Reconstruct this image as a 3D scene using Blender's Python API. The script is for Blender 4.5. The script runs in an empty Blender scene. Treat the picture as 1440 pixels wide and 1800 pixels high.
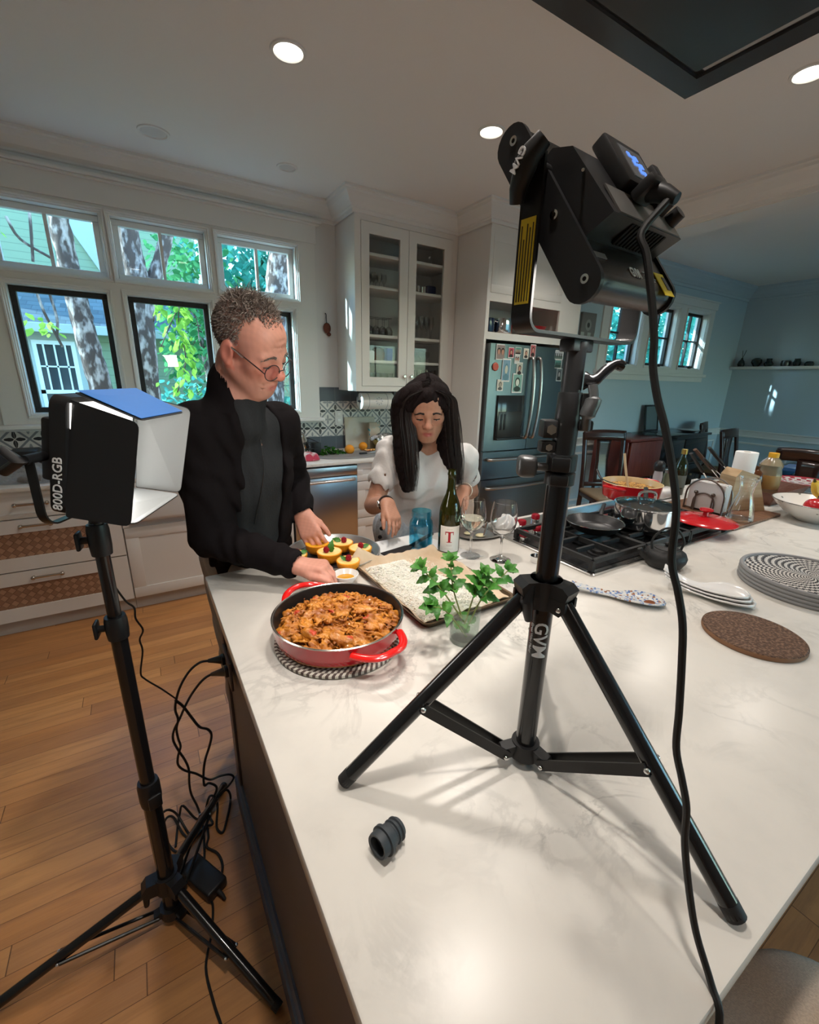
import bpy, bmesh, math, random
import numpy as np
from mathutils import Vector, Matrix
from math import sin, cos, pi, radians, sqrt, atan2
random.seed(7)
NR = np.random.default_rng(7)
SC = bpy.context.scene
COL = SC.collection

# ------------------------------------------------------------------ camera
CAM_H = 1.55
F_PX = 760.52
YAW, PITCH, ROLL = radians(31.6853), radians(17.1177), radians(1.45667)

def _axes():
    f = Vector((sin(YAW)*cos(PITCH), cos(YAW)*cos(PITCH), -sin(PITCH)))
    r = Vector((cos(YAW), -sin(YAW), 0)); u = r.cross(f)
    return cos(ROLL)*r+sin(ROLL)*u, -sin(ROLL)*r+cos(ROLL)*u, f
AXR, AXU, AXF = _axes()
cd = bpy.data.cameras.new('camera'); cam = bpy.data.objects.new('camera', cd); COL.objects.link(cam)
cd.sensor_fit = 'HORIZONTAL'; cd.sensor_width = 36.0; cd.lens = F_PX/1440*36.0; cd.clip_start = 0.02; cd.clip_end = 200
m3 = Matrix((AXR, AXU, -AXF)).transposed()
cam.matrix_world = Matrix.Translation((0, 0, CAM_H)) @ m3.to_4x4()
SC.camera = cam

# ------------------------------------------------------------------ world, sun, exposure
wd = bpy.data.worlds.new('daylight'); SC.world = wd; wd.use_nodes = True
wn = wd.node_tree.nodes; wl = wd.node_tree.links
for n in list(wn): wn.remove(n)
wo = wn.new('ShaderNodeOutputWorld'); wb = wn.new('ShaderNodeBackground'); sky = wn.new('ShaderNodeTexSky')
sky.sky_type = 'NISHITA'; sky.sun_disc = False; sky.sun_elevation = radians(30); sky.sun_rotation = radians(-60); sky.air_density = 1.6; sky.dust_density = 0.4
tint = wn.new('ShaderNodeMix'); tint.data_type = 'RGBA'; tint.blend_type = 'MULTIPLY'; tint.inputs[0].default_value = 1.0
tint.inputs[7].default_value = (0.54, 0.90, 1.28, 1)
wl.new(sky.outputs[0], tint.inputs[6]); wl.new(tint.outputs[2], wb.inputs[0]); wl.new(wb.outputs[0], wo.inputs[0])
wb.inputs[1].default_value = 1.5
sd = bpy.data.lights.new('sun', 'SUN'); sun = bpy.data.objects.new('sun', sd); COL.objects.link(sun)
sd.energy = 15.0; sd.angle = radians(0.6); sd.color = (0.62, 0.92, 1.0)
SUN_DIR = Vector((2.0, -1.0, -1.05)).normalized()
sun.rotation_euler = SUN_DIR.to_track_quat('-Z', 'Y').to_euler(); sun.location = (-8, 12, 8)
SC.view_settings.view_transform = 'Standard'; SC.view_settings.look = 'None'
SC.view_settings.exposure = 0.0; SC.view_settings.gamma = 1.0; SC.view_settings.use_curve_mapping = False
CAN_W = 7.3           # watts of one ceiling downlight
PANEL_W = 2.9          # watts of one studio panel
CAN_COL = (1.0, 0.92, 0.84)

# ------------------------------------------------------------------ pixel of the photograph -> point of the place
def _ray(px, py):
    return (px-720)/F_PX*AXR - (py-900)/F_PX*AXU + AXF
def onz(px, py, z):
    d = _ray(px, py); return Vector((0, 0, CAM_H)) + d*((z-CAM_H)/d.z)
def ony(px, py, y):
    d = _ray(px, py); return Vector((0, 0, CAM_H)) + d*(y/d.y)
def onx(px, py, x):
    d = _ray(px, py); return Vector((0, 0, CAM_H)) + d*(x/d.x)
# ------------------------------------------------------------------ materials
def _new(name):
    m = bpy.data.materials.new(name); m.use_nodes = True
    return m, m.node_tree.nodes, m.node_tree.links, m.node_tree.nodes['Principled BSDF']
def c4(c): return (c[0], c[1], c[2], 1.0)
def mat(name, col, rough=.5, metal=0, bump=None, var=None, coat=0, spec=None, emit=None, trans=0, ior=1.45, sheen=0, alpha=1, sss=0, aniso=None):
    """var = (scale, other colour, low, high[, stretch]); bump = (scale, strength[, stretch])"""
    m, N, L, b = _new(name)
    b.inputs['Base Color'].default_value = c4(col); b.inputs['Roughness'].default_value = rough; b.inputs['Metallic'].default_value = metal
    b.inputs['Coat Weight'].default_value = coat; b.inputs['IOR'].default_value = ior; b.inputs['Transmission Weight'].default_value = trans
    b.inputs['Sheen Weight'].default_value = sheen; b.inputs['Alpha'].default_value = alpha
    if spec is not None: b.inputs['Specular IOR Level'].default_value = spec
    if sss: b.inputs['Subsurface Weight'].default_value = sss; b.inputs['Subsurface Radius'].default_value = (.012, .005, .003); b.inputs['Subsurface Scale'].default_value = 1.0
    if emit: b.inputs['Emission Color'].default_value = c4(emit[0]); b.inputs['Emission Strength'].default_value = emit[1]
    def noise(scale, stretch=None, detail=6):
        tc = N.new('ShaderNodeTexCoord'); n = N.new('ShaderNodeTexNoise'); n.inputs['Scale'].default_value = scale; n.inputs['Detail'].default_value = detail
        if stretch:
            mp = N.new('ShaderNodeMapping'); mp.inputs['Scale'].default_value = stretch; L.new(tc.outputs['Object'], mp.inputs[0]); L.new(mp.outputs[0], n.inputs['Vector'])
        else: L.new(tc.outputs['Object'], n.inputs['Vector'])
        return n
    if var:
        n = noise(var[0], var[4] if len(var) > 4 else None)
        r = N.new('ShaderNodeValToRGB'); r.color_ramp.elements[0].position = var[2]; r.color_ramp.elements[1].position = var[3]
        r.color_ramp.elements[0].color = c4(col); r.color_ramp.elements[1].color = c4(var[1])
        L.new(n.outputs['Fac'], r.inputs[0]); L.new(r.outputs[0], b.inputs['Base Color'])
    if bump:
        n = noise(bump[0], bump[2] if len(bump) > 2 else None); bp = N.new('ShaderNodeBump'); bp.inputs['Strength'].default_value = bump[1]; bp.inputs['Distance'].default_value = .01
        L.new(n.outputs['Fac'], bp.inputs['Height']); L.new(bp.outputs[0], b.inputs['Normal'])
    return m
def pane_mat(name, tintc=(1, 1, 1), refl=.09, rough=.0):
    m, N, L, b = _new(name); N.remove(b); out = [n for n in N if n.type == 'OUTPUT_MATERIAL'][0]
    t = N.new('ShaderNodeBsdfTransparent'); t.inputs[0].default_value = c4(tintc)
    g = N.new('ShaderNodeBsdfGlossy'); g.inputs['Roughness'].default_value = rough
    fr = N.new('ShaderNodeLayerWeight'); fr.inputs[0].default_value = .25
    mr = N.new('ShaderNodeMapRange'); mr.inputs['To Min'].default_value = refl*.6; mr.inputs['To Max'].default_value = .75
    L.new(fr.outputs['Facing'], mr.inputs[0])
    pw = N.new('ShaderNodeMath'); pw.operation = 'POWER'; pw.inputs[1].default_value = 3.0; L.new(fr.outputs['Facing'], pw.inputs[0]); L.new(pw.outputs[0], mr.inputs[0])
    mx = N.new('ShaderNodeMixShader'); L.new(mr.outputs[0], mx.inputs[0]); L.new(t.outputs[0], mx.inputs[1]); L.new(g.outputs[0], mx.inputs[2]); L.new(mx.outputs[0], out.inputs[0])
    return m
class X:
    """a little arithmetic on shader sockets"""
    def __init__(s, nt, sock): s.nt = nt; s.s = sock
    def _op(s, op, *a):
        n = s.nt.nodes.new('ShaderNodeMath'); n.operation = op
        for i, v in enumerate((s,)+a):
            if isinstance(v, X): s.nt.links.new(v.s, n.inputs[i])
            else: n.inputs[i].default_value = v
        return X(s.nt, n.outputs[0])
    def __add__(s, o): return s._op('ADD', o)
    def __sub__(s, o): return s._op('SUBTRACT', o)
    def __mul__(s, o): return s._op('MULTIPLY', o)
    def __truediv__(s, o): return s._op('DIVIDE', o)
    def __lt__(s, o): return s._op('LESS_THAN', o)
    def __gt__(s, o): return s._op('GREATER_THAN', o)
    def f(s): return s._op('FRACT')
    def fl(s): return s._op('FLOOR')
    def a(s): return s._op('ABSOLUTE')
    def mx(s, o): return s._op('MAXIMUM', o)
    def mn(s, o): return s._op('MINIMUM', o)
    def sq(s): return s._op('SQRT')
    def co(s): return s._op('COSINE')
    def si(s): return s._op('SINE')
    def at2(s, o): return s._op('ARCTAN2', o)
    def md(s, o): return s._op('MODULO', o)
def xyz(nt, kind='Object'):
    tc = nt.nodes.new('ShaderNodeTexCoord'); sp = nt.nodes.new('ShaderNodeSeparateXYZ'); nt.links.new(tc.outputs[kind], sp.inputs[0])
    return [X(nt, sp.outputs[i]) for i in range(3)]
def mixc(nt, fac, a, b):
    n = nt.nodes.new('ShaderNodeMix'); n.data_type = 'RGBA'
    if isinstance(fac, X): nt.links.new(fac.s, n.inputs[0])
    else: n.inputs[0].default_value = fac
    for i, v in ((6, a), (7, b)):
        if isinstance(v, tuple): n.inputs[i].default_value = c4(v)
        else: nt.links.new(v, n.inputs[i])
    return n.outputs[2]

# ------------------------------------------------------------------ mesh collecting
ORG = {}
def rotm(ax, deg): return Matrix.Rotation(radians(deg), 4, ax)
def T(x, y, z): return Matrix.Translation((x, y, z))
def frame(o, xd, zd):
    """matrix with origin o, local x ~ xd, local z ~ zd"""
    z = Vector(zd).normalized(); x = Vector(xd); x = (x-z*x.dot(z)).normalized(); y = z.cross(x)
    m = Matrix((x, y, z)).transposed().to_4x4(); m.translation = Vector(o); return m
class MB:
    def __init__(s, M=None): s.v = []; s.f = []; s.mi = []; s.M = M; s.cm = 0
    def _add(s, vs, fs, M=None):
        b = len(s.v)
        if M is None: M = s.M
        elif s.M is not None: M = s.M @ M
        if M is not None: vs = [M @ Vector(p) for p in vs]
        s.v.extend([tuple(p) for p in vs]); s.f.extend([tuple(b+i for i in q) for q in fs]); s.mi.extend([s.cm]*len(fs))
        return s
    def box(s, x0, x1, y0, y1, z0, z1, bev=0, seg=2, M=None):
        bm = bmesh.new(); bmesh.ops.create_cube(bm, size=1)
        for v in bm.verts: v.co = ((x0+x1)/2+v.co.x*(x1-x0), (y0+y1)/2+v.co.y*(y1-y0), (z0+z1)/2+v.co.z*(z1-z0))
        if bev > 0:
            bev = min(bev, .49*min(abs(x1-x0), abs(y1-y0), abs(z1-z0)))
            bmesh.ops.bevel(bm, geom=bm.edges[:], offset=bev, segments=seg, affect='EDGES', profile=.5)
        bmesh.ops.recalc_face_normals(bm, faces=bm.faces[:])
        bm.verts.index_update()
        s._add([v.co.copy() for v in bm.verts], [[v.index for v in f.verts] for f in bm.faces], M); bm.free(); return s
    def tube(s, pts, r, n=8, closed=False, caps=True, flat=None, M=None):
        P = [Vector(p) for p in pts]; k = len(P)
        R = r if isinstance(r, (list, tuple)) else [r]*k
        vs = []; fs = []; nrm = None
        for i in range(k):
            if closed: t = P[(i+1) % k]-P[i-1]
            else: t = P[min(i+1, k-1)]-P[max(i-1, 0)]
            if t.length < 1e-9: t = Vector((0, 0, 1))
            t.normalize()
            if nrm is None:
                a = Vector((0, 0, 1)) if abs(t.z) < .9 else Vector((1, 0, 0)); nrm = (a-t*a.dot(t)).normalized()
            else:
                q = nrm-t*nrm.dot(t); nrm = q.normalized() if q.length > 1e-6 else nrm
            bi = t.cross(nrm)
            for j in range(n):
                a = 2*pi*j/n; fx = flat if flat else 1
                vs.append(P[i]+R[i]*(cos(a)*nrm*fx+sin(a)*bi))
        for i in range(k if closed else k-1):
            for j in range(n):
                a = i*n+j; b = i*n+(j+1) % n; c = ((i+1) % k)*n+(j+1) % n; d = ((i+1) % k)*n+j; fs.append((a, b, c, d))
        if caps and not closed: fs.append(tuple(range(n))[::-1]); fs.append(tuple((k-1)*n+j for j in range(n)))
        return s._add(vs, fs, M)
    def cyl(s, p0, p1, r0, r1=None, n=20, caps=True, M=None): return s.tube([p0, p1], [r0, r0 if r1 is None else r1], n, caps=caps, M=M)
    def lathe(s, prof, c=(0, 0, 0), n=32, M=None, a0=0, a1=2*pi, sx=1, sy=1):
        vs = []; fs = []; full = abs(a1-a0-2*pi) < 1e-6; m = n if full else n+1; rows = []
        for r, z in prof:
            if r < 1e-7: rows.append([len(vs)]*m); vs.append((c[0], c[1], c[2]+z))
            else:
                row = []
                for j in range(m):
                    a = a0+(a1-a0)*j/n; row.append(len(vs)); vs.append((c[0]+sx*r*cos(a), c[1]+sy*r*sin(a), c[2]+z))
                rows.append(row)
        for i in range(len(rows)-1):
            for j in range(n):
                k = (j+1) % m; q = [rows[i][j], rows[i][k], rows[i+1][k], rows[i+1][j]]; u = []
                for x in q:
                    if x not in u: u.append(x)
                if len(u) > 2: fs.append(tuple(u))
        return s._add(vs, fs, M)
    def ball(s, c, r, nu=16, nv=10, M=None, sc=(1, 1, 1)):
        MM = T(*c) @ Matrix.Diagonal((sc[0], sc[1], sc[2], 1)); MM = MM if M is None else M @ MM
        return s.lathe([(r*sin(pi*i/nv), -r*cos(pi*i/nv)) for i in range(nv+1)], n=nu, M=MM)
    def prism(s, poly, o, u, v, w, t, M=None):
        o = Vector(o); u = Vector(u); v = Vector(v); w = Vector(w); n = len(poly)
        a = [o+u*p[0]+v*p[1] for p in poly]; b = [q+w*t for q in a]
        fs = [tuple(range(n))[::-1], tuple(range(n, 2*n))]+[(i, (i+1) % n, n+(i+1) % n, n+i) for i in range(n)]
        if u.cross(v).dot(w)*t < 0: fs = [f[::-1] for f in fs]
        return s._add(a+b, fs, M)
    def grid(s, fn, nu, nv, M=None, closed_u=False):
        vs = [fn(i/nu, j/nv) for j in range(nv+1) for i in range(nu+1)]; w = nu+1
        return s._add(vs, [(j*w+i, j*w+i+1, (j+1)*w+i+1, (j+1)*w+i) for j in range(nv) for i in range(nu)], M)
    def sweep(s, path, sec, up=(0, 0, 1), closed=False, caps=True, M=None):
        """2-D section (a, b) carried along a path: a to the side, b along up"""
        P = [Vector(p) for p in path]; k = len(P); n = len(sec); U = Vector(up).normalized(); vs = []; fs = []
        for i in range(k):
            if closed: t0 = (P[i]-P[i-1]).normalized(); t1 = (P[(i+1) % k]-P[i]).normalized()
            else: t0 = (P[i]-P[max(i-1, 0)]); t1 = (P[min(i+1, k-1)]-P[i]); t0 = t0.normalized() if t0.length > 1e-9 else t1.normalized(); t1 = t1.normalized() if t1.length > 1e-9 else t0
            t = (t0+t1).normalized(); sd = t.cross(U).normalized(); c = max(.3, t.dot(t0))
            up2 = sd.cross(t).normalized()
            for a, b in sec: vs.append(P[i]+sd*(a/c)+up2*b)
        for i in range(k if closed else k-1):
            for j in range(n): fs.append((i*n+j, i*n+(j+1) % n, ((i+1) % k)*n+(j+1) % n, ((i+1) % k)*n+j))
        if caps and not closed: fs.append(tuple(range(n))[::-1]); fs.append(tuple((k-1)*n+j for j in range(n)))
        return s._add(vs, fs, M)
    def raw(s, vs, fs, M=None): return s._add(vs, fs, M)
    def build(s, name, mats, parent=None, label=None, cat=None, group=None, kind=None, smooth=35, origin=None, mods=None, recalc=True):
        me = bpy.data.meshes.new(name); V = np.array(s.v, dtype=float)
        if parent is not None: o = Vector(ORG.get(parent.name, (0, 0, 0)))
        elif origin is not None: o = Vector(origin)
        elif cat: o = Vector(((V[:, 0].min()+V[:, 0].max())/2, (V[:, 1].min()+V[:, 1].max())/2, V[:, 2].min()))
        else: o = Vector((0, 0, 0))
        V = V-np.array(o)
        me.from_pydata([tuple(p) for p in V], [], s.f)
        if not isinstance(mats, (list, tuple)): mats = [mats]
        for m in mats: me.materials.append(m)
        if len(mats) > 1: me.polygons.foreach_set('material_index', s.mi)
        if recalc:
            bm = bmesh.new(); bm.from_mesh(me); bmesh.ops.recalc_face_normals(bm, faces=bm.faces[:]); bm.to_mesh(me); bm.free()
        if smooth is not None:
            me.polygons.foreach_set('use_smooth', [True]*len(me.polygons))
            if smooth < 180: me.set_sharp_from_angle(angle=radians(smooth))
        me.update()
        ob = bpy.data.objects.new(name, me); COL.objects.link(ob)
        if parent is not None: ob.parent = parent; ORG[ob.name] = tuple(o)
        else: ob.location = o; ORG[ob.name] = tuple(o)
        tag(ob, label, cat, group, kind)
        for md in (mods or []):
            q = ob.modifiers.new(md[0].lower(), md[0])
            for k, v in md[1].items(): setattr(q, k, v)
        return ob
def tag(o, label=None, cat=None, group=None, kind=None):
    if label: o['label'] = label
    if cat: o['category'] = cat
    if group: o['group'] = group
    if kind: o['kind'] = kind
    return o
def thing(name, label, cat, loc=(0, 0, 0), group=None, local=False):
    """an Empty at the thing's base; parts are given in world coordinates unless local"""
    o = bpy.data.objects.new(name, None); COL.objects.link(o); o.empty_display_size = .05
    o.location = loc; ORG[o.name] = (0, 0, 0) if local else tuple(loc)
    return tag(o, label, cat, group)
def dup(o, loc=None, rotz=None, label=None, group=None, scale=None):
    def cp(a, par):
        c = a.copy(); COL.objects.link(c)
        if par is not None: c.parent = par
        for ch in list(a.children): cp(ch, c)
        return c
    c = cp(o, None)
    if loc is not None: c.location = loc
    if rotz is not None: c.rotation_euler.z = rotz
    if scale is not None: c.scale = (scale,)*3 if not isinstance(scale, tuple) else scale
    if label: c['label'] = label
    if group: c['group'] = group
    return c
def structure(name, mb, m, parent=None, smooth=None, **k):
    return mb.build(name, m, parent, kind=None if parent else 'structure', smooth=smooth, **k)
def text_mesh(mb, txt, M, size, depth=.0006, bold=0, width=1.0, cuts=0):
    """letters as real raised mesh, local x along the text, local y up, origin at the middle"""
    cu = bpy.data.curves.new('letters', 'FONT'); cu.body = txt; cu.size = size; cu.align_x = 'CENTER'; cu.align_y = 'CENTER'; cu.extrude = depth; cu.offset = bold; cu.resolution_u = 3
    ob = bpy.data.objects.new('letters', cu); me = bpy.data.meshes.new_from_object(ob)
    if cuts:
        bm = bmesh.new(); bm.from_mesh(me); bmesh.ops.triangulate(bm, faces=bm.faces[:]); bmesh.ops.subdivide_edges(bm, edges=bm.edges[:], cuts=cuts, use_grid_fill=True); bmesh.ops.triangulate(bm, faces=bm.faces[:]); bm.to_mesh(me); bm.free()
    mb._add([(v.co.x*width, v.co.y, v.co.z) for v in me.vertices], [tuple(p.vertices) for p in me.polygons], M)
    bpy.data.objects.remove(ob); bpy.data.curves.remove(cu); bpy.data.meshes.remove(me)
    return mb
def bez(pts, n=8):
    """Catmull-Rom through the points"""
    P = [Vector(p) for p in pts]; P = [P[0]*2-P[1]]+P+[P[-1]*2-P[-2]]; out = []
    for i in range(1, len(P)-2):
        for k in range(n):
            t = k/n; a, b, c, d = P[i-1], P[i], P[i+1], P[i+2]
            out.append(.5*((2*b)+(c-a)*t+(2*a-5*b+4*c-d)*t*t+(3*b-a-3*c+d)*t**3))
    out.append(P[-2]); return out

# ------------------------------------------------------------------ smooth solids from blended distance fields
class Field:
    def __init__(s, lo, hi, h):
        s.h = h; s.lo = np.array(lo, float); s.n = np.ceil((np.array(hi)-s.lo)/h).astype(int)+1
        s.d = np.full(tuple(s.n), .5, np.float32)
        s.ax = [s.lo[i]+h*np.arange(s.n[i]) for i in range(3)]
    def _reg(s, lo, hi):
        a = np.clip(np.floor((np.array(lo)-s.lo)/s.h).astype(int), 0, s.n-1); b = np.clip(np.ceil((np.array(hi)-s.lo)/s.h).astype(int)+1, 0, s.n)
        if np.any(b <= a): return None
        sl = tuple(slice(a[i], b[i]) for i in range(3))
        return sl, s.ax[0][sl[0]][:, None, None].astype(np.float32), s.ax[1][sl[1]][None, :, None].astype(np.float32), s.ax[2][sl[2]][None, None, :].astype(np.float32)
    def _mix(s, sl, b, k, sub):
        a = s.d[sl]
        if sub:
            b = -b
            h = np.maximum(k-np.abs(a-b), 0)/k; s.d[sl] = np.maximum(a, b)+h*h*k*.25
        else:
            h = np.maximum(k-np.abs(a-b), 0)/k; s.d[sl] = np.minimum(a, b)-h*h*k*.25
    def cap(s, a, b, ra, rb=None, k=.01, sub=False):
        a = np.array(a, float); b = np.array(b, float); rb = ra if rb is None else rb; mr = max(ra, rb)+k+4*s.h+.01
        g = s._reg(np.minimum(a, b)-mr, np.maximum(a, b)+mr)
        if g is None: return s
        sl, x, y, z = g; ba = b-a; L = max(float(ba@ba), 1e-12)
        t = np.clip(((x-a[0])*ba[0]+(y-a[1])*ba[1]+(z-a[2])*ba[2])/L, 0, 1)
        d = np.sqrt((x-a[0]-t*ba[0])**2+(y-a[1]-t*ba[1])**2+(z-a[2]-t*ba[2])**2)-(ra+(rb-ra)*t)
        s._mix(sl, d, k, sub); return s
    def ell(s, c, r, R=None, k=.01, sub=False):
        c = np.array(c, float); r = np.array(r, float) if np.ndim(r) else np.full(3, float(r)); mr = r.max()+k+4*s.h+.01
        g = s._reg(c-mr, c+mr)
        if g is None: return s
        sl, x, y, z = g; x = x-c[0]; y = y-c[1]; z = z-c[2]
        if R is not None:
            R = np.array(R)[:3, :3]; p = [R[0, i]*x+R[1, i]*y+R[2, i]*z for i in range(3)]
        else: p = [x+0*y+0*z, y+0*x+0*z, z+0*x+0*y]
        k0 = np.sqrt(sum((p[i]/r[i])**2 for i in range(3)))+1e-9; k1 = np.sqrt(sum((p[i]/r[i]**2)**2 for i in range(3)))+1e-9
        s._mix(sl, k0*(k0-1)/k1, k, sub); return s
    def slab(s, lo, hi, fn, k=.006, sub=True):
        g = s._reg(lo, hi)
        if g is None: return s
        sl, x, y, z = g; s._mix(sl, fn(x, y, z).astype(np.float32)+np.zeros(s.d[sl].shape, np.float32), k, sub); return s
    def add(s, lo, hi, fn):
        g = s._reg(lo, hi)
        if g is None: return s
        sl, x, y, z = g; s.d[sl] += fn(x, y, z).astype(np.float32); return s
    def mesh(s, relax=2):
        d = s.d; neg = d < 0; h = s.h
        c = np.zeros(tuple(s.n-1), np.uint8)
        for i in (0, 1):
            for j in (0, 1):
                for k in (0, 1): c += neg[i:s.n[0]-1+i, j:s.n[1]-1+j, k:s.n[2]-1+k]
        act = np.argwhere((c > 0) & (c < 8)); idx = np.full(tuple(s.n-1), -1, np.int32); idx[tuple(act.T)] = np.arange(len(act))
        off = np.array([[i, j, k] for i in (0, 1) for j in (0, 1) for k in (0, 1)])
        val = np.stack([d[tuple((act+o).T)] for o in off], 1)
        acc = np.zeros((len(act), 3)); cnt = np.zeros(len(act))
        for a in range(8):
            for b in range(a+1, 8):
                if np.abs(off[a]-off[b]).sum() == 1:
                    va, vb = val[:, a], val[:, b]; m = (va < 0) != (vb < 0); t = np.where(m, va/np.where(m, va-vb, 1), 0)
                    acc += np.where(m[:, None], off[a]+t[:, None]*(off[b]-off[a]), 0); cnt += m
        V = s.lo+h*(act+acc/cnt[:, None]); F = []
        for ax in range(3):
            o1, o2 = [(1, 2), (2, 0), (0, 1)][ax]
            sl0 = [slice(1, s.n[i]-1) for i in range(3)]; sl1 = list(sl0); sl0[ax] = slice(0, s.n[ax]-1); sl1[ax] = slice(1, s.n[ax])
            A = neg[tuple(sl0)]; B = neg[tuple(sl1)]; e = np.argwhere(A != B)
            if not len(e): continue
            fl = A[tuple(e.T)]; base = e.copy(); base[:, o1] += 1; base[:, o2] += 1
            u1 = np.zeros(3, int); u1[o1] = 1; u2 = np.zeros(3, int); u2[o2] = 1
            q = np.stack([idx[tuple((base-w).T)] for w in (u1+u2, u2, 0*u1, u1)], 1)
            q[~fl] = q[~fl][:, ::-1]; F.append(q)
        F = np.concatenate(F); F = F[(F >= 0).all(1)]
        for _ in range(relax):
            sm = np.zeros_like(V); ct = np.zeros(len(V))
            for a in range(4):
                i, j = F[:, a], F[:, (a+1) % 4]
                for ax in range(3): sm[:, ax] += np.bincount(i, V[j, ax], len(V))
                ct += np.bincount(i, minlength=len(V))
                for ax in range(3): sm[:, ax] += np.bincount(j, V[i, ax], len(V))
                ct += np.bincount(j, minlength=len(V))
            V = V*.5+.5*sm/np.maximum(ct, 1)[:, None]
        return V, F
def field_obj(name, fld, m, parent=None, color=None, relax=2, keep=None, **tags):
    V, F = fld.mesh(relax)
    if keep is not None:
        ok = keep(V); F = F[ok[F].all(1)]; used = np.unique(F); mp = np.full(len(V), -1); mp[used] = np.arange(len(used)); V = V[used]; F = mp[F]
    mb = MB(); mb.v = [tuple(p) for p in V]; mb.f = [tuple(int(i) for i in q) for q in F]; mb.mi = [0]*len(mb.f)
    ob = mb.build(name, m, parent, smooth=180, recalc=False, **tags)
    if color is not None:
        at = ob.data.color_attributes.new('Col', 'FLOAT_COLOR', 'POINT'); c = np.ones((len(V), 4), np.float32); c[:, :3] = color(V)
        at.data.foreach_set('color', c.ravel())
    return ob
def col_mat(name, rough=.5, bump=None, sss=0, coat=0):
    m = mat(name, (.5, .5, .5), rough, bump=bump, sss=sss, coat=coat); N = m.node_tree.nodes
    a = N.new('ShaderNodeVertexColor'); a.layer_name = 'Col'; m.node_tree.links.new(a.outputs[0], N['Principled BSDF'].inputs['Base Color']); return m
# ------------------------------------------------------------------ shared materials
WHITE = mat('white paint', (.74, .735, .71), .45, bump=(60, .02))
WALLP = mat('wall paint', (.70, .70, .68), .6, bump=(120, .03))
DINP = mat('dining wall paint', (.48, .585, .64), .6, bump=(120, .03))
CEILP = mat('ceiling paint', (.78, .77, .75), .75, bump=(160, .03))
CABP = mat('cabinet paint', (.72, .695, .655), .38)
STEEL = mat('brushed steel', (.52, .51, .50), .28, 1, bump=(40, .05, (1, 1, 40)))
FRSTEEL = mat('fridge steel', (.17, .195, .205), .34, 1, bump=(30, .04, (1, 1, 40)))
CHROME = mat('chrome', (.80, .80, .80), .08, 1)
NICKEL = mat('nickel', (.50, .47, .43), .25, 1)
BLACKP = mat('black plastic', (.012, .012, .013), .42)
BLACKG = mat('gloss black metal', (.010, .010, .011), .22, coat=.3)
BLACKS = mat('satin black aluminium', (.025, .024, .024), .33, .6, bump=(50, .04, (40, 1, 1)))
RUBBER = mat('black rubber', (.015, .015, .015), .65)
BRONZE = mat('dark bronze sash', (.018, .016, .015), .5)
GLASS = mat('clear glass', (1, 1, 1), 0.0, trans=1, ior=1.45)
PANE = pane_mat('window pane', (.96, .97, .98), .055)
CPANE = pane_mat('cabinet pane', (.94, .95, .95), .02)
REDE = mat('red enamel', (.55, .012, .018), .16, coat=.6)
IRON = mat('cast iron', (.013, .013, .013), .55, bump=(80, .15))
CERAM = mat('white ceramic', (.80, .79, .76), .14, coat=.5)
DWOOD = mat('dark cherry wood', (.022, .010, .008), .3, coat=.3, var=(5, (.045, .016, .012), .35, .7, (1, 1, 12)))
CARD = mat('kraft paper', (.55, .42, .29), .7)
TEXTW = mat('white print', (.75, .75, .75), .5)
CORD = mat('black cord', (.010, .010, .010), .5)

CZ = 2.86
# ------------------------------------------------------------------ floor of oak strips running along x
def floor_mat():
    m, N, L, b = _new('oak floor'); nt = m.node_tree; x, y, z = xyz(nt)
    W = .078; LN = 1.35
    row = (y/W).fl(); off = (row*12.9898).si()*43758.5; off = off.f()
    xs = x/LN+off*3.1; seg = xs.fl(); rnd = ((row*78.233+seg*37.719).si()*43758.5).f()
    rnd2 = ((row*39.425+seg*11.135).si()*24634.6).f()
    mp = N.new('ShaderNodeCombineXYZ'); L.new((x+rnd*17.0).s, mp.inputs[0]); L.new((y*9.0+rnd2*31.0).s, mp.inputs[1]); L.new(rnd.s, mp.inputs[2])
    n1 = N.new('ShaderNodeTexNoise'); n1.inputs['Scale'].default_value = 2.2; n1.inputs['Detail'].default_value = 8; n1.inputs['Roughness'].default_value = .62; n1.inputs['Distortion'].default_value = .8; L.new(mp.outputs[0], n1.inputs['Vector'])
    mp2 = N.new('ShaderNodeCombineXYZ'); L.new((x*3.0+rnd*5.0).s, mp2.inputs[0]); L.new((y*90.0).s, mp2.inputs[1]); L.new(rnd2.s, mp2.inputs[2])
    n2 = N.new('ShaderNodeTexNoise'); n2.inputs['Scale'].default_value = 3.0; n2.inputs['Detail'].default_value = 3; L.new(mp2.outputs[0], n2.inputs['Vector'])
    base = mixc(nt, rnd, (.45, .180, .052), (.62, .300, .105))
    base = mixc(nt, (rnd2 > .82)*.6, base, (.33, .135, .050))
    g = N.new('ShaderNodeMapRange'); g.inputs[1].default_value = .40; g.inputs[2].default_value = .72; L.new(n1.outputs['Fac'], g.inputs[0])
    base = mixc(nt, X(nt, g.outputs[0])*.80, base, (.26, .105, .038))
    base = mixc(nt, X(nt, n2.outputs['Fac'])*.35, base, (.66, .36, .155))
    fy = (y/W).f(); fx = xs.f()
    gap = ((fy < .022)+(fx < .0022)).mn(1.0)
    base = mixc(nt, gap*.75, base, (.05, .02, .008)); L.new(base, b.inputs['Base Color'])
    b.inputs['Roughness'].default_value = .42; b.inputs['Coat Weight'].default_value = .03; b.inputs['Coat Roughness'].default_value = .3
    bp = N.new('ShaderNodeBump'); bp.inputs['Strength'].default_value = .25; bp.inputs['Distance'].default_value = .002; L.new((X(nt, n2.outputs['Fac'])*.3-gap).s, bp.inputs['Height']); L.new(bp.outputs[0], b.inputs['Normal'])
    return m
XL, XR, YF, YB, YD = -2.4, 7.5, -3.2, 3.80, 3.25
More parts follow.
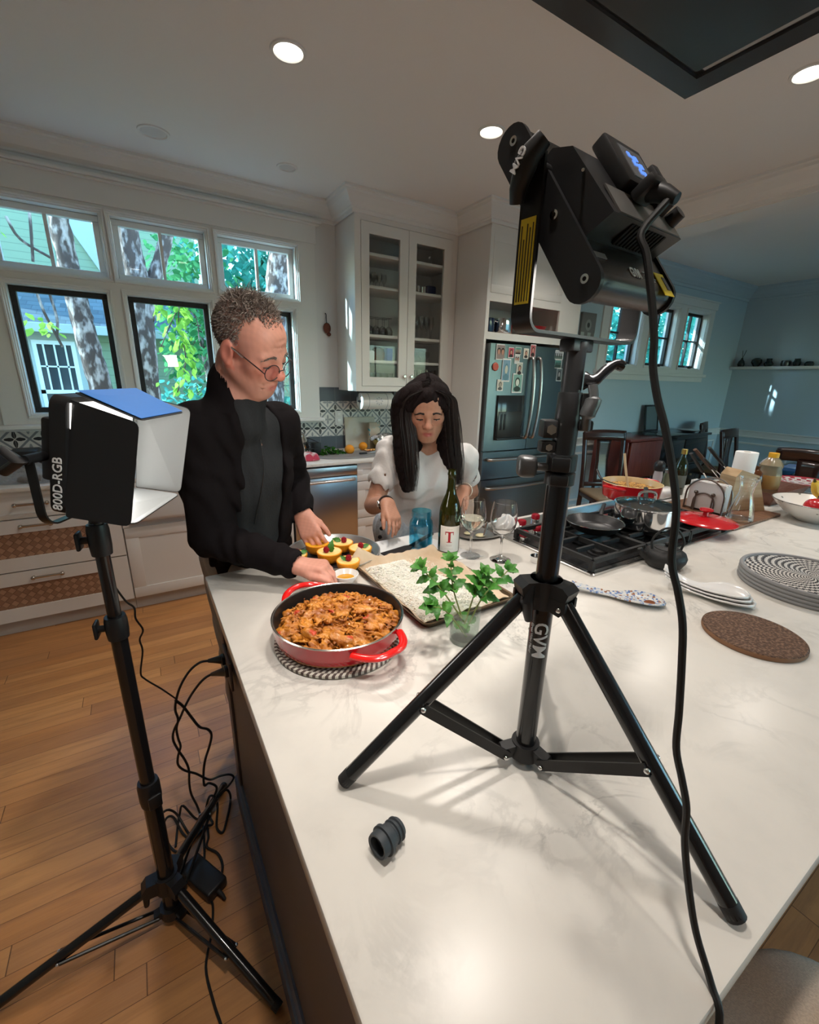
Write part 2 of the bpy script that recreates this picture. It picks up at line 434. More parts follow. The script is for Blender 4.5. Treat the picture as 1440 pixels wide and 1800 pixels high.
structure('floor', MB().box(XL-.1, XR+.1, YF-.1, YB+.15, -.1, 0), floor_mat())
structure('ceiling', MB().box(XL-.1, XR+.1, YF-.1, YB+.15, CZ, CZ+.1), CEILP)
def holed(mb, x0, x1, z0, z1, y0, y1, holes):
    xs = sorted({x0, x1}|{h[0] for h in holes}|{h[1] for h in holes}); zs = sorted({z0, z1}|{h[2] for h in holes}|{h[3] for h in holes})
    for a, b in zip(xs, xs[1:]):
        run = None
        for c, d in zip(zs, zs[1:]):
            cx, cz = (a+b)/2, (c+d)/2
            solid = x0 <= cx <= x1 and z0 <= cz <= z1 and not any(h[0] < cx < h[1] and h[2] < cz < h[3] for h in holes)
            if solid: run = [c, d] if run is None else [run[0], d]
            if (not solid or d == zs[-1]) and run: mb.box(a, b, y0, y1, run[0], run[1]); run = None
    return mb
TR = [(-.63, -.065, 2.145, 2.515), (0, .562, 2.145, 2.515), (.645, 1.215, 2.145, 2.515)]
LW = [(-.60, -.085, 1.27, 2.05), (.03, .545, 1.27, 2.05), (.65, 1.175, 1.27, 2.05)]
DW = [(4.52, 5.07, 1.775, 2.44), (5.265, 5.80, 1.775, 2.44), (6.00, 6.505, 1.775, 2.44)]
structure('wall_back', holed(MB(), XL, 3.75, 0, CZ, YB, YB+.14, TR+LW), WALLP)
structure('wall_dining', holed(MB(), 3.72, XR, 0, CZ, YD, YD+.14, DW), DINP)
structure('wall_passage', MB().box(3.72, 3.80, YD+.14, YB+.14, 0, CZ), WALLP)
structure('wall_right', MB().box(XR, XR+.12, YF, YD+.14, 0, CZ), DINP)
structure('wall_left', MB().box(XL-.12, XL, YF, YB+.14, 0, CZ), WALLP)
FW = [(3.05, 4.25, .30, 2.35), (4.55, 5.75, .30, 2.35), (6.05, 7.25, .30, 2.35)]
structure('wall_front', holed(MB(), XL, XR, 0, CZ, YF-.12, YF, FW), WALLP)
# moulded casing round the windows
structure('trim_1', holed(MB(), -.76, 1.372, 1.20, 2.56, YB-.018, YB, [(h[0]-.03, h[1]+.03, h[2]-.03, h[3]+.03) for h in TR]+[(h[0]-.03, h[1]+.03, h[2]-.03, h[3]+.03) for h in LW]), WHITE)
mb = MB().box(-.78, 1.385, YB-.028, YB, 2.56, 2.69, .003); mb.box(-.80, 1.41, YB-.05, YB, 2.685, 2.70, .004); mb.box(-.82, 1.425, YB-.065, YB, 2.70, 2.722, .006)
structure('trim_2', mb, WHITE)
structure('trim_3', MB().box(-.80, 1.40, YB-.075, YB, 1.170, 1.20, .008).box(-.77, 1.375, YB-.02, YB, 1.155, 1.172, .003), WHITE)
def rframe(mb, x0, x1, z0, z1, w, y0, y1, bev=0):
    mb.box(x0, x1, y0, y1, z0, z0+w, bev); mb.box(x0, x1, y0, y1, z1-w, z1, bev)
    mb.box(x0, x0+w, y0, y1, z0+w, z1-w, bev); mb.box(x1-w, x1, y0, y1, z0+w, z1-w, bev); return mb
nwin = 0
def window(h, yw, sashm, sw, mv, mh, latch=None):
    global nwin
    nwin += 1; x0, x1, z0, z1 = h
    mb = MB(); e = .03
    rframe(mb, x0-e, x1+e, z0-e, z1+e, .012, yw-.030, yw+.02, .003); rframe(mb, x0-e+.010, x1+e-.010, z0-e+.010, z1+e-.010, .012, yw-.020, yw+.05, .003); rframe(mb, x0-.010, x1+.010, z0-.010, z1+.010, .0105, yw-.008, yw+.135, .002)
    w = structure(f'window_{nwin}', mb, WHITE)
    sb = MB(); rframe(sb, x0+.002, x1-.002, z0+.002, z1-.002, sw, yw+.055, yw+.095, .003)
    for k in range(mv): cx = x0+(x1-x0)*(k+1)/(mv+1); sb.box(cx-.010, cx+.010, yw+.060, yw+.090, z0+sw, z1-sw)
    for k in range(mh): cz = z0+(z1-z0)*(k+1)/(mh+1); sb.box(x0+sw, x1-sw, yw+.061, yw+.089, cz-.009, cz+.009)
    structure('sash', sb, sashm, w)
    structure('glass_pane', MB().box(x0+.01, x1-.01, yw+.073, yw+.077, z0+.01, z1-.01), PANE, w)
    if latch: structure('crank_handle', MB().box(latch-.035, latch+.035, yw-.022, yw+.03, z0-.008, z0+.022, .006).tube([(latch-.03, yw-.02, z0+.015), (latch+.02, yw-.035, z0+.012)], .005, 8), BLACKP, w, smooth=35)
for h in TR: window(h, YB, WHITE, .036, 1, 0)
for i, h in enumerate(LW): window(h, YB, BRONZE, .032, 0, 0)
for h in FW:
    nwin += 1; w = structure(f'window_{nwin}', rframe(MB(), h[0]-.08, h[1]+.08, h[2]-.08, h[3]+.08, .085, YF, YF+.02), WHITE); structure('sash', rframe(MB(), h[0], h[1], h[2], h[3], .04, YF-.09, YF-.05).box((h[0]+h[1])/2-.012, (h[0]+h[1])/2+.012, YF-.085, YF-.055, h[2], h[3]).box(h[0], h[1], YF-.085, YF-.055, 1.3, 1.324), BRONZE, w); structure('glass_pane', MB().box(h[0], h[1], YF-.072, YF-.068, h[2], h[3]), PANE, w)
for h in DW: window(h, YD, BRONZE, .030, 1, 1, latch=(h[0]+h[1])/2+.03)
structure('trim_4', holed(MB(), 4.37, 6.66, 1.70, 2.50, YD-.016, YD, [(h[0]-.03, h[1]+.03, h[2]-.03, h[3]+.03) for h in DW]).box(4.34, 6.69, YD-.05, YD, 1.66, 1.70, .006).box(4.37, 6.66, YD-.02, YD, 1.60, 1.66, .003).box(4.35, 6.68, YD-.03, YD, 2.50, 2.585, .004).box(4.33, 6.70, YD-.045, YD, 2.585, 2.60, .004), WHITE)
# crowns
CR = [(0, 0), (.115, 0), (.115, -.014), (.102, -.020), (.098, -.034), (.080, -.046), (.055, -.080), (.034, -.098), (.030, -.108), (.018, -.112), (.016, -.135), (0, -.135)]
CR = [(a*.98, b) for a, b in CR]
structure('trim_5', MB().sweep([(XL, YB, CZ), (1.555, YB, CZ), (1.555, 3.42, CZ), (2.535, 3.42, CZ), (2.535, 3.0, CZ), (3.72, 3.0, CZ)], CR), WHITE)
structure('beam', MB().box(3.70, 3.95, YF, 3.05, 2.695, CZ), WHITE)
structure('trim_6', MB().sweep([(3.70, 3.0, CZ), (3.70, YF, CZ)], [(a*.95, b*1.18) for a, b in CR]), WHITE)
structure('trim_7', MB().sweep([(3.95, YD, CZ), (XR, YD, CZ), (XR, YF, CZ)], [(a*1.2, b*1.25) for a, b in CR]), DINP)
# chair rail, panels and skirting of the dining end
RAIL = [(0, 0), (.035, 0), (.035, -.014), (.02, -.022), (.016, -.075), (.028, -.085), (.028, -.095), (0, -.10)]
structure('trim_8', MB().sweep([(3.80, YD, .955), (XR, YD, .955), (XR, YF, .955)], RAIL), WHITE)
mb = MB()
for k in range(5):
    y1 = 3.13-k*.95; y0 = y1-.80
    for a, b, c, d in ((y0, y1, .76, .785), (y0, y1, .2, .225), (y0, y0+.025, .2, .785), (y1-.025, y1, .2, .785)): mb.box(XR-.014, XR, a, b, c, d, .004)
for k in range(4): rframe(mb, 3.86+k*.92, 4.66+k*.92, .2, .785, .025, YD-.014, YD, .004)
structure('trim_9', mb, WHITE)
structure('baseboard_right', MB().box(XR-.018, XR, YF, YD-.018, 0, .15, .003), WHITE)
structure('baseboard_dining', MB().box(3.80, XR-.018, YD-.018, YD, 0, .15, .003), WHITE)
# patterned tile splashback
def tile_mat():
    m, N, L, b = _new('encaustic tile'); nt = m.node_tree; x, y, z = xyz(nt)
    TS = .150
    u = (x-1.3715)/TS; v = (z-1.029)/TS
    a = (u+v)/1.0; c = (u-v)/1.0
    la = ((a.f()-.5).a()*-1.0+.5); lc = ((c.f()-.5).a()*-1.0+.5)
    line = ((la < .055)+(lc < .055)).mn(1.0); edge = ((la < .075)+(lc < .075)).mn(1.0)
    # centre of the diamond cell
    ca = a.fl()+.5; cc = c.fl()+.5
    cu = (ca+cc)*.5; cv = (ca-cc)*.5; du = u-cu; dv = v-cv
    r = (du*du+dv*dv).sq(); th = dv.at2(du)
    par = ((a.fl()+c.fl()+100.0).md(2.0))
    pet = (th*2.0).co().a()
    lob = (th*6.0+3.1416).co().a()*.05
    rad = pet*pet*.27+.05+lob*pet
    flower = (r < rad); stem = ((du.a() < .018)+(dv.a() < .018)).mn(1.0)*(r < .12)
    dia = ((du.a()-dv.a()).a() < .022)*(r < .20)
    flower = flower*((dia*-1.0)+1.0)
    fl2 = (r < (rad*.78))
    base = mixc(nt, edge*.35, (.66, .64, .60), (.30, .31, .32))
    base = mixc(nt, line, base, (.20, .215, .23))
    base = mixc(nt, flower*par, base, (.016, .017, .020))
    base = mixc(nt, fl2*((par*-1.0)+1.0), base, (.27, .28, .29))
    gr = ((u.f() < .014)+(v.f() < .014)).mn(1.0)
    base = mixc(nt, gr*.6, base, (.45, .45, .44))
    dark = ((z < 1.029)+(z > 1.340)*(x > 1.0)).mn(1.0)
    gu = ((x-1.37)/.15); dg = (gu.f() < .012)
    dk = mixc(nt, dg*.5, (.072, .085, .105), (.4, .4, .4))
    base = mixc(nt, dark, base, dk); L.new(base, b.inputs['Base Color'])
    b.inputs['Roughness'].default_value = .42
    return m
structure('trim_10', MB().box(XL, 1.378, YB-.008, YB, .905, 1.17).box(1.378, 2.54, YB-.008, YB, .905, 1.46), tile_mat())

# ------------------------------------------------------------------ downlights in the ceiling
LENS = mat('lit lens', (1, 1, 1), .5, emit=((1.0, .93, .82), 6.0))
LENSOFF = mat('unlit lens', (.62, .62, .61), .5)
def downlight(x, y, label, lit=True, r=.058, name='recessed_downlight', lamp=True, grp='lit recessed downlights'):
    t = thing(name, label, 'ceiling light', (x, y, CZ-.006), group=grp)
    MB().lathe([(r, -.001), (r+.004, -.007), (r+.016, -.006), (r+.018, 0), (r, .0)], (x, y, CZ), 40).build('trim_ring', WHITE, t)
    MB().lathe([(0, -.0025), (r*.97, -.0025), (r, -.001)], (x, y, CZ), 40).build('lens', LENS if lit else LENSOFF, t, smooth=None)
    if lit and lamp:
        ld = bpy.data.lights.new('downlight lamp', 'AREA'); ld.shape = 'DISK'; ld.size = r*1.8; ld.energy = CAN_W; ld.color = CAN_COL; ld.spread = radians(125)
        lo = bpy.data.objects.new('downlight_lamp', ld); COL.objects.link(lo); lo.parent = t; lo.location = (0, 0, -.012)
    return t
downlight(.739, 2.266, 'lit round downlight in the ceiling in front of the window wall')
downlight(1.857, 2.253, 'lit round downlight in the ceiling in front of the glass cabinet')
downlight(2.682, 1.126, 'lit round downlight in the ceiling just beyond the dark ceiling hood')
downlight(3.05, 2.29, 'lit round downlight in the ceiling hidden behind the tripod lamp head')
for x, y in ((.70, 1.12), (2.79, .35), (.20, .30), (.35, -1.5)):  # unseen; the last two are added to brighten the near worktop and stool
    downlight(x, y, 'assumed round downlight in the ceiling near the near end of the island, above the picture', grp='downlights above the picture')
downlight(.279, 3.338, 'unlit round ceiling fixture, the larger one above the two left windows', False, .066, 'ceiling_speaker', grp='unlit round fixtures by the windows')
downlight(1.043, 3.332, 'unlit round ceiling fixture, the smaller one nearer the glass cabinet', False, .050, 'ceiling_speaker', grp='unlit round fixtures by the windows')
downlight(5.9, 1.9, 'small unlit downlight in the ceiling of the dining end', False, .05, grp='unlit dining downlights')
# ------------------------------------------------------------------ outside the windows
def siding_mat(name, col, pitch=.13):
    m, N, L, b = _new(name); nt = m.node_tree; x, y, z = xyz(nt)
    f = (z/pitch).f(); base = mixc(nt, (f < .07)*.55, col, (col[0]*.4, col[1]*.4, col[2]*.4)); L.new(base, b.inputs['Base Color'])
    bp = N.new('ShaderNodeBump'); bp.inputs['Distance'].default_value = .02; L.new(f.s, bp.inputs['Height']); L.new(bp.outputs[0], b.inputs['Normal']); b.inputs['Roughness'].default_value = .7; return m
def shingle_mat():
    m, N, L, b = _new('roof shingle'); nt = m.node_tree; x, y, z = xyz(nt)
    row = (z/.085).fl(); f = (z/.085).f(); xs = (x/.22+row*.37); rnd = ((row*12.7+xs.fl()*78.2).si()*43758.0).f()
    base = mixc(nt, rnd, (.055, .074, .072), (.105, .135, .13)); base = mixc(nt, ((f < .10)+(xs.f() < .04)).mn(1.0)*.7, base, (.018, .024, .028)); L.new(base, b.inputs['Base Color']); b.inputs['Roughness'].default_value = .85; return m
def leaf_mat(name, a, c):
    m, N, L, b = _new(name); N.remove(b); out = [n for n in N if n.type == 'OUTPUT_MATERIAL'][0]
    g = N.new('ShaderNodeNewGeometry'); r = N.new('ShaderNodeValToRGB'); r.color_ramp.elements[0].color = c4(a); r.color_ramp.elements[1].color = c4(c); L.new(g.outputs['Random Per Island'], r.inputs[0])
    d = N.new('ShaderNodeBsdfDiffuse'); t = N.new('ShaderNodeBsdfTranslucent'); mx = N.new('ShaderNodeMixShader'); mx.inputs[0].default_value = .5
    L.new(r.outputs[0], d.inputs[0]); L.new(r.outputs[0], t.inputs[0]); L.new(d.outputs[0], mx.inputs[1]); L.new(t.outputs[0], mx.inputs[2]); L.new(mx.outputs[0], out.inputs[0]); return m
LEAF_Y = leaf_mat('yellow green leaf', (.20, .42, .07), (.42, .62, .10)); LEAF_G = leaf_mat('green leaf', (.05, .22, .08), (.14, .42, .16)); LEAF_B = leaf_mat('far leaf', (.05, .26, .20), (.18, .58, .44))  # three leaf tones: yellow green, green and blue green
BARK = mat('flaking bark', (.085, .048, .034), .9, bump=(26, 1.0, (1, 1, .45)), var=(17, (.46, .34, .28), .47, .64, (1, 1, .5)))
def leaves(mb, pts, size, droop=.4):
    rs = NR.random((len(pts), 6))
    for p, q in zip(pts, rs):
        s = size*(.6+.8*q[0]); a = 2*pi*q[1]; d = Vector((cos(a), sin(a), -droop-.8*q[2])).normalized(); sd = d.cross(Vector((q[3]-.5, q[4]-.5, 1))).normalized(); nn = sd.cross(d)
        p = Vector(p); mb.raw([p, p+d*s*.35+sd*s*.30+nn*s*.06, p+d*s*.7+sd*s*.22, p+d*s, p+d*s*.7-sd*s*.22, p+d*s*.35-sd*s*.30+nn*s*.06], [(0, 1, 2, 3, 4, 5)])
def cloud(c, r, n, squash=1):
    v = NR.normal(size=(n, 3)); v /= np.linalg.norm(v, axis=1)[:, None]; v *= (NR.random(n)[:, None])**.45
    return v*np.array(r)+np.array(c)
tag(MB().box(-30, 40, -40, 45, -.7, -.6).build('lawn_ground', mat('lawn', (.10, .13, .08), .95, bump=(30, .6)), kind='structure', smooth=None))
# the neighbour's house: gabled wall with a low shingled wing in front
hx = lambda px, py, y: ony(px, py, y)
t = thing('neighbour_house', 'pale green clapboard house with slate roof beyond the windows', 'house', (-1.2, 9.6, -.6))
SID = siding_mat('pale clapboard', (.27, .35, .22)); HT = mat('house trim', (.40, .44, .40), .6)
HW = 9.3; e = hx(110, 572, HW-.35); ze = e.z
MB().box(-5.5, 3.0, HW, HW+.25, -.6, ze+.05).build('wing_wall', SID, t, smooth=None)
zr = hx(100, 484, HW+2.6).z
MB().prism([(HW-.40, ze), (HW+2.6, zr), (HW+2.6, zr-.1), (HW-.40, ze-.08)], (-5.8, 0, 0), (0, 1, 0), (0, 0, 1), (1, 0, 0), 9.2).build('wing_roof', shingle_mat(), t, smooth=None)
MB().box(-5.8, 3.4, HW-.47, HW-.38, ze-.12, ze+.015, .01).box(-5.6, 3.2, HW-.38, HW, ze-.10, ze-.06).build('gutter', HT, t, smooth=None)
q1, q2 = hx(132, 400, HW+2.6), hx(186, 476, HW+2.6); sl = (q2.z-q1.z)/(q2.x-q1.x); xa, xb = q1.x-3.0, q2.x+.5; za, zb = q1.z+sl*(xa-q1.x), q2.z+sl*(xb-q2.x)
MB().prism([(-6, -.6), (xb, -.6), (xb, zb), (xa, za), (-6, za)], (0, HW+2.6, 0), (1, 0, 0), (0, 0, 1), (0, 1, 0), .2).build('gable_wall', SID, t, smooth=None); MB().box(.15, 1.75, HW+4.2, HW+4.4, -.6, 6.5).build('rear_wall', SID, t, smooth=None)
MB().sweep([(xb, HW+2.5, zb), (xa, HW+2.5, za)], [(-.30, 0), (.10, 0), (.10, .12), (-.30, .12)], up=(0, 1, 0)).build('rake_board', HT, t, smooth=None)
a = hx(54, 597, HW); b = hx(157, 735, HW); x0, x1, z0, z1 = a.x, b.x, b.z-.35, a.z
wm = rframe(MB(), x0-.13, x1+.13, z0-.1, z1+.13, .13, HW-.06, HW+.01).build('house_window', HT, t, smooth=None)
sb = rframe(MB(), x0, x1, z0, z1, .06, HW-.05, HW-.01); sb.box(x0, x1, HW-.05, HW-.01, (z0+z1)/2-.03, (z0+z1)/2+.03)
for k in range(1, 4): sb.box(x0+(x1-x0)*k/4-.012, x0+(x1-x0)*k/4+.012, HW-.04, HW-.02, (z0+z1)/2, z1)
sb.box(x0, x1, HW-.04, HW-.02, z0+.75*(z1-z0)-.012, z0+.75*(z1-z0)+.012); sb.build('sash', mat('house sash', (.8, .85, .85), .5), wm, smooth=None)
MB().box(x0, x1, HW-.015, HW-.005, z0, z1).build('pane', mat('house glass', (.03, .045, .05), .08), wm, smooth=None)
# the trees
def tree(label, trunk_pts, r, crowns, size, leafm, group='trees beyond the windows', extra=None):
    b0 = Vector(trunk_pts[0][0]); t = thing('garden_tree', label, 'tree', tuple(b0), group=group)
    for i, pts in enumerate(trunk_pts):
        P = bez(pts, 5); rr = r if i == 0 else r*.62
        V = MB().tube(P, [rr*(1-.35*k/len(P)) for k in range(len(P))], 18)
        V.v = [tuple(np.array(p)+NR.normal(size=3)*rr*.06) for p in V.v]; V.build('trunk' if i == 0 else 'branch', BARK, t, smooth=180)
    for (pt) in (extra or []): MB().tube(bez(pt, 4), .012, 5).build('twig', BARK, t)
    mb = MB()
    for c, rad, n in crowns: leaves(mb, cloud(c, rad, n), size)
    if mb.f: mb.build('foliage', leafm, t, smooth=None, recalc=False)
    return t
Y1 = 6.0
p = lambda a, b, y=Y1: tuple(ony(a, b, y))
tree('tall leaning tree with flaking bark seen through the leftmost tall window', [[(ony(215, 860, Y1).x, Y1, -.6), p(205, 780), p(180, 690), p(157, 610), p(140, 545), p(122, 470), p(104, 390), p(85, 300), (ony(60, 180, Y1).x, Y1, 5.2)]], .115,
     [((-.4, 5.6, 5.0), (.9, .8, .8), 700), ((-.98, 5.1, 2.80), (.30, .25, .34), 85), ((-.72, 5.2, 1.92), (.28, .25, .14), 22)], .085, LEAF_Y,
     extra=[[p(50, 360, 5.4), p(54, 400, 5.4), p(58, 460, 5.4)], [p(10, 380, 5.4), p(35, 420, 5.4), p(92, 455, 5.4)], [p(60, 500, 5.4), p(78, 550, 5.4), p(110, 610, 5.4)], [p(85, 510, 5.4), p(100, 560, 5.4), p(100, 590, 5.4)]])
tree('forked flaky-barked tree seen through the middle transom window', [[(ony(268, 900, 5.6).x, 5.6, -.6), p(264, 740, 5.6), p(258, 660, 5.6), p(252, 590, 5.6), p(246, 520, 5.6), p(238, 470, 5.6), p(224, 400, 5.6), p(205, 300, 5.6)], [p(258, 560, 5.62), p(266, 510, 5.62), p(278, 470, 5.62), p(292, 420, 5.62), p(310, 330, 5.62)]], .125,
     [((.3, 5.2, 4.4), (1.1, .8, .7), 700)], .10, LEAF_Y)
tree('stout tree trunk showing at the end of the third transom window', [[(ony(470, 900, 6.6).x, 6.6, -.6), p(478, 640, 6.6), p(486, 540, 6.6), p(492, 480, 6.6), p(500, 400, 6.6), p(506, 330, 6.6)]], .20, [((1.9, 6.9, 4.9), (1.4, 1.0, .9), 900)], .11, LEAF_G)
# hanging vine of bright leaves in front of the second tall window
t = thing('hanging_vine', 'bright green leafy vine hanging outside the second tall window', 'vine', tuple(onz(320, 690, 1.2)) if False else (.34, 5.0, 1.2))
pts = [p(318, 520, 5.0), p(314, 560, 5.0), p(322, 600, 5.0), p(326, 640, 5.0), p(312, 690, 5.0)]
MB().tube(bez(pts, 5), .006, 5).tube(bez([p(318, 530, 5.0), p(300, 570, 5.0), p(283, 610, 5.0)], 4), .005, 5).tube(bez([p(314, 530, 5.0), p(345, 560, 5.0), p(350, 600, 5.0)], 4), .005, 5).build('stem', BARK, t)
L_ = []
for q in bez(pts, 26): L_ += [tuple(np.array(q)+NR.normal(size=3)*(.055, .05, .03)) for _ in range(1)]
L_ += [tuple(np.array(p(300+20*random.random(), 545+70*random.random(), 5.0))+NR.normal(size=3)*.05) for _ in range(14)]
L_ += [tuple(np.array(p(268+26*random.random(), 528+34*random.random(), 5.0))) for _ in range(9)]
mb = MB(); leaves(mb, L_, .085, 1.0); mb.build('leaves', LEAF_Y, t, smooth=None, recalc=False)
def bush(label, c, r, n, size, m, g):
    t = thing('background_tree', label, 'tree', (c[0], c[1], -.6), group=g)
    MB().tube([(c[0], c[1], -.6), (c[0]+.1, c[1], c[2]*.6), (c[0], c[1], c[2])], [.07, .05, .03], 8).build('trunk', BARK, t)
    mb = MB(); leaves(mb, cloud(c, r, n), size); mb.build('foliage', m, t, smooth=None, recalc=False)
bush('dense blue-green tree filling the third transom window', (2.3, 9.2, 3.6), (1.5, 1.0, 2.6), 3200, .17, LEAF_B, 'leafy trees behind')
bush('loose green tree beside the roof, seen through the second tall window', (.95, 8.1, 2.5), (.75, .5, 1.6), 900, .14, LEAF_G, 'leafy trees behind')
bush('low shrub under the eaves behind the second tall window', (.75, 7.2, .8), (.7, .5, .8), 700, .10, LEAF_B, 'leafy trees behind')
bush('leafy tree crowding the last window beside the man', (2.6, 7.6, 1.6), (1.0, .8, 1.7), 1500, .14, LEAF_B, 'leafy trees behind')
bush('thick green hedge tree outside the first dining window', (8.6, 6.6, 2.6), (1.6, .9, 2.4), 2600, .17, LEAF_B, 'trees outside the dining windows')
bush('thick green hedge tree outside the middle dining window', (10.6, 6.6, 2.6), (1.6, .9, 2.4), 2600, .17, LEAF_B, 'trees outside the dining windows')
bush('thick green hedge tree outside the last dining window', (12.9, 6.6, 2.6), (1.8, .9, 2.4), 2600, .17, LEAF_B, 'trees outside the dining windows')
# crowns standing off to the side that break up the low sun
bush('spreading crown at the side of the house, shading the first two windows', (-3.75, 5.4, 3.9), (1.12, .5, 1.4), 4200, .15, LEAF_G, 'shade trees at the side')
bush('spreading crown over the dining windows', (-1.5, 6.5, 5.4), (.95, .5, .8), 2600, .13, LEAF_G, 'shade trees at the side')
bush('thin crown of the slim tree before the dining windows', (-.05, 6.5, 5.4), (.6, .5, .6), 42, .12, LEAF_G, 'shade trees at the side')
# ------------------------------------------------------------------ back run: worktop, cabinets, dishwasher
def quartz_mat():
    m, N, L, b = _new('veined quartz'); nt = m.node_tree
    tc = N.new('ShaderNodeTexCoord')
    def nz(s, d, dist=0, off=0):
        mp = N.new('ShaderNodeMapping'); mp.inputs['Location'].default_value = (off, off*.7, 0); L.new(tc.outputs['Object'], mp.inputs[0])
        n = N.new('ShaderNodeTexNoise'); n.inputs['Scale'].default_value = s; n.inputs['Detail'].default_value = d; n.inputs['Distortion'].default_value = dist; n.inputs['Roughness'].default_value = .6; L.new(mp.outputs[0], n.inputs['Vector']); return X(nt, n.outputs['Fac'])
    v1 = (nz(3.2, 8, 1.2)-.5).a(); v2 = (nz(6.5, 6, .8, 5.3)-.5).a(); msk = nz(2.6, 3, 0, 9.1); cloudy = nz(7.0, 5, .3, 2.2)
    def ramp(s, lo, hi):
        r = N.new('ShaderNodeMapRange'); r.interpolation_type = 'SMOOTHSTEP'; r.inputs[1].default_value = lo; r.inputs[2].default_value = hi; L.new(s.s, r.inputs[0]); return X(nt, r.outputs[0])
    one = lambda q: q*-1.0+1.0
    vein = one(ramp(v1, 0, .022))*ramp(msk, .50, .66); vein2 = one(ramp(v2, 0, .05))*ramp(msk, .42, .62)*.28
    base = mixc(nt, ramp(cloudy, .40, .68)*.45, (.71, .678, .620), (.61, .588, .545))
    base = mixc(nt, (vein*.34+vein2*.7).mn(.8), base, (.20, .195, .185)); L.new(base, b.inputs['Base Color'])
    b.inputs['Roughness'].default_value = .27; b.inputs['Specular IOR Level'].default_value = .24; b.inputs['Coat Weight'].default_value = .0
    return m
QUARTZ = quartz_mat()
FY = 3.17
tag(MB().box(XL+.01, 2.535, 3.150, YB-.012, .887, .912, .004).build('back_worktop', QUARTZ, smooth=30, origin=(0, 3.5, .887)), 'long pale stone worktop running under the windows', 'worktop')
def shaker(x0, x1, z0, z1, y, name, par, rail=.072, m=None, hdl=None, depth=.02):
    m = m or CABP
    mb = MB().box(x0, x1, y+.006, y+depth, z0, z1)
    rframe(mb, x0, x1, z0, z1, rail, y, y+.008, .0015)
    return mb.build(name, m, par, smooth=30)
def pull(x0, x1, z, y, par, name='handle'):
    mb = MB().tube([(x0+.012, y-.028, z), (x1-.012, y-.028, z)], .0075, 10)
    for x in (x0+.01, x1-.01): mb.cyl((x, y, z), (x, y-.028, z), .0055, n=10).ball((x, y-.028, z), .0125, 12, 8)
    return mb.build(name, NICKEL, par)
RATTAN = None
def rattan_mat():
    m, N, L, b = _new('woven rattan'); nt = m.node_tree; x, y, z = xyz(nt)
    a = (x+z)/.042; c = (x-z)/.042
    ck = (((a.fl()+c.fl()+200.0).md(2.0)) > .5)
    f = a.f(); g = c.f(); e = ((f < .12)+(g < .12)).mn(1.0)
    ss = mixc(nt, ck, (.46, .27, .165), (.31, .17, .10)); ss = mixc(nt, ((a*4.0).f() < .25)*.4, ss, (.20, .10, .06)); ss = mixc(nt, e*.6, ss, (.13, .06, .035)); L.new(ss, b.inputs['Base Color'])
    bp = N.new('ShaderNodeBump'); bp.inputs['Distance'].default_value = .003; L.new((ck*.6+f*.4).s, bp.inputs['Height']); L.new(bp.outputs[0], b.inputs['Normal']); b.inputs['Roughness'].default_value = .6; return m
RATTAN = rattan_mat()
def carcass(x0, x1, par, kick=True):
    mb = MB().box(x0, x1, FY+.021, YB-.012, .092, .886)
    ob = mb.build('carcass', CABP, par, smooth=None)
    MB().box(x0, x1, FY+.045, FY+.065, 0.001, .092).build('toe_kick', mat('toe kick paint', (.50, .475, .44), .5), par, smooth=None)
    return ob
t = thing('drawer_cabinet', 'cream base cabinet with two woven rattan drawer fronts below the left windows', 'cabinet', (-.6, 3.4, 0))
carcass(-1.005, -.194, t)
d = shaker(-1.0, -.197, .728, .884, FY, 'drawer', t, .028); pull(-.685, -.52, .813, FY, d)
for z0, z1, ra, rb, hz in ((.412, .721, .493, .642, .686), (.096, .404, .179, .324, .366)):
    mb = MB(); holed(mb, -1.0, -.197, z0, z1, FY, FY+.02, [(-.865, -.335, ra, rb)]); d = mb.build('drawer', CABP, t, smooth=None)
    MB().box(-.87, -.33, FY+.008, FY+.014, ra-.004, rb+.004).build('rattan_panel', RATTAN, d, smooth=None); pull(-.682, -.525, hz, FY, d)
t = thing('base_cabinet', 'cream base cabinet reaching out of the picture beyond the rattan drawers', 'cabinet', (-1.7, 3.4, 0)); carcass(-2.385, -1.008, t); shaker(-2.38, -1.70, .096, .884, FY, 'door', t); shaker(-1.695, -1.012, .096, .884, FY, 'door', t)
t = thing('sink_cabinet', 'cream two-door sink base cabinet behind the man', 'cabinet', (.36, 3.4, 0))
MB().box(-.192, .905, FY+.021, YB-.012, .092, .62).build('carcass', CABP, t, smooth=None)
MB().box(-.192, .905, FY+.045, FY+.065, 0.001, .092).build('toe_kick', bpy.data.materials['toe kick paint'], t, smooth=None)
for a, b in ((-.188, .356), (.360, .902)): d = shaker(a, b, .096, .588, FY, 'door', t)
[MB().box(a, a+.037, FY, FY+.3, .592, .886).build('filler_strip', CABP, t, smooth=None) for a in (-.192, .868)]
tag(MB().box(-.15, .864, FY-.035, FY+.42, .625, .886, .03, 4).build('apron_sink', mat('fireclay', (.66, .635, .60), .2), smooth=40), 'wide apron front sink set under the window worktop', 'sink')
t = thing('dishwasher', 'stainless steel dishwasher with a bowed bar handle under the back worktop', 'dishwasher', (1.175, 3.4, 0))
MB().box(.912, 1.440, FY+.02, YB-.05, .10, .880, .003).build('body', BLACKP, t, smooth=30)
MB().box(.914, 1.438, FY-.022, FY+.02, .105, .796, .004).box(.914, 1.438, FY-.022, FY+.02, .801, .876, .004).build('door', STEEL, t, smooth=30)
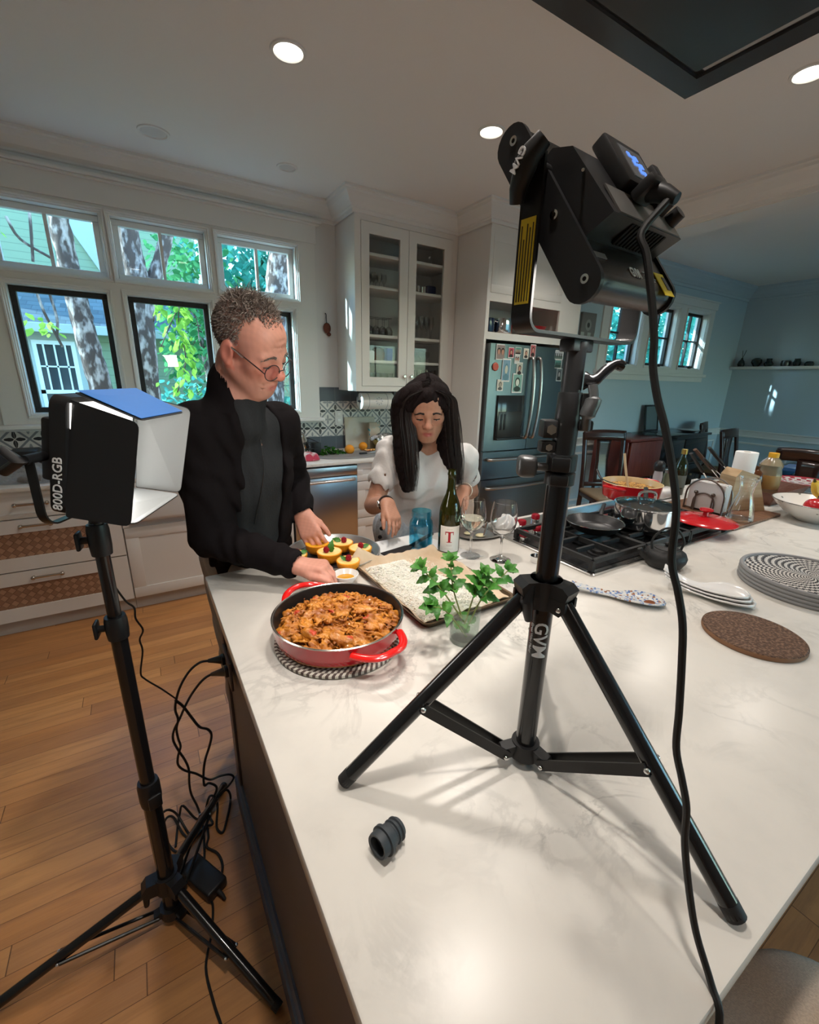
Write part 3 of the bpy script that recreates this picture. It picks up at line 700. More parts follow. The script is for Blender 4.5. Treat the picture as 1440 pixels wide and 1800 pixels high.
MB().tube(bez([(.945, FY-.022, .77), (.955, FY-.048, .77), (1.06, FY-.062, .772), (1.18, FY-.064, .773), (1.30, FY-.062, .772), (1.395, FY-.048, .77), (1.405, FY-.022, .77)], 6), .014, 12, flat=.8).build('handle', STEEL, t)
MB().box(.914, 1.438, FY+.03, FY+.05, .002, .10).build('kick_plate', BLACKP, t, smooth=None)
t = thing('drawer_cabinet', 'cream three-drawer base cabinet between the dishwasher and the fridge', 'cabinet', (1.98, 3.4, 0)); carcass(1.443, 2.533, t)
for a, b in ((1.447, 1.988), (1.992, 2.530)):
    for z0, z1 in ((.735, .884), (.418, .730), (.096, .413)):
        d = shaker(a, b, z0, z1, FY, 'drawer', t, .05 if z1 > .8 else .072)
        pull((a+b)/2+.05, (a+b)/2+.20, (z0+z1)/2+.02, FY, d)

# ------------------------------------------------------------------ glass-fronted wall cabinet
CY = 3.42
t = thing('glass_cabinet', 'tall white wall cabinet with two glazed doors', 'cabinet', (2.05, 3.6, 1.44))
mb = MB().box(1.56, 1.585, CY+.02, YB-.002, 1.44, 2.74).box(2.51, 2.535, CY+.02, YB-.002, 1.44, 2.74).box(1.585, 2.51, CY+.02, YB-.002, 1.44, 1.482).box(1.585, 2.51, CY+.02, YB-.002, 2.68, 2.74).box(1.585, 2.51, YB-.02, YB-.002, 1.48, 2.68)
holed(mb, 1.56, 2.535, 1.44, 2.74, CY, CY+.02, [(1.612, 2.482, 1.482, 2.688)])
mb.build('carcass', CABP, t, smooth=None)
SHZ = (2.488, 2.257, 1.893, 1.692)
for z in SHZ: MB().box(1.588, 2.507, CY+.024, YB-.022, z-.022, z, .002).build('shelf', CABP, t, smooth=30)
for a, b, ga, gb, kx in ((1.615, 2.040, 1.684, 1.960, 2.012), (2.044, 2.480, 2.118, 2.396, 2.082)):
    mb = MB(); holed(mb, a, b, 1.485, 2.685, CY-.002, CY+.020, [(ga, gb, 1.556, 2.607)]); d = mb.build('door', CABP, t, smooth=None)
    MB().box(ga-.006, gb+.006, CY+.008, CY+.012, 1.55, 2.613).build('glass_pane', CPANE, d, smooth=None)
    MB().lathe([(0, 0), (.007, 0), (.006, .014), (.014, .018), (.0165, .026), (.012, .031), (0, .032)], n=20, M=T(kx, CY-.002, 1.567) @ rotm('X', 90)).build('knob', NICKEL, d)
# glassware behind the doors, every piece its own object
TG = pane_mat('thin glass', (.90, .91, .91), .25)
def stem_glass(name, label, h, r, grp):
    t = thing(name, label, 'glass', group=grp, local=True)
    MB().lathe([(r*.8, .003), (0, .004), (.003, .008), (.003, h*.42), (r*.55, h*.5), (r, h*.68), (r*.95, h*.85), (r*.82, h)], n=18).build('bowl', TG, t)
    MB().lathe([(0, 0), (r*.8, 0), (r*.8, .003), (.0, .005)], n=18).build('foot', TG, t); return t
def tumbler(name, label, h, r, grp, m=None):
    return MB().lathe([(0, 0), (r*.86, 0), (r, h), (r*.95, h), (r*.82, .006), (0, .006)], n=18).build(name, m or TG, None, label, 'glass', grp, origin=(0, 0, 0))
def rowof(o, pts, rz=0):
    for i, p_ in enumerate(pts):
        if i == 0: o.location = p_
        else: dup(o, p_)
rowof(stem_glass('cordial_glass', 'little stemmed glasses clustered on the second shelf, left door', .13, .026, 'cordial glasses behind the left door'), [(1.70+.055*i, 3.60+.07*j, 2.257) for i in range(4) for j in range(2)]+[(1.925, 3.63, 2.257)])
g = stem_glass('wine_glass', 'wine glasses standing upside down on the third shelf, left door', .15, .036, 'upturned wine glasses behind the left door'); 
for ch in g.children: ch.rotation_euler.x = pi; ch.location.z = .15
rowof(g, [(1.70+.062*i, 3.58+.08*j, 1.893) for i in range(5) for j in range(2)])
rowof(tumbler('tumbler', 'plain tumblers on the cabinet floor, left door', .11, .032, 'tumblers behind the left door'), [(1.70+.066*i, 3.58+.08*j, 1.482) for i in range(5) for j in range(2)])
rowof(tumbler('silver_beaker', 'silver beakers on the second shelf, right door', .075, .030, 'silver beakers', CHROME), [(2.17, 3.60, 2.257), (2.24, 3.59, 2.257), (2.31, 3.60, 2.257)])
rowof(stem_glass('champagne_flute', 'tall champagne flutes on the third shelf, right door', .20, .024, 'champagne flutes'), [(2.12+.055*i, 3.58+.07*j, 1.893) for i in range(6) for j in range(2)])
rowof(stem_glass('liqueur_glass', 'small stemmed glasses on the fourth shelf, right door', .10, .026, 'small glasses behind the right door'), [(2.13+.06*i, 3.60, 1.692) for i in range(5)])
rowof(tumbler('highball_glass', 'tall straight glasses on the cabinet floor, right door', .15, .030, 'tall glasses behind the right door'), [(2.14+.075*i, 3.60, 1.482) for i in range(5)])
MB().box(2.33, 2.42, 3.56, 3.66, 2.257, 2.345, .01).build('blue_box', mat('navy tin', (.02, .03, .09), .4), None, 'small navy box beside the silver beakers', 'box')
MB().box(1.69, 1.80, 3.55, 3.65, 1.692, 1.775, .012).build('white_box', CERAM, None, 'white box on the fourth shelf, left door', 'box')
mb = MB().lathe([(0, 0), (.05, 0), (.062, .03), (.06, .07), (.045, .105), (.02, .115), (0, .118)], (1.865, 3.62, 1.692), 24); mb.build('brown_bag', mat('brown paper bag', (.20, .10, .06), .7, bump=(30, .6)), None, 'crumpled brown bag beside the white box on the fourth shelf', 'bag')
MB().box(1.91, 1.965, 3.53, 3.60, 1.692, 1.80, .004).build('blue_carton', mat('blue carton', (.07, .10, .50), .5), None, 'bright blue carton at the end of the fourth shelf', 'box')

# ------------------------------------------------------------------ fridge surround and fridge
EY = 3.0
t = thing('fridge_surround', 'tall white cabinet built round and above the fridge', 'cabinet', (3.1, 3.4, 0))
mb = MB().box(2.54, 2.562, EY, YB-.002, 0, 2.74).box(3.47, 3.70, EY, YB-.002, 1.9, 2.74).box(3.625, 3.70, EY, YB-.002, 0, 1.9).box(2.562, 3.47, EY+.02, YB-.002, 2.21, 2.74).box(2.562, 3.47, EY+.02, YB-.002, 1.89, 1.942)
holed(mb, 2.562, 3.47, 1.885, 2.74, EY, EY+.02, [(2.575, 3.42, 1.942, 2.178)]); mb.box(2.562, 3.47, 3.5, 3.52, 1.94, 2.21)
mb.build('carcass', CABP, t, smooth=None)
MB().box(2.563, 3.468, EY+.021, 3.499, 1.943, 1.946).build('niche_lining', mat('niche wood', (.30, .24, .19), .5), t, smooth=None)
for a, b in ((2.575, 2.995), (3.000, 3.418)):
    d = shaker(a, b, 2.242, 2.668, EY-.004, 'door', t, .06); kx = 2.975 if a < 2.8 else 3.02
    MB().lathe([(0, 0), (.006, 0), (.006, .012), (.013, .016), (.014, .024), (0, .028)], n=16, M=T(kx, EY-.004, 2.30) @ rotm('X', 90)).build('knob', NICKEL, d)
def pot(name, label, x, y, z, r, h, m, cat='pot', handles=True):
    t = thing(name, label, cat, (x, y, z)); MB().lathe([(0, 0), (r*.94, 0), (r, .01), (r, h), (r*.97, h), (r*.95, .012), (0, .012)], (x, y, z), 32).build('body', m, t)
    if handles:
        for s in (-1, 1): MB().tube(bez([(x+s*r*.98, y-.03, z+h*.75), (x+s*(r+.03), y-.02, z+h*.8), (x+s*(r+.03), y+.02, z+h*.8), (x+s*r*.98, y+.03, z+h*.75)], 5), .005, 8).build('handle', m, t)
    return t
pot('stock_pot', 'dark blue enamel pot in the niche above the fridge', 2.66, 3.12, 1.946, .068, .115, mat('navy enamel', (.012, .02, .05), .15, coat=.5))
pot('steel_pot', 'shiny steel pot in the niche above the fridge', 2.84, 3.12, 1.946, .088, .125, CHROME)
mb = MB().lathe([(0, 0), (.09, 0), (.135, .085), (.14, .088), (.13, .085), (.085, .008), (0, .008)], (3.22, 3.14, 1.946), 40); mb.build('red_bowl', REDE, None, 'red bowl in the niche above the fridge', 'bowl')
FZ = 2.925
t = thing('fridge', 'large steel french-door fridge with water dispenser and stuck-on photos', 'fridge', (3.05, 3.3, 0))
MB().box(2.578, 3.535, FZ+.06, 3.6, .02, 1.85, .004).build('body', mat('fridge side', (.09, .09, .09), .45, .5), t, smooth=30)
MB().box(2.60, 3.52, FZ+.03, 3.5, .0, .05).build('foot_grille', BLACKP, t, smooth=None)
def door_panel(x0, x1, z0, z1, name):
    def fn(u, v): xx = x0+(x1-x0)*u; b = (xx-3.06)/.48; return (xx, FZ+.028*b*b, z0+(z1-z0)*v)
    mb = MB(); n = 12; mb.grid(fn, n, 1); vs = []
    k = len(mb.v); mb.v += [(p_[0], FZ+.062, p_[2]) for p_ in mb.v]; mb.mi += [0]*n
    mb.f += [tuple(k+i for i in f)[::-1] for f in mb.f[:n]]
    w = n+1
    for i in range(n): mb.f += [(i, k+i, k+i+1, i+1), (w+i, w+i+1, k+w+i+1, k+w+i)]; mb.mi += [0, 0]
    mb.f += [(0, w, k+w, k), (n, k+n, k+w+n, w+n)]; mb.mi += [0, 0]
    return mb.build(name, FRSTEEL, t, smooth=30)
dl = door_panel(2.580, 3.072, .945, 1.852, 'door'); dr = door_panel(3.078, 3.538, .945, 1.852, 'door')
w1 = door_panel(2.580, 3.538, .682, .932, 'drawer'); w2 = door_panel(2.580, 3.538, .085, .672, 'drawer')
for dd, xs in ((dl, 3.030), (dr, 3.120)):
    MB().tube(bez([(xs, FZ-.002, 1.05), (xs+.004, FZ-.035, 1.07), (xs+.012, FZ-.055, 1.25), (xs+.014, FZ-.060, 1.42), (xs+.010, FZ-.055, 1.58), (xs+.002, FZ-.035, 1.735), (xs, FZ-.002, 1.755)], 6), .014, 10).build('handle', STEEL, dd)
for dd, z in ((w1, .868), (w2, .600)): MB().tube(bez([(2.63, FZ+.02, z), (2.64, FZ-.02, z), (2.85, FZ-.042, z), (3.06, FZ-.05, z), (3.27, FZ-.042, z), (3.48, FZ-.02, z), (3.49, FZ+.02, z)], 6), .013, 10).build('handle', STEEL, dd)
mb = MB().box(2.685, 3.000, FZ-.003, FZ+.03, 1.04, 1.43, .004); d = mb.build('dispenser', mat('dispenser black glass', (.02, .022, .023), .12), dl, smooth=30)
MB().box(2.70, 2.985, FZ-.006, FZ+.0, 1.06, 1.29, .003).build('dispenser_recess', mat('dispenser recess', (.07, .066, .062), .35, .7), t, smooth=30)
MB().box(2.725, 2.745, FZ-.012, FZ-.004, 1.13, 1.27, .003).box(2.765, 2.785, FZ-.012, FZ-.004, 1.13, 1.27, .003).box(2.69, 2.995, FZ-.02, FZ-.004, 1.04, 1.058, .003).build('dispenser_levers', BLACKP, t, smooth=30)
# photos stuck to the doors
def photo(px, pz, w, h, bg, skin, hair, label, border=(.75, .75, .72), kind=0):
    b = (px-3.06)/.48; y = FZ+.028*b*b-.0025
    ms = [mat('photo border', border, .4), mat('photo backdrop', bg, .4), mat('photo hair', hair, .4), mat('photo face', skin, .4)]
    mb = MB().box(px-w/2, px+w/2, y-.0008, y+.0008, pz-h/2, pz+h/2); mb.cm = 1; mb.box(px-w*.44, px+w*.44, y-.0012, y, pz-h*.44, pz+h*.44)
    def disc(cx, cz, rx, rz, dy): mb.lathe([(0, 0), (1, 0), (1, .0004), (0, .0004)], n=18, M=T(cx, y-dy, cz) @ rotm('X', 90) @ Matrix.Diagonal((rx, rz, 1, 1)))
    if kind == 0: mb.cm = 2; disc(px, pz+h*.06, w*.25, h*.24, .0012); disc(px, pz-h*.30, w*.34, h*.14, .0012); mb.cm = 3; disc(px, pz+h*.03, w*.17, h*.18, .0017)
    elif kind == 1:
        for q in (-.22, .2): mb.cm = 2; disc(px+w*q, pz+h*.05, w*.2, h*.22, .0012); mb.cm = 3; disc(px+w*q, pz, w*.14, h*.17, .0017)
    else:
        mb.cm = 2; mb.box(px-w*.44, px+w*.44, y-.0016, y, pz-h*.44, pz-h*.1); mb.cm = 3
        for q in (-.3, -.1, .12, .32): mb.box(px+w*q-w*.05, px+w*q+w*.05, y-.002, y, pz-h*.25, pz+h*.18)
    mb.build('photo_print', ms, None, label, 'photo', 'photos stuck to the fridge', smooth=None)
SK, HR = (.50, .27, .19), (.03, .02, .018)
photo(2.685, 1.785, .105, .125, (.28, .22, .20), SK, HR, 'photo of two faces at the top corner of the fridge door', kind=1)
photo(2.795, 1.785, .065, .085, (.50, .05, .09), SK, HR, 'red-backed portrait photo near the top of the fridge door')
photo(2.872, 1.803, .070, .060, (.10, .28, .22), SK, HR, 'small green landscape-format photo near the top of the fridge door', kind=2)
photo(2.868, 1.735, .060, .075, (.55, .55, .52), SK, (.05, .05, .05), 'white-bordered card with two faces below the small green photo', kind=1)
photo(2.965, 1.785, .060, .085, (.62, .56, .45), SK, HR, 'cream portrait card beside the red photo by the door handle')
photo(3.045, 1.812, .065, .105, (.40, .09, .10), (.55, .25, .2), HR, 'tall reddish portrait photo above the fridge handle')
photo(2.757, 1.640, .095, .190, (.20, .34, .44), (.60, .62, .50), (.12, .25, .30), 'tall blue-and-cream photo in the middle of the fridge door')
photo(2.905, 1.655, .070, .110, (.48, .50, .42), SK, HR, 'pale card beside the tall blue photo')
photo(2.705, 1.515, .070, .095, (.64, .60, .50), (.40, .35, .28), (.10, .10, .09), 'cream drawing pinned above the water dispenser')
photo(2.895, 1.535, .120, .165, (.22, .40, .34), (.66, .70, .60), (.03, .05, .04), 'green portrait photo above the dispenser with dark curly hair', kind=0)
photo(3.395, 1.795, .130, .080, (.42, .44, .46), (.05, .05, .05), (.10, .14, .12), 'group photo at the top of the other fridge door', kind=2)
photo(3.405, 1.715, .095, .075, (.07, .20, .18), (.03, .03, .03), (.03, .06, .05), 'dark green group photo below the group photo on the other door', kind=2)
photo(3.440, 1.620, .070, .115, (.09, .11, .12), (.30, .30, .30), (.02, .02, .02), 'narrow dark photo lowest on the other fridge door', (.5, .55, .55))
MB().lathe([(0, 0), (.032, 0), (.036, .004), (.03, .010), (0, .012)], n=8, M=T(2.64, FZ+.02, 1.665) @ rotm('X', 90)).build('magnet', mat('orange magnet', (.5, .10, .07), .4), None, 'orange flower-shaped magnet at the edge of the fridge door', 'magnet')

# ------------------------------------------------------------------ things on and over the back worktop
ZB = .912
t = thing('paper_towel_roll', 'printed white paper towel roll on a holder under the glass cabinet', 'paper towel', (1.81, 3.55, 1.28))
mb = MB().lathe([(.02, 0), (.068, .0), (.070, .004), (.070, .306), (.068, .31), (.02, .31), (.02, 0)], n=48, M=T(1.655, 3.55, 1.352) @ rotm('Y', 90))
PTM, N_, L_2, b_ = _new('printed paper towel'); nt = PTM.node_tree; x_, y_, z_ = xyz(nt)
uu = x_; base = mixc(nt, (((uu+.095).a() < .003)+((uu-.085).a() < .003)).mn(1.0)*.8, (.74, .73, .70), (.25, .27, .30))
dd_ = ((x_*x_+(z_-.075)*(z_-.075)).sq()); th_ = (z_-.075).at2(x_)
st = (dd_ < ((th_*4.0).co().a()*.028+.008))*(dd_ > ((th_*4.0).co().a()*.022+.004))
base = mixc(nt, st*.8, base, (.30, .32, .35)); L_2.new(base, b_.inputs['Base Color']); b_.inputs['Roughness'].default_value = .9
mb.build('paper_roll', PTM, t); MB().tube([(1.635, 3.55, 1.44), (1.635, 3.55, 1.352), (1.985, 3.55, 1.352), (1.985, 3.55, 1.44)], .007, 8).build('holder', BLACKP, t)
t = thing('wall_socket', 'white double socket plate on the patterned tiles', 'socket', (1.552, 3.79, 1.13)); MB().box(1.514, 1.590, YB-.015, YB-.0085, 1.127, 1.254, .003).build('plate', WHITE, t, smooth=30); [MB().box(1.535, 1.569, YB-.017, YB-.014, z, z+.036, .004).build('outlet', CERAM, t, smooth=30) for z in (1.145, 1.20)]
tag(MB().box(-.155, .155, -.006, .006, 0, .285, .006, 3).build('cutting_board', mat('stained plastic board', (.60, .57, .48), .45, var=(6, (.50, .38, .16), .5, .75)), smooth=35), 'cream plastic cutting board leaning against the tiles', 'cutting board')
cb = bpy.data.objects['cutting_board']; cb.location = (1.755, 3.755, ZB+.001); cb.rotation_euler = (radians(-5), 0, radians(0))
MB().box(1.80, 1.91, 3.66, 3.70, ZB, ZB+.24, .004).build('tea_carton', mat('tan carton', (.48, .42, .32), .5, var=(12, (.05, .30, .36), .60, .62)), None, 'tan and teal carton standing before the cutting board', 'carton')
mb = MB().lathe([(0, 0), (.05, 0), (.105, .07), (.11, .10), (.104, .10), (.09, .06), (0, .02)], (1.90, 3.56, ZB), 36)
t = thing('mixing_bowl', 'yellow-green bowl covered with crumpled foil beside the cutting board', 'bowl', (1.90, 3.56, ZB)); mb.build('bowl', mat('yellow glaze', (.42, .36, .10), .25), t)
def foil(u, v):
    a = 2*pi*u; r = .13*v*(1+.08*sin(5*a)); return (1.90+r*cos(a), 3.56+r*sin(a), ZB+.10+.055*(1-v)**.6+.012*sin(9*a+7*v)*v+.006*sin(31*u*v+3))
MB().grid(foil, 40, 12).build('foil_cover', mat('foil', (.75, .76, .78), .22, 1, bump=(45, .8)), t, smooth=20)
ORANGE = mat('orange peel', (.80, .30, .015), .42, bump=(260, .25))
def whole_orange(p_, r, label): return MB().ball((p_[0], p_[1], ZB+r), r, 28, 18, sc=(1, 1, .96)).build('orange', ORANGE, None, label, 'orange', 'oranges on the back worktop')
whole_orange((1.505, 3.45), .042, 'whole orange nearest the herbs on the back worktop'); whole_orange((1.695, 3.58), .040, 'whole orange lying among peelings before the foil-topped bowl')
MB().lathe([(0, 0), (.34, 0), (.345, .004), (.335, .009), (0, .010)], (1.52, 3.40, ZB), 48, sx=1, sy=.50).build('chopping_mat', mat('grey mat', (.23, .23, .225), .5), None, 'grey oval chopping mat on the back worktop', 'mat')
mb = MB(); rr = NR.random((260, 3)); leaves(mb, [(1.33+.24*(a-.5)+.02, 3.50+.13*(b-.5), ZB+.012+.06*c*(1-(2*a-1)**2)) for a, b, c in rr], .028, .1); mb.build('herb_bunch', leaf_mat('dark herb', (.02, .09, .015), (.06, .20, .03)), None, 'heap of chopped green herbs on the grey mat', 'herbs', kind='stuff', smooth=None, recalc=False)
mb = MB()
for a, b in NR.random((26, 2)): mb.ball((1.66+.16*a, 3.46+.07*b, ZB+.019), .010, 8, 6, sc=(1, .8, .7))
mb.build('peelings', mat('peelings', (.45, .10, .03), .5, var=(40, (.7, .45, .12), .4, .6)), None, 'scraps of peel scattered on the grey mat', 'scraps', kind='stuff')
t = thing('paring_knife', 'small black-handled knife lying on the grey mat', 'knife', (1.60, 3.36, ZB+.01)); MB().box(1.555, 1.625, 3.352, 3.368, ZB+.011, ZB+.025, .004, M=None).build('handle', BLACKP, t, smooth=30); MB().box(1.625, 1.72, 3.355, 3.365, ZB+.014, ZB+.016).build('blade', CHROME, t, smooth=None)
t = thing('dish_rack', 'black wire dish rack on the worktop by the window', 'dish rack', (1.02, 3.58, ZB))
mb = MB()
for z in (.02, .07, .12): mb.tube([(.86, 3.44, ZB+z), (1.225, 3.44, ZB+z), (1.225, 3.70, ZB+z), (.86, 3.70, ZB+z)], .0032, 6, closed=True)
for k in range(13): x = .865+.03*k; mb.tube([(x, 3.44, ZB+.12), (x, 3.44, ZB+.01), (x, 3.70, ZB+.01), (x, 3.70, ZB+.12)], .0022, 6)
mb.build('wire_basket', BLACKP, t); MB().box(1.19, 1.255, 3.46, 3.54, ZB+.01, ZB+.115, .006).build('cutlery_cup', BLACKP, t, smooth=30)
mb = MB().lathe([(0, .16), (.07, .158), (.125, .12), (.155, .03), (.16, .0), (.152, 0), (.145, .03), (.118, .11), (.065, .15), (0, .151)], n=44, M=T(1.02, 3.57, ZB+.075) @ rotm('X', 18) @ rotm('Y', -8)); mb.build('steel_bowl', CHROME, None, 'upturned shiny steel bowl in the dish rack', 'bowl')
def wadded(x0, y0, z0, w, d, h, amp, seed):
    def fn(u, v):
        a, b = 2*pi*u, v; r = (1-.15*sin(3*a+seed))*(sin(pi*min(b*.52+.02, .55))); return (x0+w*r*cos(a), y0+d*r*sin(a), z0+h*(1-b)*(1+.3*sin(4*a+seed)*b)+amp*sin(7*a+9*b+seed)*b*(1-b)*2+.003)
    return MB().grid(fn, 60, 18)
wadded(1.08, 3.34, ZB, .125, .075, .06, .03, 2.0).build('kitchen_towel', mat('red striped towel', (.72, .66, .65), .9, var=(9, (.48, .05, .09), .48, .56)), None, 'crumpled red and white kitchen towel on the back worktop', 'towel', smooth=180)
MB().box(.93, 1.06, 3.74, 3.79, 1.202, 1.265, .02, 3).build('wooden_box', mat('brown wood', (.11, .06, .035), .5), None, 'small rounded brown box on the window ledge', 'box')
t = thing('wall_ornament', 'small copper fish-shaped mould hanging on the wall by the window', 'ornament', (1.46, 3.78, 1.90)); MB().ball((1.462, 3.785, 1.945), .04, 18, 12, sc=(.85, .3, 1.1)).ball((1.477, 3.785, 1.898), .02, 12, 8, sc=(1, .3, .8)).build('mould', mat('old copper', (.14, .045, .028), .45, .6, bump=(60, .5)), t); MB().tube(bez([(1.458, 3.782, 1.985), (1.456, 3.782, 2.02), (1.456, 3.785, 2.055), (1.450, 3.79, 2.06)], 4), .004, 6).build('hook', BRONZE, t)
# far end of the worktop beside the rattan drawers
MB().box(-.73, -.585, 3.52, 3.70, ZB, ZB+.15, .012).build('radio', BLACKP, None, 'black box-shaped radio at the end of the back worktop', 'radio')
CLING = mat('clear film', (.62, .64, .66), .12, trans=.75, ior=1.2, bump=(60, .8))
wadded(-.60, 3.30, ZB, .15, .09, .12, .03, 1.0).build('plastic_bag', CLING, None, 'crumpled clear plastic bag nearest the end of the back worktop', 'bag', smooth=25)
wadded(-.42, 3.34, ZB, .13, .09, .10, .03, 4.0).build('plastic_bag', CLING, None, 'crumpled clear plastic bag lying behind the studio light', 'bag', smooth=25)
mb = MB()
for a, b in NR.random((30, 2)): mb.ball((-.66+.10*a, 3.27+.06*b, ZB+.014), .012, 8, 6)
mb.build('nuts', mat('brown nuts', (.16, .10, .06), .6), None, 'small heap of brown nuts inside the plastic bag', 'nuts', kind='stuff')
# ------------------------------------------------------------------ the island
ZC = .920
IX0, IX1, IY0, IY1 = .110, 3.80, .068, 1.434
tag(MB().box(IX0, IX1, IY0, IY1, ZC-.032, ZC, .004, 2).build('island_worktop', QUARTZ, smooth=30, origin=(.11, .07, ZC-.032)), 'broad veined pale stone worktop of the island', 'worktop')
TAUPE = mat('taupe island paint', (.105, .088, .092), .5)
t = thing('island_cabinet', 'dark taupe island cabinet under the pale stone worktop', 'cabinet', (1.9, .75, 0))
MB().box(.165, IX1-.04, .44, 1.40, .0, ZC-.033).build('carcass', TAUPE, t, smooth=None)
mb = MB().box(.140, .165, .10, 1.40, 0, ZC-.033, .002); mb.box(.132, .142, 1.335, 1.405, .10, ZC-.033, .003); mb.build('end_panel', TAUPE, t, smooth=30)
PLINTH_REFL = mat('plinth window reflection', (.095, .115, .16), .4)  # blue grey of reflected window light put into the plinth colour
MB().sweep([(.140, .10, .0), (.140, 1.405, .0)], [(0, 0), (0, .12), (-.006, .12), (-.012, .105), (-.018, .10), (-.018, 0)], closed=False).build('plinth', PLINTH_REFL, t, smooth=None)
pz = onx(402, 1172, .13); py_, pzz = pz.y, pz.z
MB().box(.124, .132, py_-.06, py_+.06, pzz-.05, pzz+.05, .003).build('socket_plate', TAUPE, t, smooth=30)

# ------------------------------------------------------------------ round braiser of curry on a woven trivet
PC = Vector((.356, .900, 0)); PR = .161; PZ = .993
mb = MB()
for k in range(13):
    r = .150-.0115*k; mb.tube([(PC.x-.004+r*cos(a*2*pi/72), PC.y-.008+r*sin(a*2*pi/72), ZC+.0065) for a in range(72)], .0064, 6, closed=True)
TRV, N_, L2_, b_ = _new('striped rope'); nt = TRV.node_tree; x_, y_, z_ = xyz(nt); an = y_.at2(x_); rr_ = (x_*x_+y_*y_).sq()
st = ((an*34.0/ (2*pi)*2.0+rr_*60.0).f() < .5); L2_.new(mixc(nt, st, (.62, .58, .50), (.10, .07, .06)), b_.inputs['Base Color']); b_.inputs['Roughness'].default_value = .85
mb.build('woven_trivet', TRV, None, 'round striped rope trivet under the red curry pan', 'trivet')
ZP = ZC+.0135
t = thing('braiser_pan', 'wide red enamelled braiser with two loop handles full of curry', 'pan', (PC.x, PC.y, ZP))
def redfade():
    m, N, L, b = _new('pan red enamel'); nt = m.node_tree; x, y, z = xyz(nt)
    b.inputs['Base Color'].default_value = (.50, .010, .018, 1); b.inputs['Roughness'].default_value = .15; b.inputs['Coat Weight'].default_value = .6; return m
PANRED = redfade()
H0 = PZ-ZP
MB().lathe([(0, .0), (.132, 0), (.143, .003), (.152, .012), (.158, .030), (PR-.001, H0-.006), (PR, H0-.002), (PR-.003, H0)], (PC.x, PC.y, ZP), 72).build('body', PANRED, t)
MB().lathe([(PR-.003, H0), (PR-.006, H0-.002), (.154, .034), (.148, .014), (.130, .008), (0, .008)], (PC.x, PC.y, ZP), 72).build('dark_lining', mat('black enamel', (.012, .012, .012), .4), t)
MB().lathe([(PR+.0004, H0-.0022), (PR+.0006, H0-.001), (PR-.0020, H0+.0008), (PR-.0042, H0-.0006)], (PC.x, PC.y, ZP), 72).build('steel_rim', NICKEL, t)
HRED = mat('bright red handle', (.74, .012, .010), .18, coat=.6)
for d in ((-.18, 1.0), (.22, -1.0)):
    d = Vector((d[0], d[1], 0)).normalized(); s_ = Vector((-d.y, d.x, 0)); pts = []
    for k in range(-7, 8):
        q = k/7; w = .070*q; out = PR-.001+.044*(1-abs(q)**3.2); pts.append(PC+d*(out-.012*abs(q)**2)+s_*w+Vector((0, 0, PZ-.016+.006*(1-abs(q)))))
    MB().tube(bez(pts, 3), .0098, 10, flat=.75).build('loop_handle', HRED, t)
# the curry: lumps of chicken and shreds in sauce, nobody could count them
CUR = col_mat('curry', .30, bump=(70, .6), coat=.35)
fl = Field((PC.x-.155, PC.y-.155, .938), (PC.x+.155, PC.y+.155, 1.02), .0020)
rs = random.Random(5)
fl.slab((PC.x-.16, PC.y-.16, .94), (PC.x+.16, PC.y+.16, 1.0), lambda x, y, z: np.maximum(z-.953, np.sqrt((x-PC.x)**2+(y-PC.y)**2)-.150), k=.001, sub=False)
for k in range(250):
    r = .143*sqrt(rs.random()); a = rs.random()*2*pi; zz = .957+.030*(1-(r/.160)**2)*rs.random()+.004
    c = (PC.x+r*cos(a), PC.y+r*sin(a), zz); R = Matrix.Rotation(rs.random()*6, 3, 'Z') @ Matrix.Rotation(rs.random()*2-1, 3, 'X')
    fl.ell(c, (.008+.013*rs.random(), .006+.008*rs.random(), .004+.006*rs.random()), R, k=.002)
for k in range(11):
    r = .125*sqrt(rs.random()); a = rs.random()*2*pi; R = Matrix.Rotation(rs.random()*6, 3, 'Z') @ Matrix.Rotation(rs.random()-.5, 3, 'X'); fl.ell((PC.x+r*cos(a), PC.y+r*sin(a), .976+.012*(1-(r/.14)**2)), (.016+.008*rs.random(), .010+.005*rs.random(), .008+.004*rs.random()), R, k=.002)
for k in range(520):
    r = .135*sqrt(rs.random()); a = rs.random()*2*pi; b = rs.random()*6.3; z = .968+.026*(1-(r/.15)**2)*(.6+.5*rs.random()); l = .006+.014*rs.random()
    p0 = np.array((PC.x+r*cos(a), PC.y+r*sin(a), z)); p1 = p0+np.array((cos(b)*l, sin(b)*l, .006*(rs.random()-.5))); fl.cap(p0, p1, .0024, .0015, k=.0015)
fl.add((PC.x-.16, PC.y-.16, .93), (PC.x+.16, PC.y+.16, 1.04), lambda x, y, z: .0012*np.sin(x*620+4*np.sin(y*210))*np.sin(y*560+3*np.sin(z*300+x*150))*np.sin(z*500+1)+.0010*np.sin(x*310+y*280))
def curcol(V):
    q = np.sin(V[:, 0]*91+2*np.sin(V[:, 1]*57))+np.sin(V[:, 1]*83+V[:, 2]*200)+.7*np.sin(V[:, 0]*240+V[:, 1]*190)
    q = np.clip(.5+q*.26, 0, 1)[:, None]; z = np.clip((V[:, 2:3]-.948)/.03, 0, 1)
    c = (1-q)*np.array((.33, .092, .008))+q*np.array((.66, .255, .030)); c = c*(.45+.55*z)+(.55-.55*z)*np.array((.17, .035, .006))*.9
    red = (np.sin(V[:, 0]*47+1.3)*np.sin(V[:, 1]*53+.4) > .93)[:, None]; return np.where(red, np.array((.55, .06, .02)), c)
field_obj('curry', fl, CUR, None, curcol, 1, label='chunky orange chicken curry filling the red pan', cat='curry', kind='stuff')

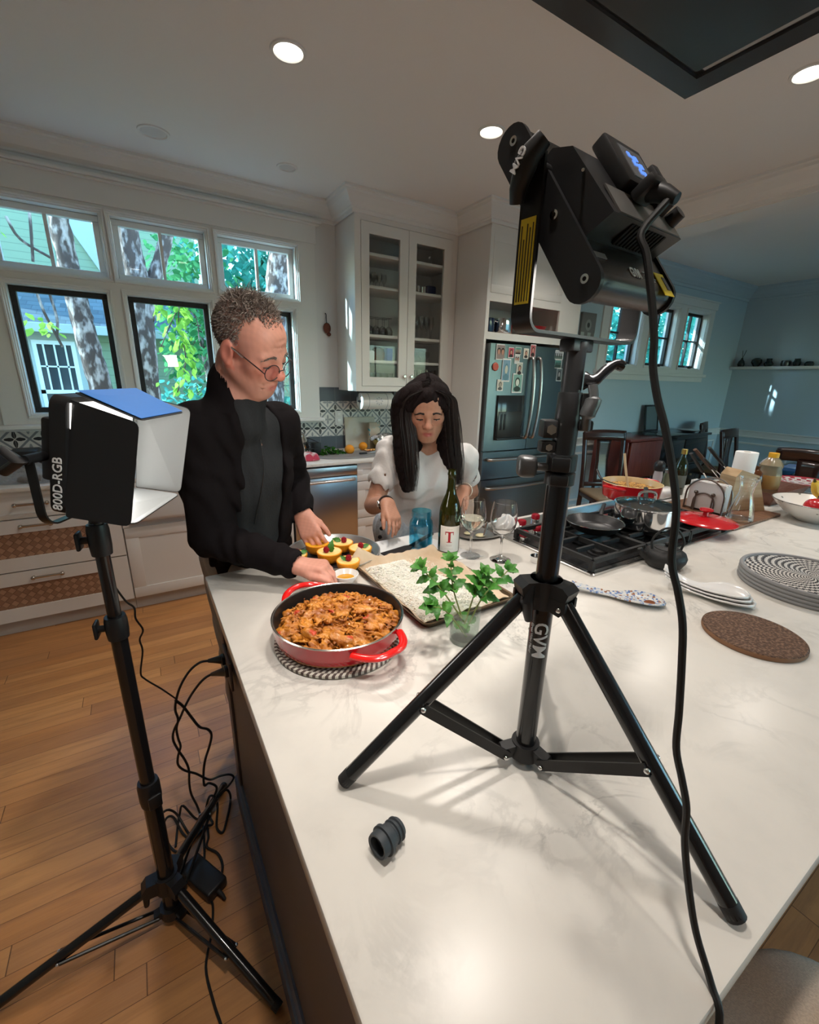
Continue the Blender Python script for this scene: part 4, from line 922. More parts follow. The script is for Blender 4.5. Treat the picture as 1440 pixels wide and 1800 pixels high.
# ------------------------------------------------------------------ baking tray of rice
TX0, TX1, TY0, TY1 = .556, .880, .812, 1.252
t = thing('baking_tray', 'brown metal baking tray lined with parchment under the rice', 'tray', ((TX0+TX1)/2, (TY0+TY1)/2, ZC))
mb = MB(); TRAYM = mat('browned tray', (.17, .115, .07), .38, .75, bump=(40, .1))
def rrect(x0, x1, y0, y1, r, z, n=6):
    o = []
    for cx, cy, a0 in ((x1-r, y1-r, 0), (x0+r, y1-r, pi/2), (x0+r, y0+r, pi), (x1-r, y0+r, 1.5*pi)):
        for k in range(n+1): a = a0+pi/2*k/n; o.append((cx+r*cos(a), cy+r*sin(a), z))
    return o
def loops(mb, ls, cap0=True, cap1=True):
    n = len(ls[0]); vs = [p_ for l in ls for p_ in l]; fs = []
    for i in range(len(ls)-1):
        for j in range(n): fs.append((i*n+j, i*n+(j+1) % n, (i+1)*n+(j+1) % n, (i+1)*n+j))
    if cap0: fs.append(tuple(range(n))[::-1])
    if cap1: fs.append(tuple((len(ls)-1)*n+j for j in range(n)))
    return mb.raw(vs, fs)
loops(mb, [rrect(TX0+.012, TX1-.012, TY0+.012, TY1-.012, .02, ZC+.001), rrect(TX0+.003, TX1-.003, TY0+.003, TY1-.003, .025, ZC+.022), rrect(TX0-.002, TX1+.002, TY0-.002, TY1+.002, .026, ZC+.024), rrect(TX0-.002, TX1+.002, TY0-.002, TY1+.002, .026, ZC+.020), rrect(TX0+.004, TX1-.004, TY0+.004, TY1-.004, .025, ZC+.0215), rrect(TX0+.014, TX1-.014, TY0+.014, TY1-.014, .02, ZC+.004)])
mb.build('pan', TRAYM, t)
def parch(u, v):
    x = TX0+.002+(TX1-TX0-.004)*u; y = TY0+.004+(TY1-TY0-.008)*v; e = min(u, 1-u, v*1.3, (1-v)*1.3); z = ZC+.0055
    if e < .07: z += (.07-e)/.07*(.017+.004*sin(17*u+5*v)+.003*sin(31*v+2)) ; 
    if v > .80: z += ((v-.80)/.2)**2*.038*max(0, 1-abs(u-.12)/.22); y += ((v-.80)/.2)**2*.015*max(0, 1-abs(u-.12)/.22); x -= ((v-.8)/.2)*.02*max(0, 1-abs(u-.12)/.22)
    if v > .93: z += (v-.86)*.04*(1+sin(20*u))
    return (x, y, z+.0012*sin(60*u+20*v))
MB().grid(parch, 60, 70).build('parchment', mat('parchment', (.55, .40, .26), .6, var=(8, (.66, .52, .37), .4, .6)), t, smooth=60, mods=[('SOLIDIFY', dict(thickness=.0006, offset=1))])
RICE = mat('cooked rice', (.90, .86, .75), .45, sss=.12)
mb = MB()
def ricez(x, y):
    u = (x-TX0)/(TX1-TX0); v = (y-TY0)/(TY1-TY0)
    lim = .66+.10*sin(5*v+1)-.30*max(0, v-.6); e = min(u-.05, lim+.06-u, v-.05, .93-v); h = .021*min(1, max(0, e)*9); return h*(1+.18*sin(18*u+11*v)*sin(13*v+3*u))+(.0032*NR.random() if h > .006 else 0), e
def rs_(u, v):
    x = TX0+.02+(TX1-TX0-.04)*u*.86; y = TY0+.02+(TY1-TY0-.04)*v; h, e = ricez(x, y); return (x, y, ZC+.007+h-(.004 if e <= 0 else 0))
mb.grid(rs_, 70, 90); mb.cm = 1
g = NR.random((15000, 6))
for q in g:
    x = TX0+.02+(TX1-TX0-.04)*q[0]*.84; y = TY0+.02+(TY1-TY0-.04)*q[1]; h, e = ricez(x, y)
    if e <= .0 and q[2] > .06: continue
    z = ZC+.0082+max(h, 0)+.0035*q[3]; a = 6.28*q[4]; d = Vector((cos(a), sin(a), .9*(q[5]-.5)))*.0050; s_ = Vector((-sin(a), cos(a), 0))*.0015; c = Vector((x, y, z)); up = Vector((0, 0, .0012))
    mb.raw([c-d, c+s_, c+up, c-s_, c+d], [(0, 1, 2), (0, 2, 3), (4, 2, 1), (4, 3, 2)])
mb.build('rice', [mat('rice gap shade', (.76, .71, .58), .6), RICE], None, 'spread of cooked white rice over the parchment in the tray', 'rice', kind='stuff', smooth=None, recalc=False)  # base sheet coloured darker to stand for shade between the grains

# ------------------------------------------------------------------ round tray of filled orange halves
OC = Vector((.535, 1.385, 0))
t = thing('round_tray', 'round metal baking tin holding the filled orange halves', 'tray', (OC.x, OC.y, ZC))
MB().lathe([(0, 0), (.150, 0), (.165, .026), (.169, .027), (.169, .029), (.164, .0285), (.148, .003), (0, .003)], (OC.x, OC.y, ZC+.001), 64).build('tin', mat('tin grey', (.55, .56, .55), .33, .85), t)
MB().lathe([(0, .0), (.147, 0), (.147, .0012), (0, .0012)], (OC.x, OC.y, ZC+.0045), 64).build('dark_base', mat('dark base', (.06, .06, .065), .45, .5), t)
PEEL = mat('orange rind', (.92, .34, .012), .38, bump=(300, .2)); PULP = mat('mango cream', (.90, .60, .16), .45, bump=(60, .3), var=(14, (.90, .74, .36), .4, .6)); YPULP = mat('orange flesh', (.90, .48, .02), .3, bump=(90, .5))
RASP = mat('raspberry', (.42, .008, .022), .35, bump=(400, .8)); MINT = mat('mint leaf green', (.030, .150, .018), .42, bump=(90, .25), var=(22, (.085, .27, .035), .35, .7))
def mleaf(mb, base, d, up, L, W, cup=.12):
    d = Vector(d).normalized(); up = Vector(up); up = (up-d*up.dot(d)).normalized(); s_ = d.cross(up); base = Vector(base); n = 8; vs = []; fs = []
    for i in range(n+1):
        u = i/n; w = W*sin(pi*u**.75)**.9*(1+.12*((i % 2)*2-1)) if 0 < i < n else 0.0006
        c = base+d*L*u+up*(L*(.12*sin(pi*u)-.22*u*u)); e = up*w*cup*2
        vs += [c-s_*w+e, c-s_*w*.5+e*.15+up*w*.12, c, c+s_*w*.5+e*.15+up*w*.12, c+s_*w+e]
    for i in range(n):
        for j in range(4): fs.append((i*5+j, i*5+j+1, (i+1)*5+j+1, (i+1)*5+j))
    return mb.raw(vs, fs)
ZO = ZC+.006
halves = [((.392, 1.372), .040, 'c', 'orange half by the man\'s sleeve, at the edge of the tin, with a raspberry'),
          ((.490, 1.432), .043, 'y', 'orange half with plain orange flesh and dark specks at the back of the round tin'),
          ((.578, 1.405), .040, 'c', 'orange half beside the plain-fleshed one, topped with mint and a raspberry'),
          ((.500, 1.335), .044, 'c', 'orange half in the middle of the round tin with an upright mint leaf'),
          ((.612, 1.322), .042, 'c', 'orange half nearest the woman, topped with a raspberry'),
          ((.530, 1.242), .040, 'c', 'orange half at the front of the tin beside the parchment, with a raspberry'),
          ((.428, 1.275), .036, 'y', 'smaller orange half partly behind the man\'s hand, without garnish')]
for (x, y), r, kd, lb in halves:
    t = thing('orange_half', lb, 'orange half', (x, y, ZO), group='filled orange halves')
    MB().lathe([(0, 0), (r*.35, .001), (r*.68, r*.18), (r*.92, r*.5), (r, r*.95), (r*.97, r*1.0), (r*.90, r*.99)], (x, y, ZO), 40).build('peel', PEEL, t)
    prof = [(r*.93, r*.985), (r*.80, r*1.0), (r*.45, r*.96), (0, r*.94)] if kd == 'c' else [(r*.93, r*.985), (r*.82, r*.93), (r*.5, r*.80), (0, r*.76)]
    MB().lathe(prof, (x, y, ZO), 40).build('filling', PULP if kd == 'c' else YPULP, t)
def rasp(x, y, z, lb):
    mb = MB(); mb.ball((x, y, z+.009), .0085, 14, 10, sc=(1, 1, 1.05))
    for i in range(5):
        for j in range(9): a = j*2*pi/9+i*.35; b = -1.0+i*.5; mb.ball((x+.0085*cos(a)*cos(b), y+.0085*sin(a)*cos(b), z+.009+.009*sin(b)), .0028, 7, 5)
    mb.build('raspberry', RASP, None, lb, 'raspberry', 'raspberries on the orange halves')
def garnish(x, y, z, d, L, lb):
    mb = MB(); mleaf(mb, (x, y, z), d, (-.5, -.7, .6), L, L*.27); mb.build('mint_leaf', MINT, None, lb, 'mint leaf', 'mint leaves on the orange halves', smooth=60)
zt = ZO+.040
rasp(.394, 1.368, zt, 'raspberry on the orange half by the man\'s sleeve'); rasp(.583, 1.402, zt-.001, 'raspberry on the orange half at the back, beside a mint leaf')
rasp(.488, 1.332, zt+.003, 'dark raspberry on the middle orange half, at the foot of the upright leaf'); rasp(.612, 1.318, zt+.001, 'raspberry on the orange half nearest the woman'); rasp(.530, 1.238, zt-.001, 'large raspberry on the front orange half beside the parchment')
garnish(.405, 1.362, zt+.001, (.9, .2, .25), .030, 'mint leaf lying on the orange half by the man\'s sleeve'); garnish(.575, 1.412, zt+.001, (-.8, .5, .3), .034, 'mint leaf beside the raspberry at the back of the tin')
garnish(.503, 1.328, zt+.001, (.1, 0, 1), .045, 'tall upright mint leaf on the middle orange half'); garnish(.617, 1.315, zt+.003, (.9, -.1, .3), .028, 'small mint leaf on the orange half nearest the woman'); garnish(.523, 1.240, zt+.001, (-.7, .3, .6), .026, 'small mint leaf on the front orange half')
# small white bowl of dressing
t = thing('dipping_bowl', 'small white bowl of golden dressing under the man\'s fingers', 'bowl', (.490, 1.170, ZC)); MB().lathe([(0, 0), (.020, 0), (.024, .004), (.038, .026), (.041, .034), (.039, .035), (.034, .026), (.018, .007), (0, .006)], (.490, 1.170, ZC+.0005), 40).build('bowl', CERAM, t)
MB().lathe([(0, .020), (.0325, .020), (.030, .0185), (0, .0185)], (.490, 1.170, ZC), 32).build('dressing', mat('golden dressing', (.62, .30, .015), .12), t)
# sheet of paper, slotted spatula
pp = [onz(640, 957, ZC+.0012), onz(716, 995, ZC+.0012), onz(850, 978, ZC+.0012), onz(735, 938, ZC+.0012)]
mb = MB(); mb.raw([tuple(q) for q in pp]+[tuple(q+Vector((0, 0, .0008))) for q in pp], [(0, 1, 2, 3), (7, 6, 5, 4), (0, 4, 5, 1), (1, 5, 6, 2), (2, 6, 7, 3), (3, 7, 4, 0)]); mb.build('paper_sheet', mat('white paper', (.74, .73, .71), .7), None, 'white paper sheet under the black spatula and the blue jar', 'paper', smooth=None)
t = thing('spatula', 'black plastic spatula lying on the white paper', 'spatula', (.76, 1.34, ZC+.002)); a = onz(688, 972, ZC+.006); b = onz(716, 962, ZC+.012); c = onz(760, 938, ZC+.02); dd = (b-a).normalized(); sd = Vector((-dd.y, dd.x, 0)).normalized()
mb = MB(); loops(mb, [[tuple(a-dd*.03+sd*w+Vector((0, 0, h))) for w, h in ((-.028, -.003), (.028, -.003), (.028, 0), (-.028, 0))], [tuple(b+sd*w+Vector((0, 0, h))) for w, h in ((-.020, -.004), (.020, -.004), (.020, 0), (-.020, 0))], [tuple(b+dd*.02+sd*w+Vector((0, 0, h))) for w, h in ((-.008, -.004), (.008, -.004), (.008, .002), (-.008, .002))]]); mb.build('blade', BLACKP, t, smooth=30)
MB().tube([b+dd*.015, b+(c-b)*.5, c], .007, 10).build('handle', BLACKP, t)
# blue mason jar
JC = (.868, 1.318); t = thing('mason_jar', 'blue glass mason jar of water beside the wine bottle', 'jar', (JC[0], JC[1], ZC))
JB = pane_mat('blue glass', (.50, .86, .96), .16, .03)
jp = [(0, .0), (.036, 0), (.043, .006), (.0455, .02), (.0455, .095), (.043, .108), (.036, .120), (.0355, .126), (.0385, .128), (.0375, .132), (.0385, .136), (.0372, .141), (.0375, .150)]
MB().lathe(jp+[(.0345, .150), (.0338, .128), (.0335, .120), (.0405, .106), (.0425, .094), (.0425, .02), (.038, .008), (0, .007)], (JC[0], JC[1], ZC+.002), 48).build('jar', JB, t)
MB().lathe([(0, .0085), (.037, .0085), (.0418, .02), (.0418, .085), (0, .085)], (JC[0], JC[1], ZC+.002), 40).build('water', pane_mat('jar water', (.86, .96, .99), .10), t)
# wine bottle
BC = Vector((.943, 1.238, 0)); t = thing('wine_bottle', 'dark green wine bottle with a white label lettered T', 'bottle', (BC.x, BC.y, ZC))
BG = mat('bottle glass', (.030, .030, .004), .05, trans=.35, ior=1.5); bp = [(0, .002), (.030, .0), (.0395, .004), (.041, .012), (.041, .150), (.0385, .175), (.030, .203), (.020, .228), (.0155, .250), (.0145, .285), (.0150, .297), (.0165, .299), (.0165, .306), (.0150, .309), (.0150, .318)]
MB().lathe(bp+[(.0105, .318), (.0105, .25), (.017, .222), (.036, .17), (.037, .012), (0, .012)], (BC.x, BC.y, ZC), 56).build('bottle', BG, t)
MB().lathe([(0, .013), (.036, .013), (.036, .10), (0, .10)], (BC.x, BC.y, ZC), 40).build('wine', mat('white wine in bottle', (.10, .09, .02), .1), t)
LBL = mat('label paper', (.76, .73, .67), .6); ang0 = atan2(-BC.y, -BC.x)+.12
lb = MB().lathe([(.0413, .012), (.0416, .013), (.0416, .112), (.0413, .113)], (BC.x, BC.y, ZC), 40, a0=ang0-.98, a1=ang0+.98).build('label', LBL, t)
def wraptext(txt, size, z, m, r=.0419, bold=0, width=1.0, name='lettering', par=None):
    mb = MB(); text_mesh(mb, txt, None, size, .0002, bold, width)
    mb.v = [(BC.x+(r+p_[2])*cos(ang0+p_[0]/r), BC.y+(r+p_[2])*sin(ang0+p_[0]/r), ZC+z+p_[1]) for p_ in mb.v]; return mb
RTX = mat('label red', (.38, .012, .02), .5)
mb = MB()
def tq(x0, x1, z0, z1):
    n = 6; vs = []
    for k in range(n+1):
        a = ang0+(x0+(x1-x0)*k/n)/.0419
        for z in (z0, z1): vs.append((BC.x+.0420*cos(a), BC.y+.0420*sin(a), ZC+z))
    mb.raw(vs, [(2*k, 2*k+2, 2*k+3, 2*k+1) for k in range(n)])
cx = -.003
tq(cx-.015, cx+.015, .0885, .0925); tq(cx-.0045, cx+.0045, .052, .0885); tq(cx-.010, cx+.010, .050, .0525); tq(cx-.016, cx-.0135, .080, .0925); tq(cx+.0135, cx+.016, .080, .0925)
mb.build('letter_t', RTX, lb, smooth=None)
mb = MB()
for z, w in ((.101, .011), (.040, .012), (.036, .010), (.024, .017)): tq(cx-w, cx+w, z, z+.0011)
mb.build('fine_print', mat('label grey', (.45, .38, .35), .6), lb, smooth=None)
# wine glasses
WG = mat('wine glass crystal', (1, 1, 1), 0.0, trans=1, ior=1.42)
def big_glass(x, y, lb, wine):
    t = thing('wine_glass', lb, 'wine glass', (x, y, ZC), 'big wine glasses on the island')
    o = (x, y, ZC); MB().lathe([(.0045, .088), (.012, .096), (.030, .110), (.044, .132), (.048, .155), (.046, .185), (.0395, .222), (.0388, .2225), (.0450, .185), (.0469, .155), (.043, .133), (.029, .112), (.010, .099), (0, .098)], o, 48).build('bowl', WG, t)
    MB().lathe([(0, .0005), (.0375, .0005), (.038, .002), (.020, .005), (.007, .011), (.0042, .022), (.0040, .060), (.0052, .080), (.0062, .090), (0, .097)], o, 40).build('stem', WG, t)
    if wine: MB().lathe([(0, .0990), (.0095, .0997), (.0285, .1125), (.0425, .1332), (.0460, .150), (0, .150)], o, 40).build('wine', mat('white wine', (.96, .95, .80), 0, trans=1, ior=1.33), t)
big_glass(.988, 1.160, 'wine glass half full of white wine beside the bottle', True); big_glass(1.063, 1.078, 'empty wine glass nearest the big tripod pole', False)
# platter, slivers, napkin
t = thing('oval_platter', 'oval pewter platter behind the wine glasses', 'platter', (1.19, 1.335, ZC)); MB().lathe([(0, 0), (.085, 0), (.125, .008), (.128, .010), (.123, .0105), (.085, .003), (0, .003)], (1.19, 1.335, ZC+.0005), 56, sy=.68).build('platter', mat('pewter', (.40, .40, .39), .32, .9), t)
GHEE = mat('pale butter', (.66, .60, .36), .4)
for k, (x, y, r) in enumerate(((1.130, 1.345, .022), (1.158, 1.300, .024))): MB().ball((x, y, ZC+.008), r, 16, 8, sc=(1, .8, .22)).build('garlic_slice', GHEE, None, ('yellowish slice at the near end of the pewter platter', 'pale slice further along the pewter platter')[k], 'slice', 'slices on the platter')
t = thing('table_knife', 'steel table knife lying across the pewter platter', 'knife', (1.21, 1.34, ZC+.01)); a = Vector((1.155, 1.275, ZC+.014)); b = Vector((1.275, 1.395, ZC+.016)); MB().tube([a, a.lerp(b, .55)], .005, 8, flat=.3).build('blade', CHROME, t); MB().tube([a.lerp(b, .55), b], .006, 8).build('handle', CHROME, t)
wadded(1.295, 1.300, ZC+.004, .062, .045, .072, .03, .6).build('paper_napkin', mat('white napkin', (.74, .73, .71), .9), None, 'crumpled white paper napkin at the end of the platter', 'napkin', smooth=180)
# tumbler of mint
MC = Vector((.626, .737, ZC)); t = thing('water_tumbler', 'clear glass tumbler of water holding mint sprigs', 'glass', tuple(MC))
MB().lathe([(0, 0), (.034, 0), (.0362, .003), (.0385, .092), (.0372, .0925), (.0345, .012), (0, .011)], tuple(MC), 48).build('tumbler', pane_mat('tumbler glass', (.93, .96, .95), .16), t); MB().lathe([(0, .0125), (.034, .0135), (.0355, .062), (0, .062)], tuple(MC), 40).build('water', pane_mat('tumbler water', (.93, .98, .94), .08), t)
def pq(px, py, y): return ony(px, py, y)
STEM = mat('mint stem', (.20, .24, .06), .5)
def sprig(base, tip, leafs, lb, mid=None):
    t = thing('mint_sprig', lb, 'mint sprig', tuple(base), 'mint sprigs in the tumbler')
    pts = bez([base, base.lerp(tip, .5)+Vector((0, 0, .012)) if mid is None else mid, tip], 8); MB().tube(pts, [.0022-.0009*i/len(pts) for i in range(len(pts))], 7).build('stem', STEM, t)
    mb = MB(); n = leafs+1
    for k in range(n):
        f = .45+.55*k/(n-1); p_ = pts[min(len(pts)-1, int(f*(len(pts)-1)))]; d = (pts[min(len(pts)-1, int(f*(len(pts)-1))+1)]-pts[max(0, int(f*(len(pts)-1))-1)]).normalized()
        a0 = k*1.57+random.random()*.6
        for s_ in (0, pi):
            u = d.orthogonal().normalized(); w = d.cross(u); out = u*cos(a0+s_)+w*sin(a0+s_)
            L = .045*(1-.40*abs(f-.62)/.4)*(.85+.3*random.random()); mleaf(mb, p_, out*.9+d*.35+Vector((0, 0, .05)), Vector((-.35, -.55, .75)), L, L*.27)
    for s_ in range(4): a0 = s_*pi/2; u = d.orthogonal().normalized(); w = d.cross(u); mleaf(mb, pts[-1], d*.8+(u*cos(a0)+w*sin(a0))*.7, Vector((-.35, -.55, .75)), .028, .010)
    mb.build('leaves', MINT, t, smooth=60, recalc=False)
bs = MC+Vector((0, 0, .045))
sprig(bs+Vector((.004, .004, 0)), pq(740, 998, .80), 5, 'mint sprig leaning towards the rice tray, furthest from the tripod', pq(775, 1035, .77))
sprig(bs+Vector((.0, .006, .004)), pq(792, 985, .80), 5, 'tallest mint sprig in the middle of the tumbler', pq(797, 1035, .77))
sprig(bs+Vector((-.006, -.006, 0)), pq(852, 1008, .72), 6, 'bushy mint sprig leaning towards the tripod leg', pq(835, 1042, .73))
sprig(bs+Vector((.006, -.008, .002)), pq(893, 1003, .70), 5, 'mint sprig whose tip reaches nearest the tripod pole', pq(850, 1048, .71))
sprig(bs+Vector((.0, -.01, -.030)), pq(758, 1066, .70), 3, 'low mint sprig with one broad leaf over the tumbler rim', pq(785, 1075, .71))
mb = MB()
for q in range(5): mleaf(mb, MC+Vector((-.012+.006*q, -.004+.004*(q % 3), .028+.007*q)), (cos(q*2.1), sin(q*2.1), .4), (-.4, -.6, .7), .030, .011)
mb.build('submerged_leaves', MINT, bpy.data.objects['mint_sprig.001'], smooth=60, recalc=False)
# bottle stopper
sa = onz(663, 1489, ZC+.0205); sa.z = ZC+.0207; sdir = (onz(701, 1450, ZC+.0205)-sa); sdir.z = -.0035; sdir.normalize()
MB().lathe([(0, .012), (.0115, .012), (.013, .0), (.0165, -.001), (.0175, .003), (.0175, .012), (.0205, .013), (.0205, .019), (.0165, .020), (.0160, .029), (.0145, .031), (.0145, .0335), (.0168, .035), (.0168, .037), (.0145, .039), (.0145, .041), (.0168, .043), (.0168, .045), (.014, .047), (.0135, .050), (.010, .050), (0, .049)], n=32, M=frame(sa, (0, 0, 1), sdir) @ Matrix.Diagonal((1, 1, .86, 1))).build('wine_stopper', mat('grey rubber', (.035, .042, .048), .55), None, 'dark grey rubber bottle stopper lying alone on the worktop', 'stopper')
# cork trivet, rope mats
CORK = mat('dark cork', (.075, .036, .020), .7, bump=(140, .5), var=(150, (.22, .125, .075), .44, .64))
t = thing('cork_trivet', 'round dark cork trivet', 'trivet', (1.304, .374, ZC)); MB().lathe([(0, 0), (.110, 0), (.113, .003), (.113, .011), (.110, .014), (0, .014)], (1.304, .374, ZC+.0003), 72).build('cork', CORK, t)
MB().lathe([(.1132, .0015), (.1138, .004), (.1138, .010), (.1132, .0125)], (1.304, .374, ZC), 72).build('rind', mat('cork edge', (.24, .12, .06), .7), t)
MATC = Vector((1.808, .415, ZC)); t = thing('rope_tray', 'round grey rope tray with a black and white woven top', 'tray', tuple(MATC))
ROPE, N_, L2_, b_ = _new('grey rope'); nt = ROPE.node_tree; x_, y_, z_ = xyz(nt); an = y_.at2(x_)
L2_.new(mixc(nt, ((an*60.0+z_*320.0).f() < .35)*.6, (.30, .30, .30), (.13, .13, .135)), b_.inputs['Base Color']); b_.inputs['Roughness'].default_value = .9
SWIRL, N_, L2_, b_ = _new('woven swirl'); nt = SWIRL.node_tree; x_, y_, z_ = xyz(nt); an = y_.at2(x_); rr_ = (x_*x_+y_*y_).sq()
ring = (rr_/.0075).fl(); st = ((an*(22.0/(2*pi))+ring*.34).f() < .5); L2_.new(mixc(nt, st, (.60, .58, .54), (.05, .05, .055)), b_.inputs['Base Color']); b_.inputs['Roughness'].default_value = .9
mb = MB()
for k in range(4): mb.tube([(MATC.x+.183*cos(a*2*pi/90), MATC.y+.183*sin(a*2*pi/90), ZC+.0070+.0125*k) for a in range(90)], .0072, 8, closed=True)
mb.build('rope_wall', ROPE, t); mb = MB()
for k in range(24):
    r = .173-.0075*k; 
    if r > .003: mb.tube([(MATC.x+r*cos(a*2*pi/80), MATC.y+r*sin(a*2*pi/80), ZC+.041) for a in range(80)], .0044, 6, closed=True)
mb.build('woven_top', SWIRL, t)
# spoon rests
def spoonrest(name, a, b, W, lb, m, z, grp=None, lift=.016, bowl=.011):
    d = (b-a); L = d.length; d = d.normalized(); s_ = Vector((-d.y, d.x, 0))
    def prof(u):
        return W*(.34+.12*(1-u)) if u < .40 else W*(.412+.588*sin(min(1, (u-.40)/.35)*pi/2)**1.6) if u < .75 else W*sqrt(max(0, 1-((u-.75)/.25)**2))
    def fn(u, v):
        w = prof(u)*(v*2-1) if u < 1 else 0; q = abs(v*2-1); zz = .004+lift*max(0, .45-u)*1.5*(.45-u)*2+bowl*q**2.2*(.45 if u < .5 else .45+.55*min(1, (u-.5)/.2)); return tuple(Vector((a.x, a.y, z))+d*L*u+s_*w+Vector((0, 0, zz)))
    mb = MB().grid(fn, 44, 14); return mb.build(name, m, None, lb, 'spoon rest', grp, smooth=180, mods=[('SOLIDIFY', dict(thickness=.005, offset=-1))])
SPK = mat('speckled glaze', (.62, .62, .64), .15, coat=.5, var=(85, (.10, .14, .30), .50, .56))
def speck():
    m, N, L, b = _new('blue speckle glaze'); nt = m.node_tree; tc = N.new('ShaderNodeTexCoord')
    v = N.new('ShaderNodeTexVoronoi'); v.inputs['Scale'].default_value = 170; L.new(tc.outputs['Object'], v.inputs['Vector']); r = N.new('ShaderNodeValToRGB'); r.color_ramp.interpolation = 'CONSTANT'
    for p_, c in ((0, (.62, .62, .60)), (.42, (.12, .20, .42)), (.60, (.40, .48, .60)), (.75, (.62, .62, .6)), (.90, (.30, .14, .08))):
        e = r.color_ramp.elements.new(p_) if p_ > 0 else r.color_ramp.elements[0]; e.position = p_; e.color = c4(c)
    sp = N.new('ShaderNodeSeparateColor'); L.new(v.outputs['Color'], sp.inputs[0]); L.new(sp.outputs[0], r.inputs[0]); L.new(r.outputs[0], b.inputs['Base Color']); b.inputs['Roughness'].default_value = .14; return m
sr = spoonrest('spoon_rest', onz(1003, 1036, ZC)+Vector((-.0, 0, 0)), onz(1170, 1068, ZC), .043, 'blue speckled ceramic spoon rest beside the tripod', speck(), ZC+.001)
MB().ball((1.222, .606, ZC+.0105), .016, 14, 8, sc=(1.2, .9, .16)).build('sauce_smear', mat('brown sauce', (.20, .06, .02), .25), None, 'brown smear of sauce in the speckled spoon rest', 'sauce')
WC = mat('white porcelain', (.80, .79, .77), .10, coat=.5); a0, b0 = onz(1165, 1032, ZC), onz(1327, 1072, ZC)
for k, (dx, lb) in enumerate(((0, 'lowest white porcelain spoon rest of the stack'), (.012, 'middle white porcelain spoon rest of the stack'), (.022, 'top white porcelain spoon rest of the stack'))): spoonrest('spoon_rest', a0+Vector((dx*.4, dx*.6, 0)), b0+Vector((dx*.2, dx*.9, 0)), .052, lb, WC, ZC+.001+.0085*k, 'stacked white spoon rests', .06, .016)
mb = MB().lathe([(0, 0), (.019, 0), (.021, .003), (.0225, .024), (.0235, .0245), (.0215, .024), (.0195, .004), (0, .003)], (1.168, 1.0, ZC+.0004), 32); t = thing('measuring_cup', 'little steel measuring cup behind the tripod pole', 'cup', (1.168, 1.0, ZC)); mb.build('cup', CHROME, t)

# ------------------------------------------------------------------ cooktop
t = thing('gas_cooktop', 'stainless gas cooktop with black iron grates set in the island', 'cooktop', (1.74, 1.1, ZC))
CX0, CX1, CY0, CY1 = 1.237, 2.240, .815, 1.395
loops(mb := MB(), [rrect(CX0, CX1, CY0, CY1, .012, ZC+.0004), rrect(CX0, CX1, CY0, CY1, .012, ZC+.005), rrect(CX0+.004, CX1-.004, CY0+.004, CY1-.004, .012, ZC+.008), rrect(CX0+.022, CX1-.022, CY0+.022, CY1-.022, .012, ZC+.006)]); mb.build('steel_tray', mat('cooktop steel', (.50, .49, .47), .24, 1), t, smooth=30)
MB().box(CX0+.030, CX1-.03, CY0+.03, 1.205, ZC+.0065, ZC+.0085).build('burner_well', mat('black burner well', (.02, .02, .021), .2), t, smooth=None)
for bx, by, r in ((1.43, .93, .036), (1.43, 1.11, .042), (1.74, 1.01, .055), (2.05, .92, .036), (2.05, 1.11, .042)):
    MB().lathe([(0, .0085), (r*1.15, .0085), (r*1.15, .014), (r*.9, .016), (r*.9, .026), (r*.8, .031), (0, .032)], (bx, by, ZC), 28).build('burner', IRON, t)
for g0, g1 in ((1.268, 1.575), (1.585, 1.895), (1.905, 2.212)):
    mb = MB(); y0, y1 = .842, 1.205; zt = ZC+.045
    for a, b in (((g0, y0), (g1, y0)), ((g0, y1), (g1, y1)), ((g0, y0), (g0, y1)), ((g1, y0), (g1, y1)), ((g0, (y0+y1)/2), (g1, (y0+y1)/2)), (((g0+g1)/2, y0), ((g0+g1)/2, y1))): mb.sweep([(a[0], a[1], zt), (b[0], b[1], zt)], [(-.006, -.012), (.006, -.012), (.006, .006), (-.006, .006)])
    for yy in (y0+.09, y1-.09):
        for s_ in (-1, 1): mb.sweep([((g0+g1)/2+s_*.028, yy, zt+.001), ((g0+g1)/2+s_*.125, yy, zt+.001)], [(-.005, -.010), (.005, -.010), (.005, .006), (-.005, .006)])
    for x in (g0, g1):
        for y in (y0, y1): mb.box(x-.008, x+.008, y-.008, y+.008, ZC+.008, zt)
    mb.build('grate', IRON, t, smooth=None)
RK = mat('red knob', (.33, .006, .018), .25, coat=.4)
for (px, py) in ((918, 915), (942, 905), (922, 935), (945, 925), (975, 905)):
    q = onz(px, py, ZC+.04); k = MB().lathe([(0, .006), (.019, .006), (.0185, .020), (.0165, .022), (0, .022)], (q.x, q.y, ZC), 28).build('knob_skirt', CHROME, t); MB().lathe([(0, .022), (.0185, .022), (.020, .026), (.019, .040), (.016, .044), (0, .0445)], (q.x, q.y, ZC), 28).build('red_knob', RK, k)
ZG = ZC+.052
# frying pan
FC = Vector((1.545, 1.045, ZG)); t = thing('frying_pan', 'black non-stick frying pan on the front burner', 'pan', tuple(FC)); MB().lathe([(0, 0), (.080, 0), (.092, .008), (.112, .034), (.1145, .035), (.113, .0365), (.109, .034), (.090, .011), (.078, .003), (0, .003)], tuple(FC), 56).build('pan', mat('non-stick', (.022, .022, .023), .32, bump=(200, .05)), t)
MB().lathe([(.1128, .0345), (.1152, .0355), (.1150, .037), (.1120, .0372), (.1105, .036)], tuple(FC), 56).build('bright_rim', CHROME, t)
MB().tube(bez([FC+Vector((.100, .045, .030)), FC+Vector((.15, .075, .042)), FC+Vector((.235, .125, .046))], 6), .009, 10, flat=.6).build('handle', BLACKP, t)
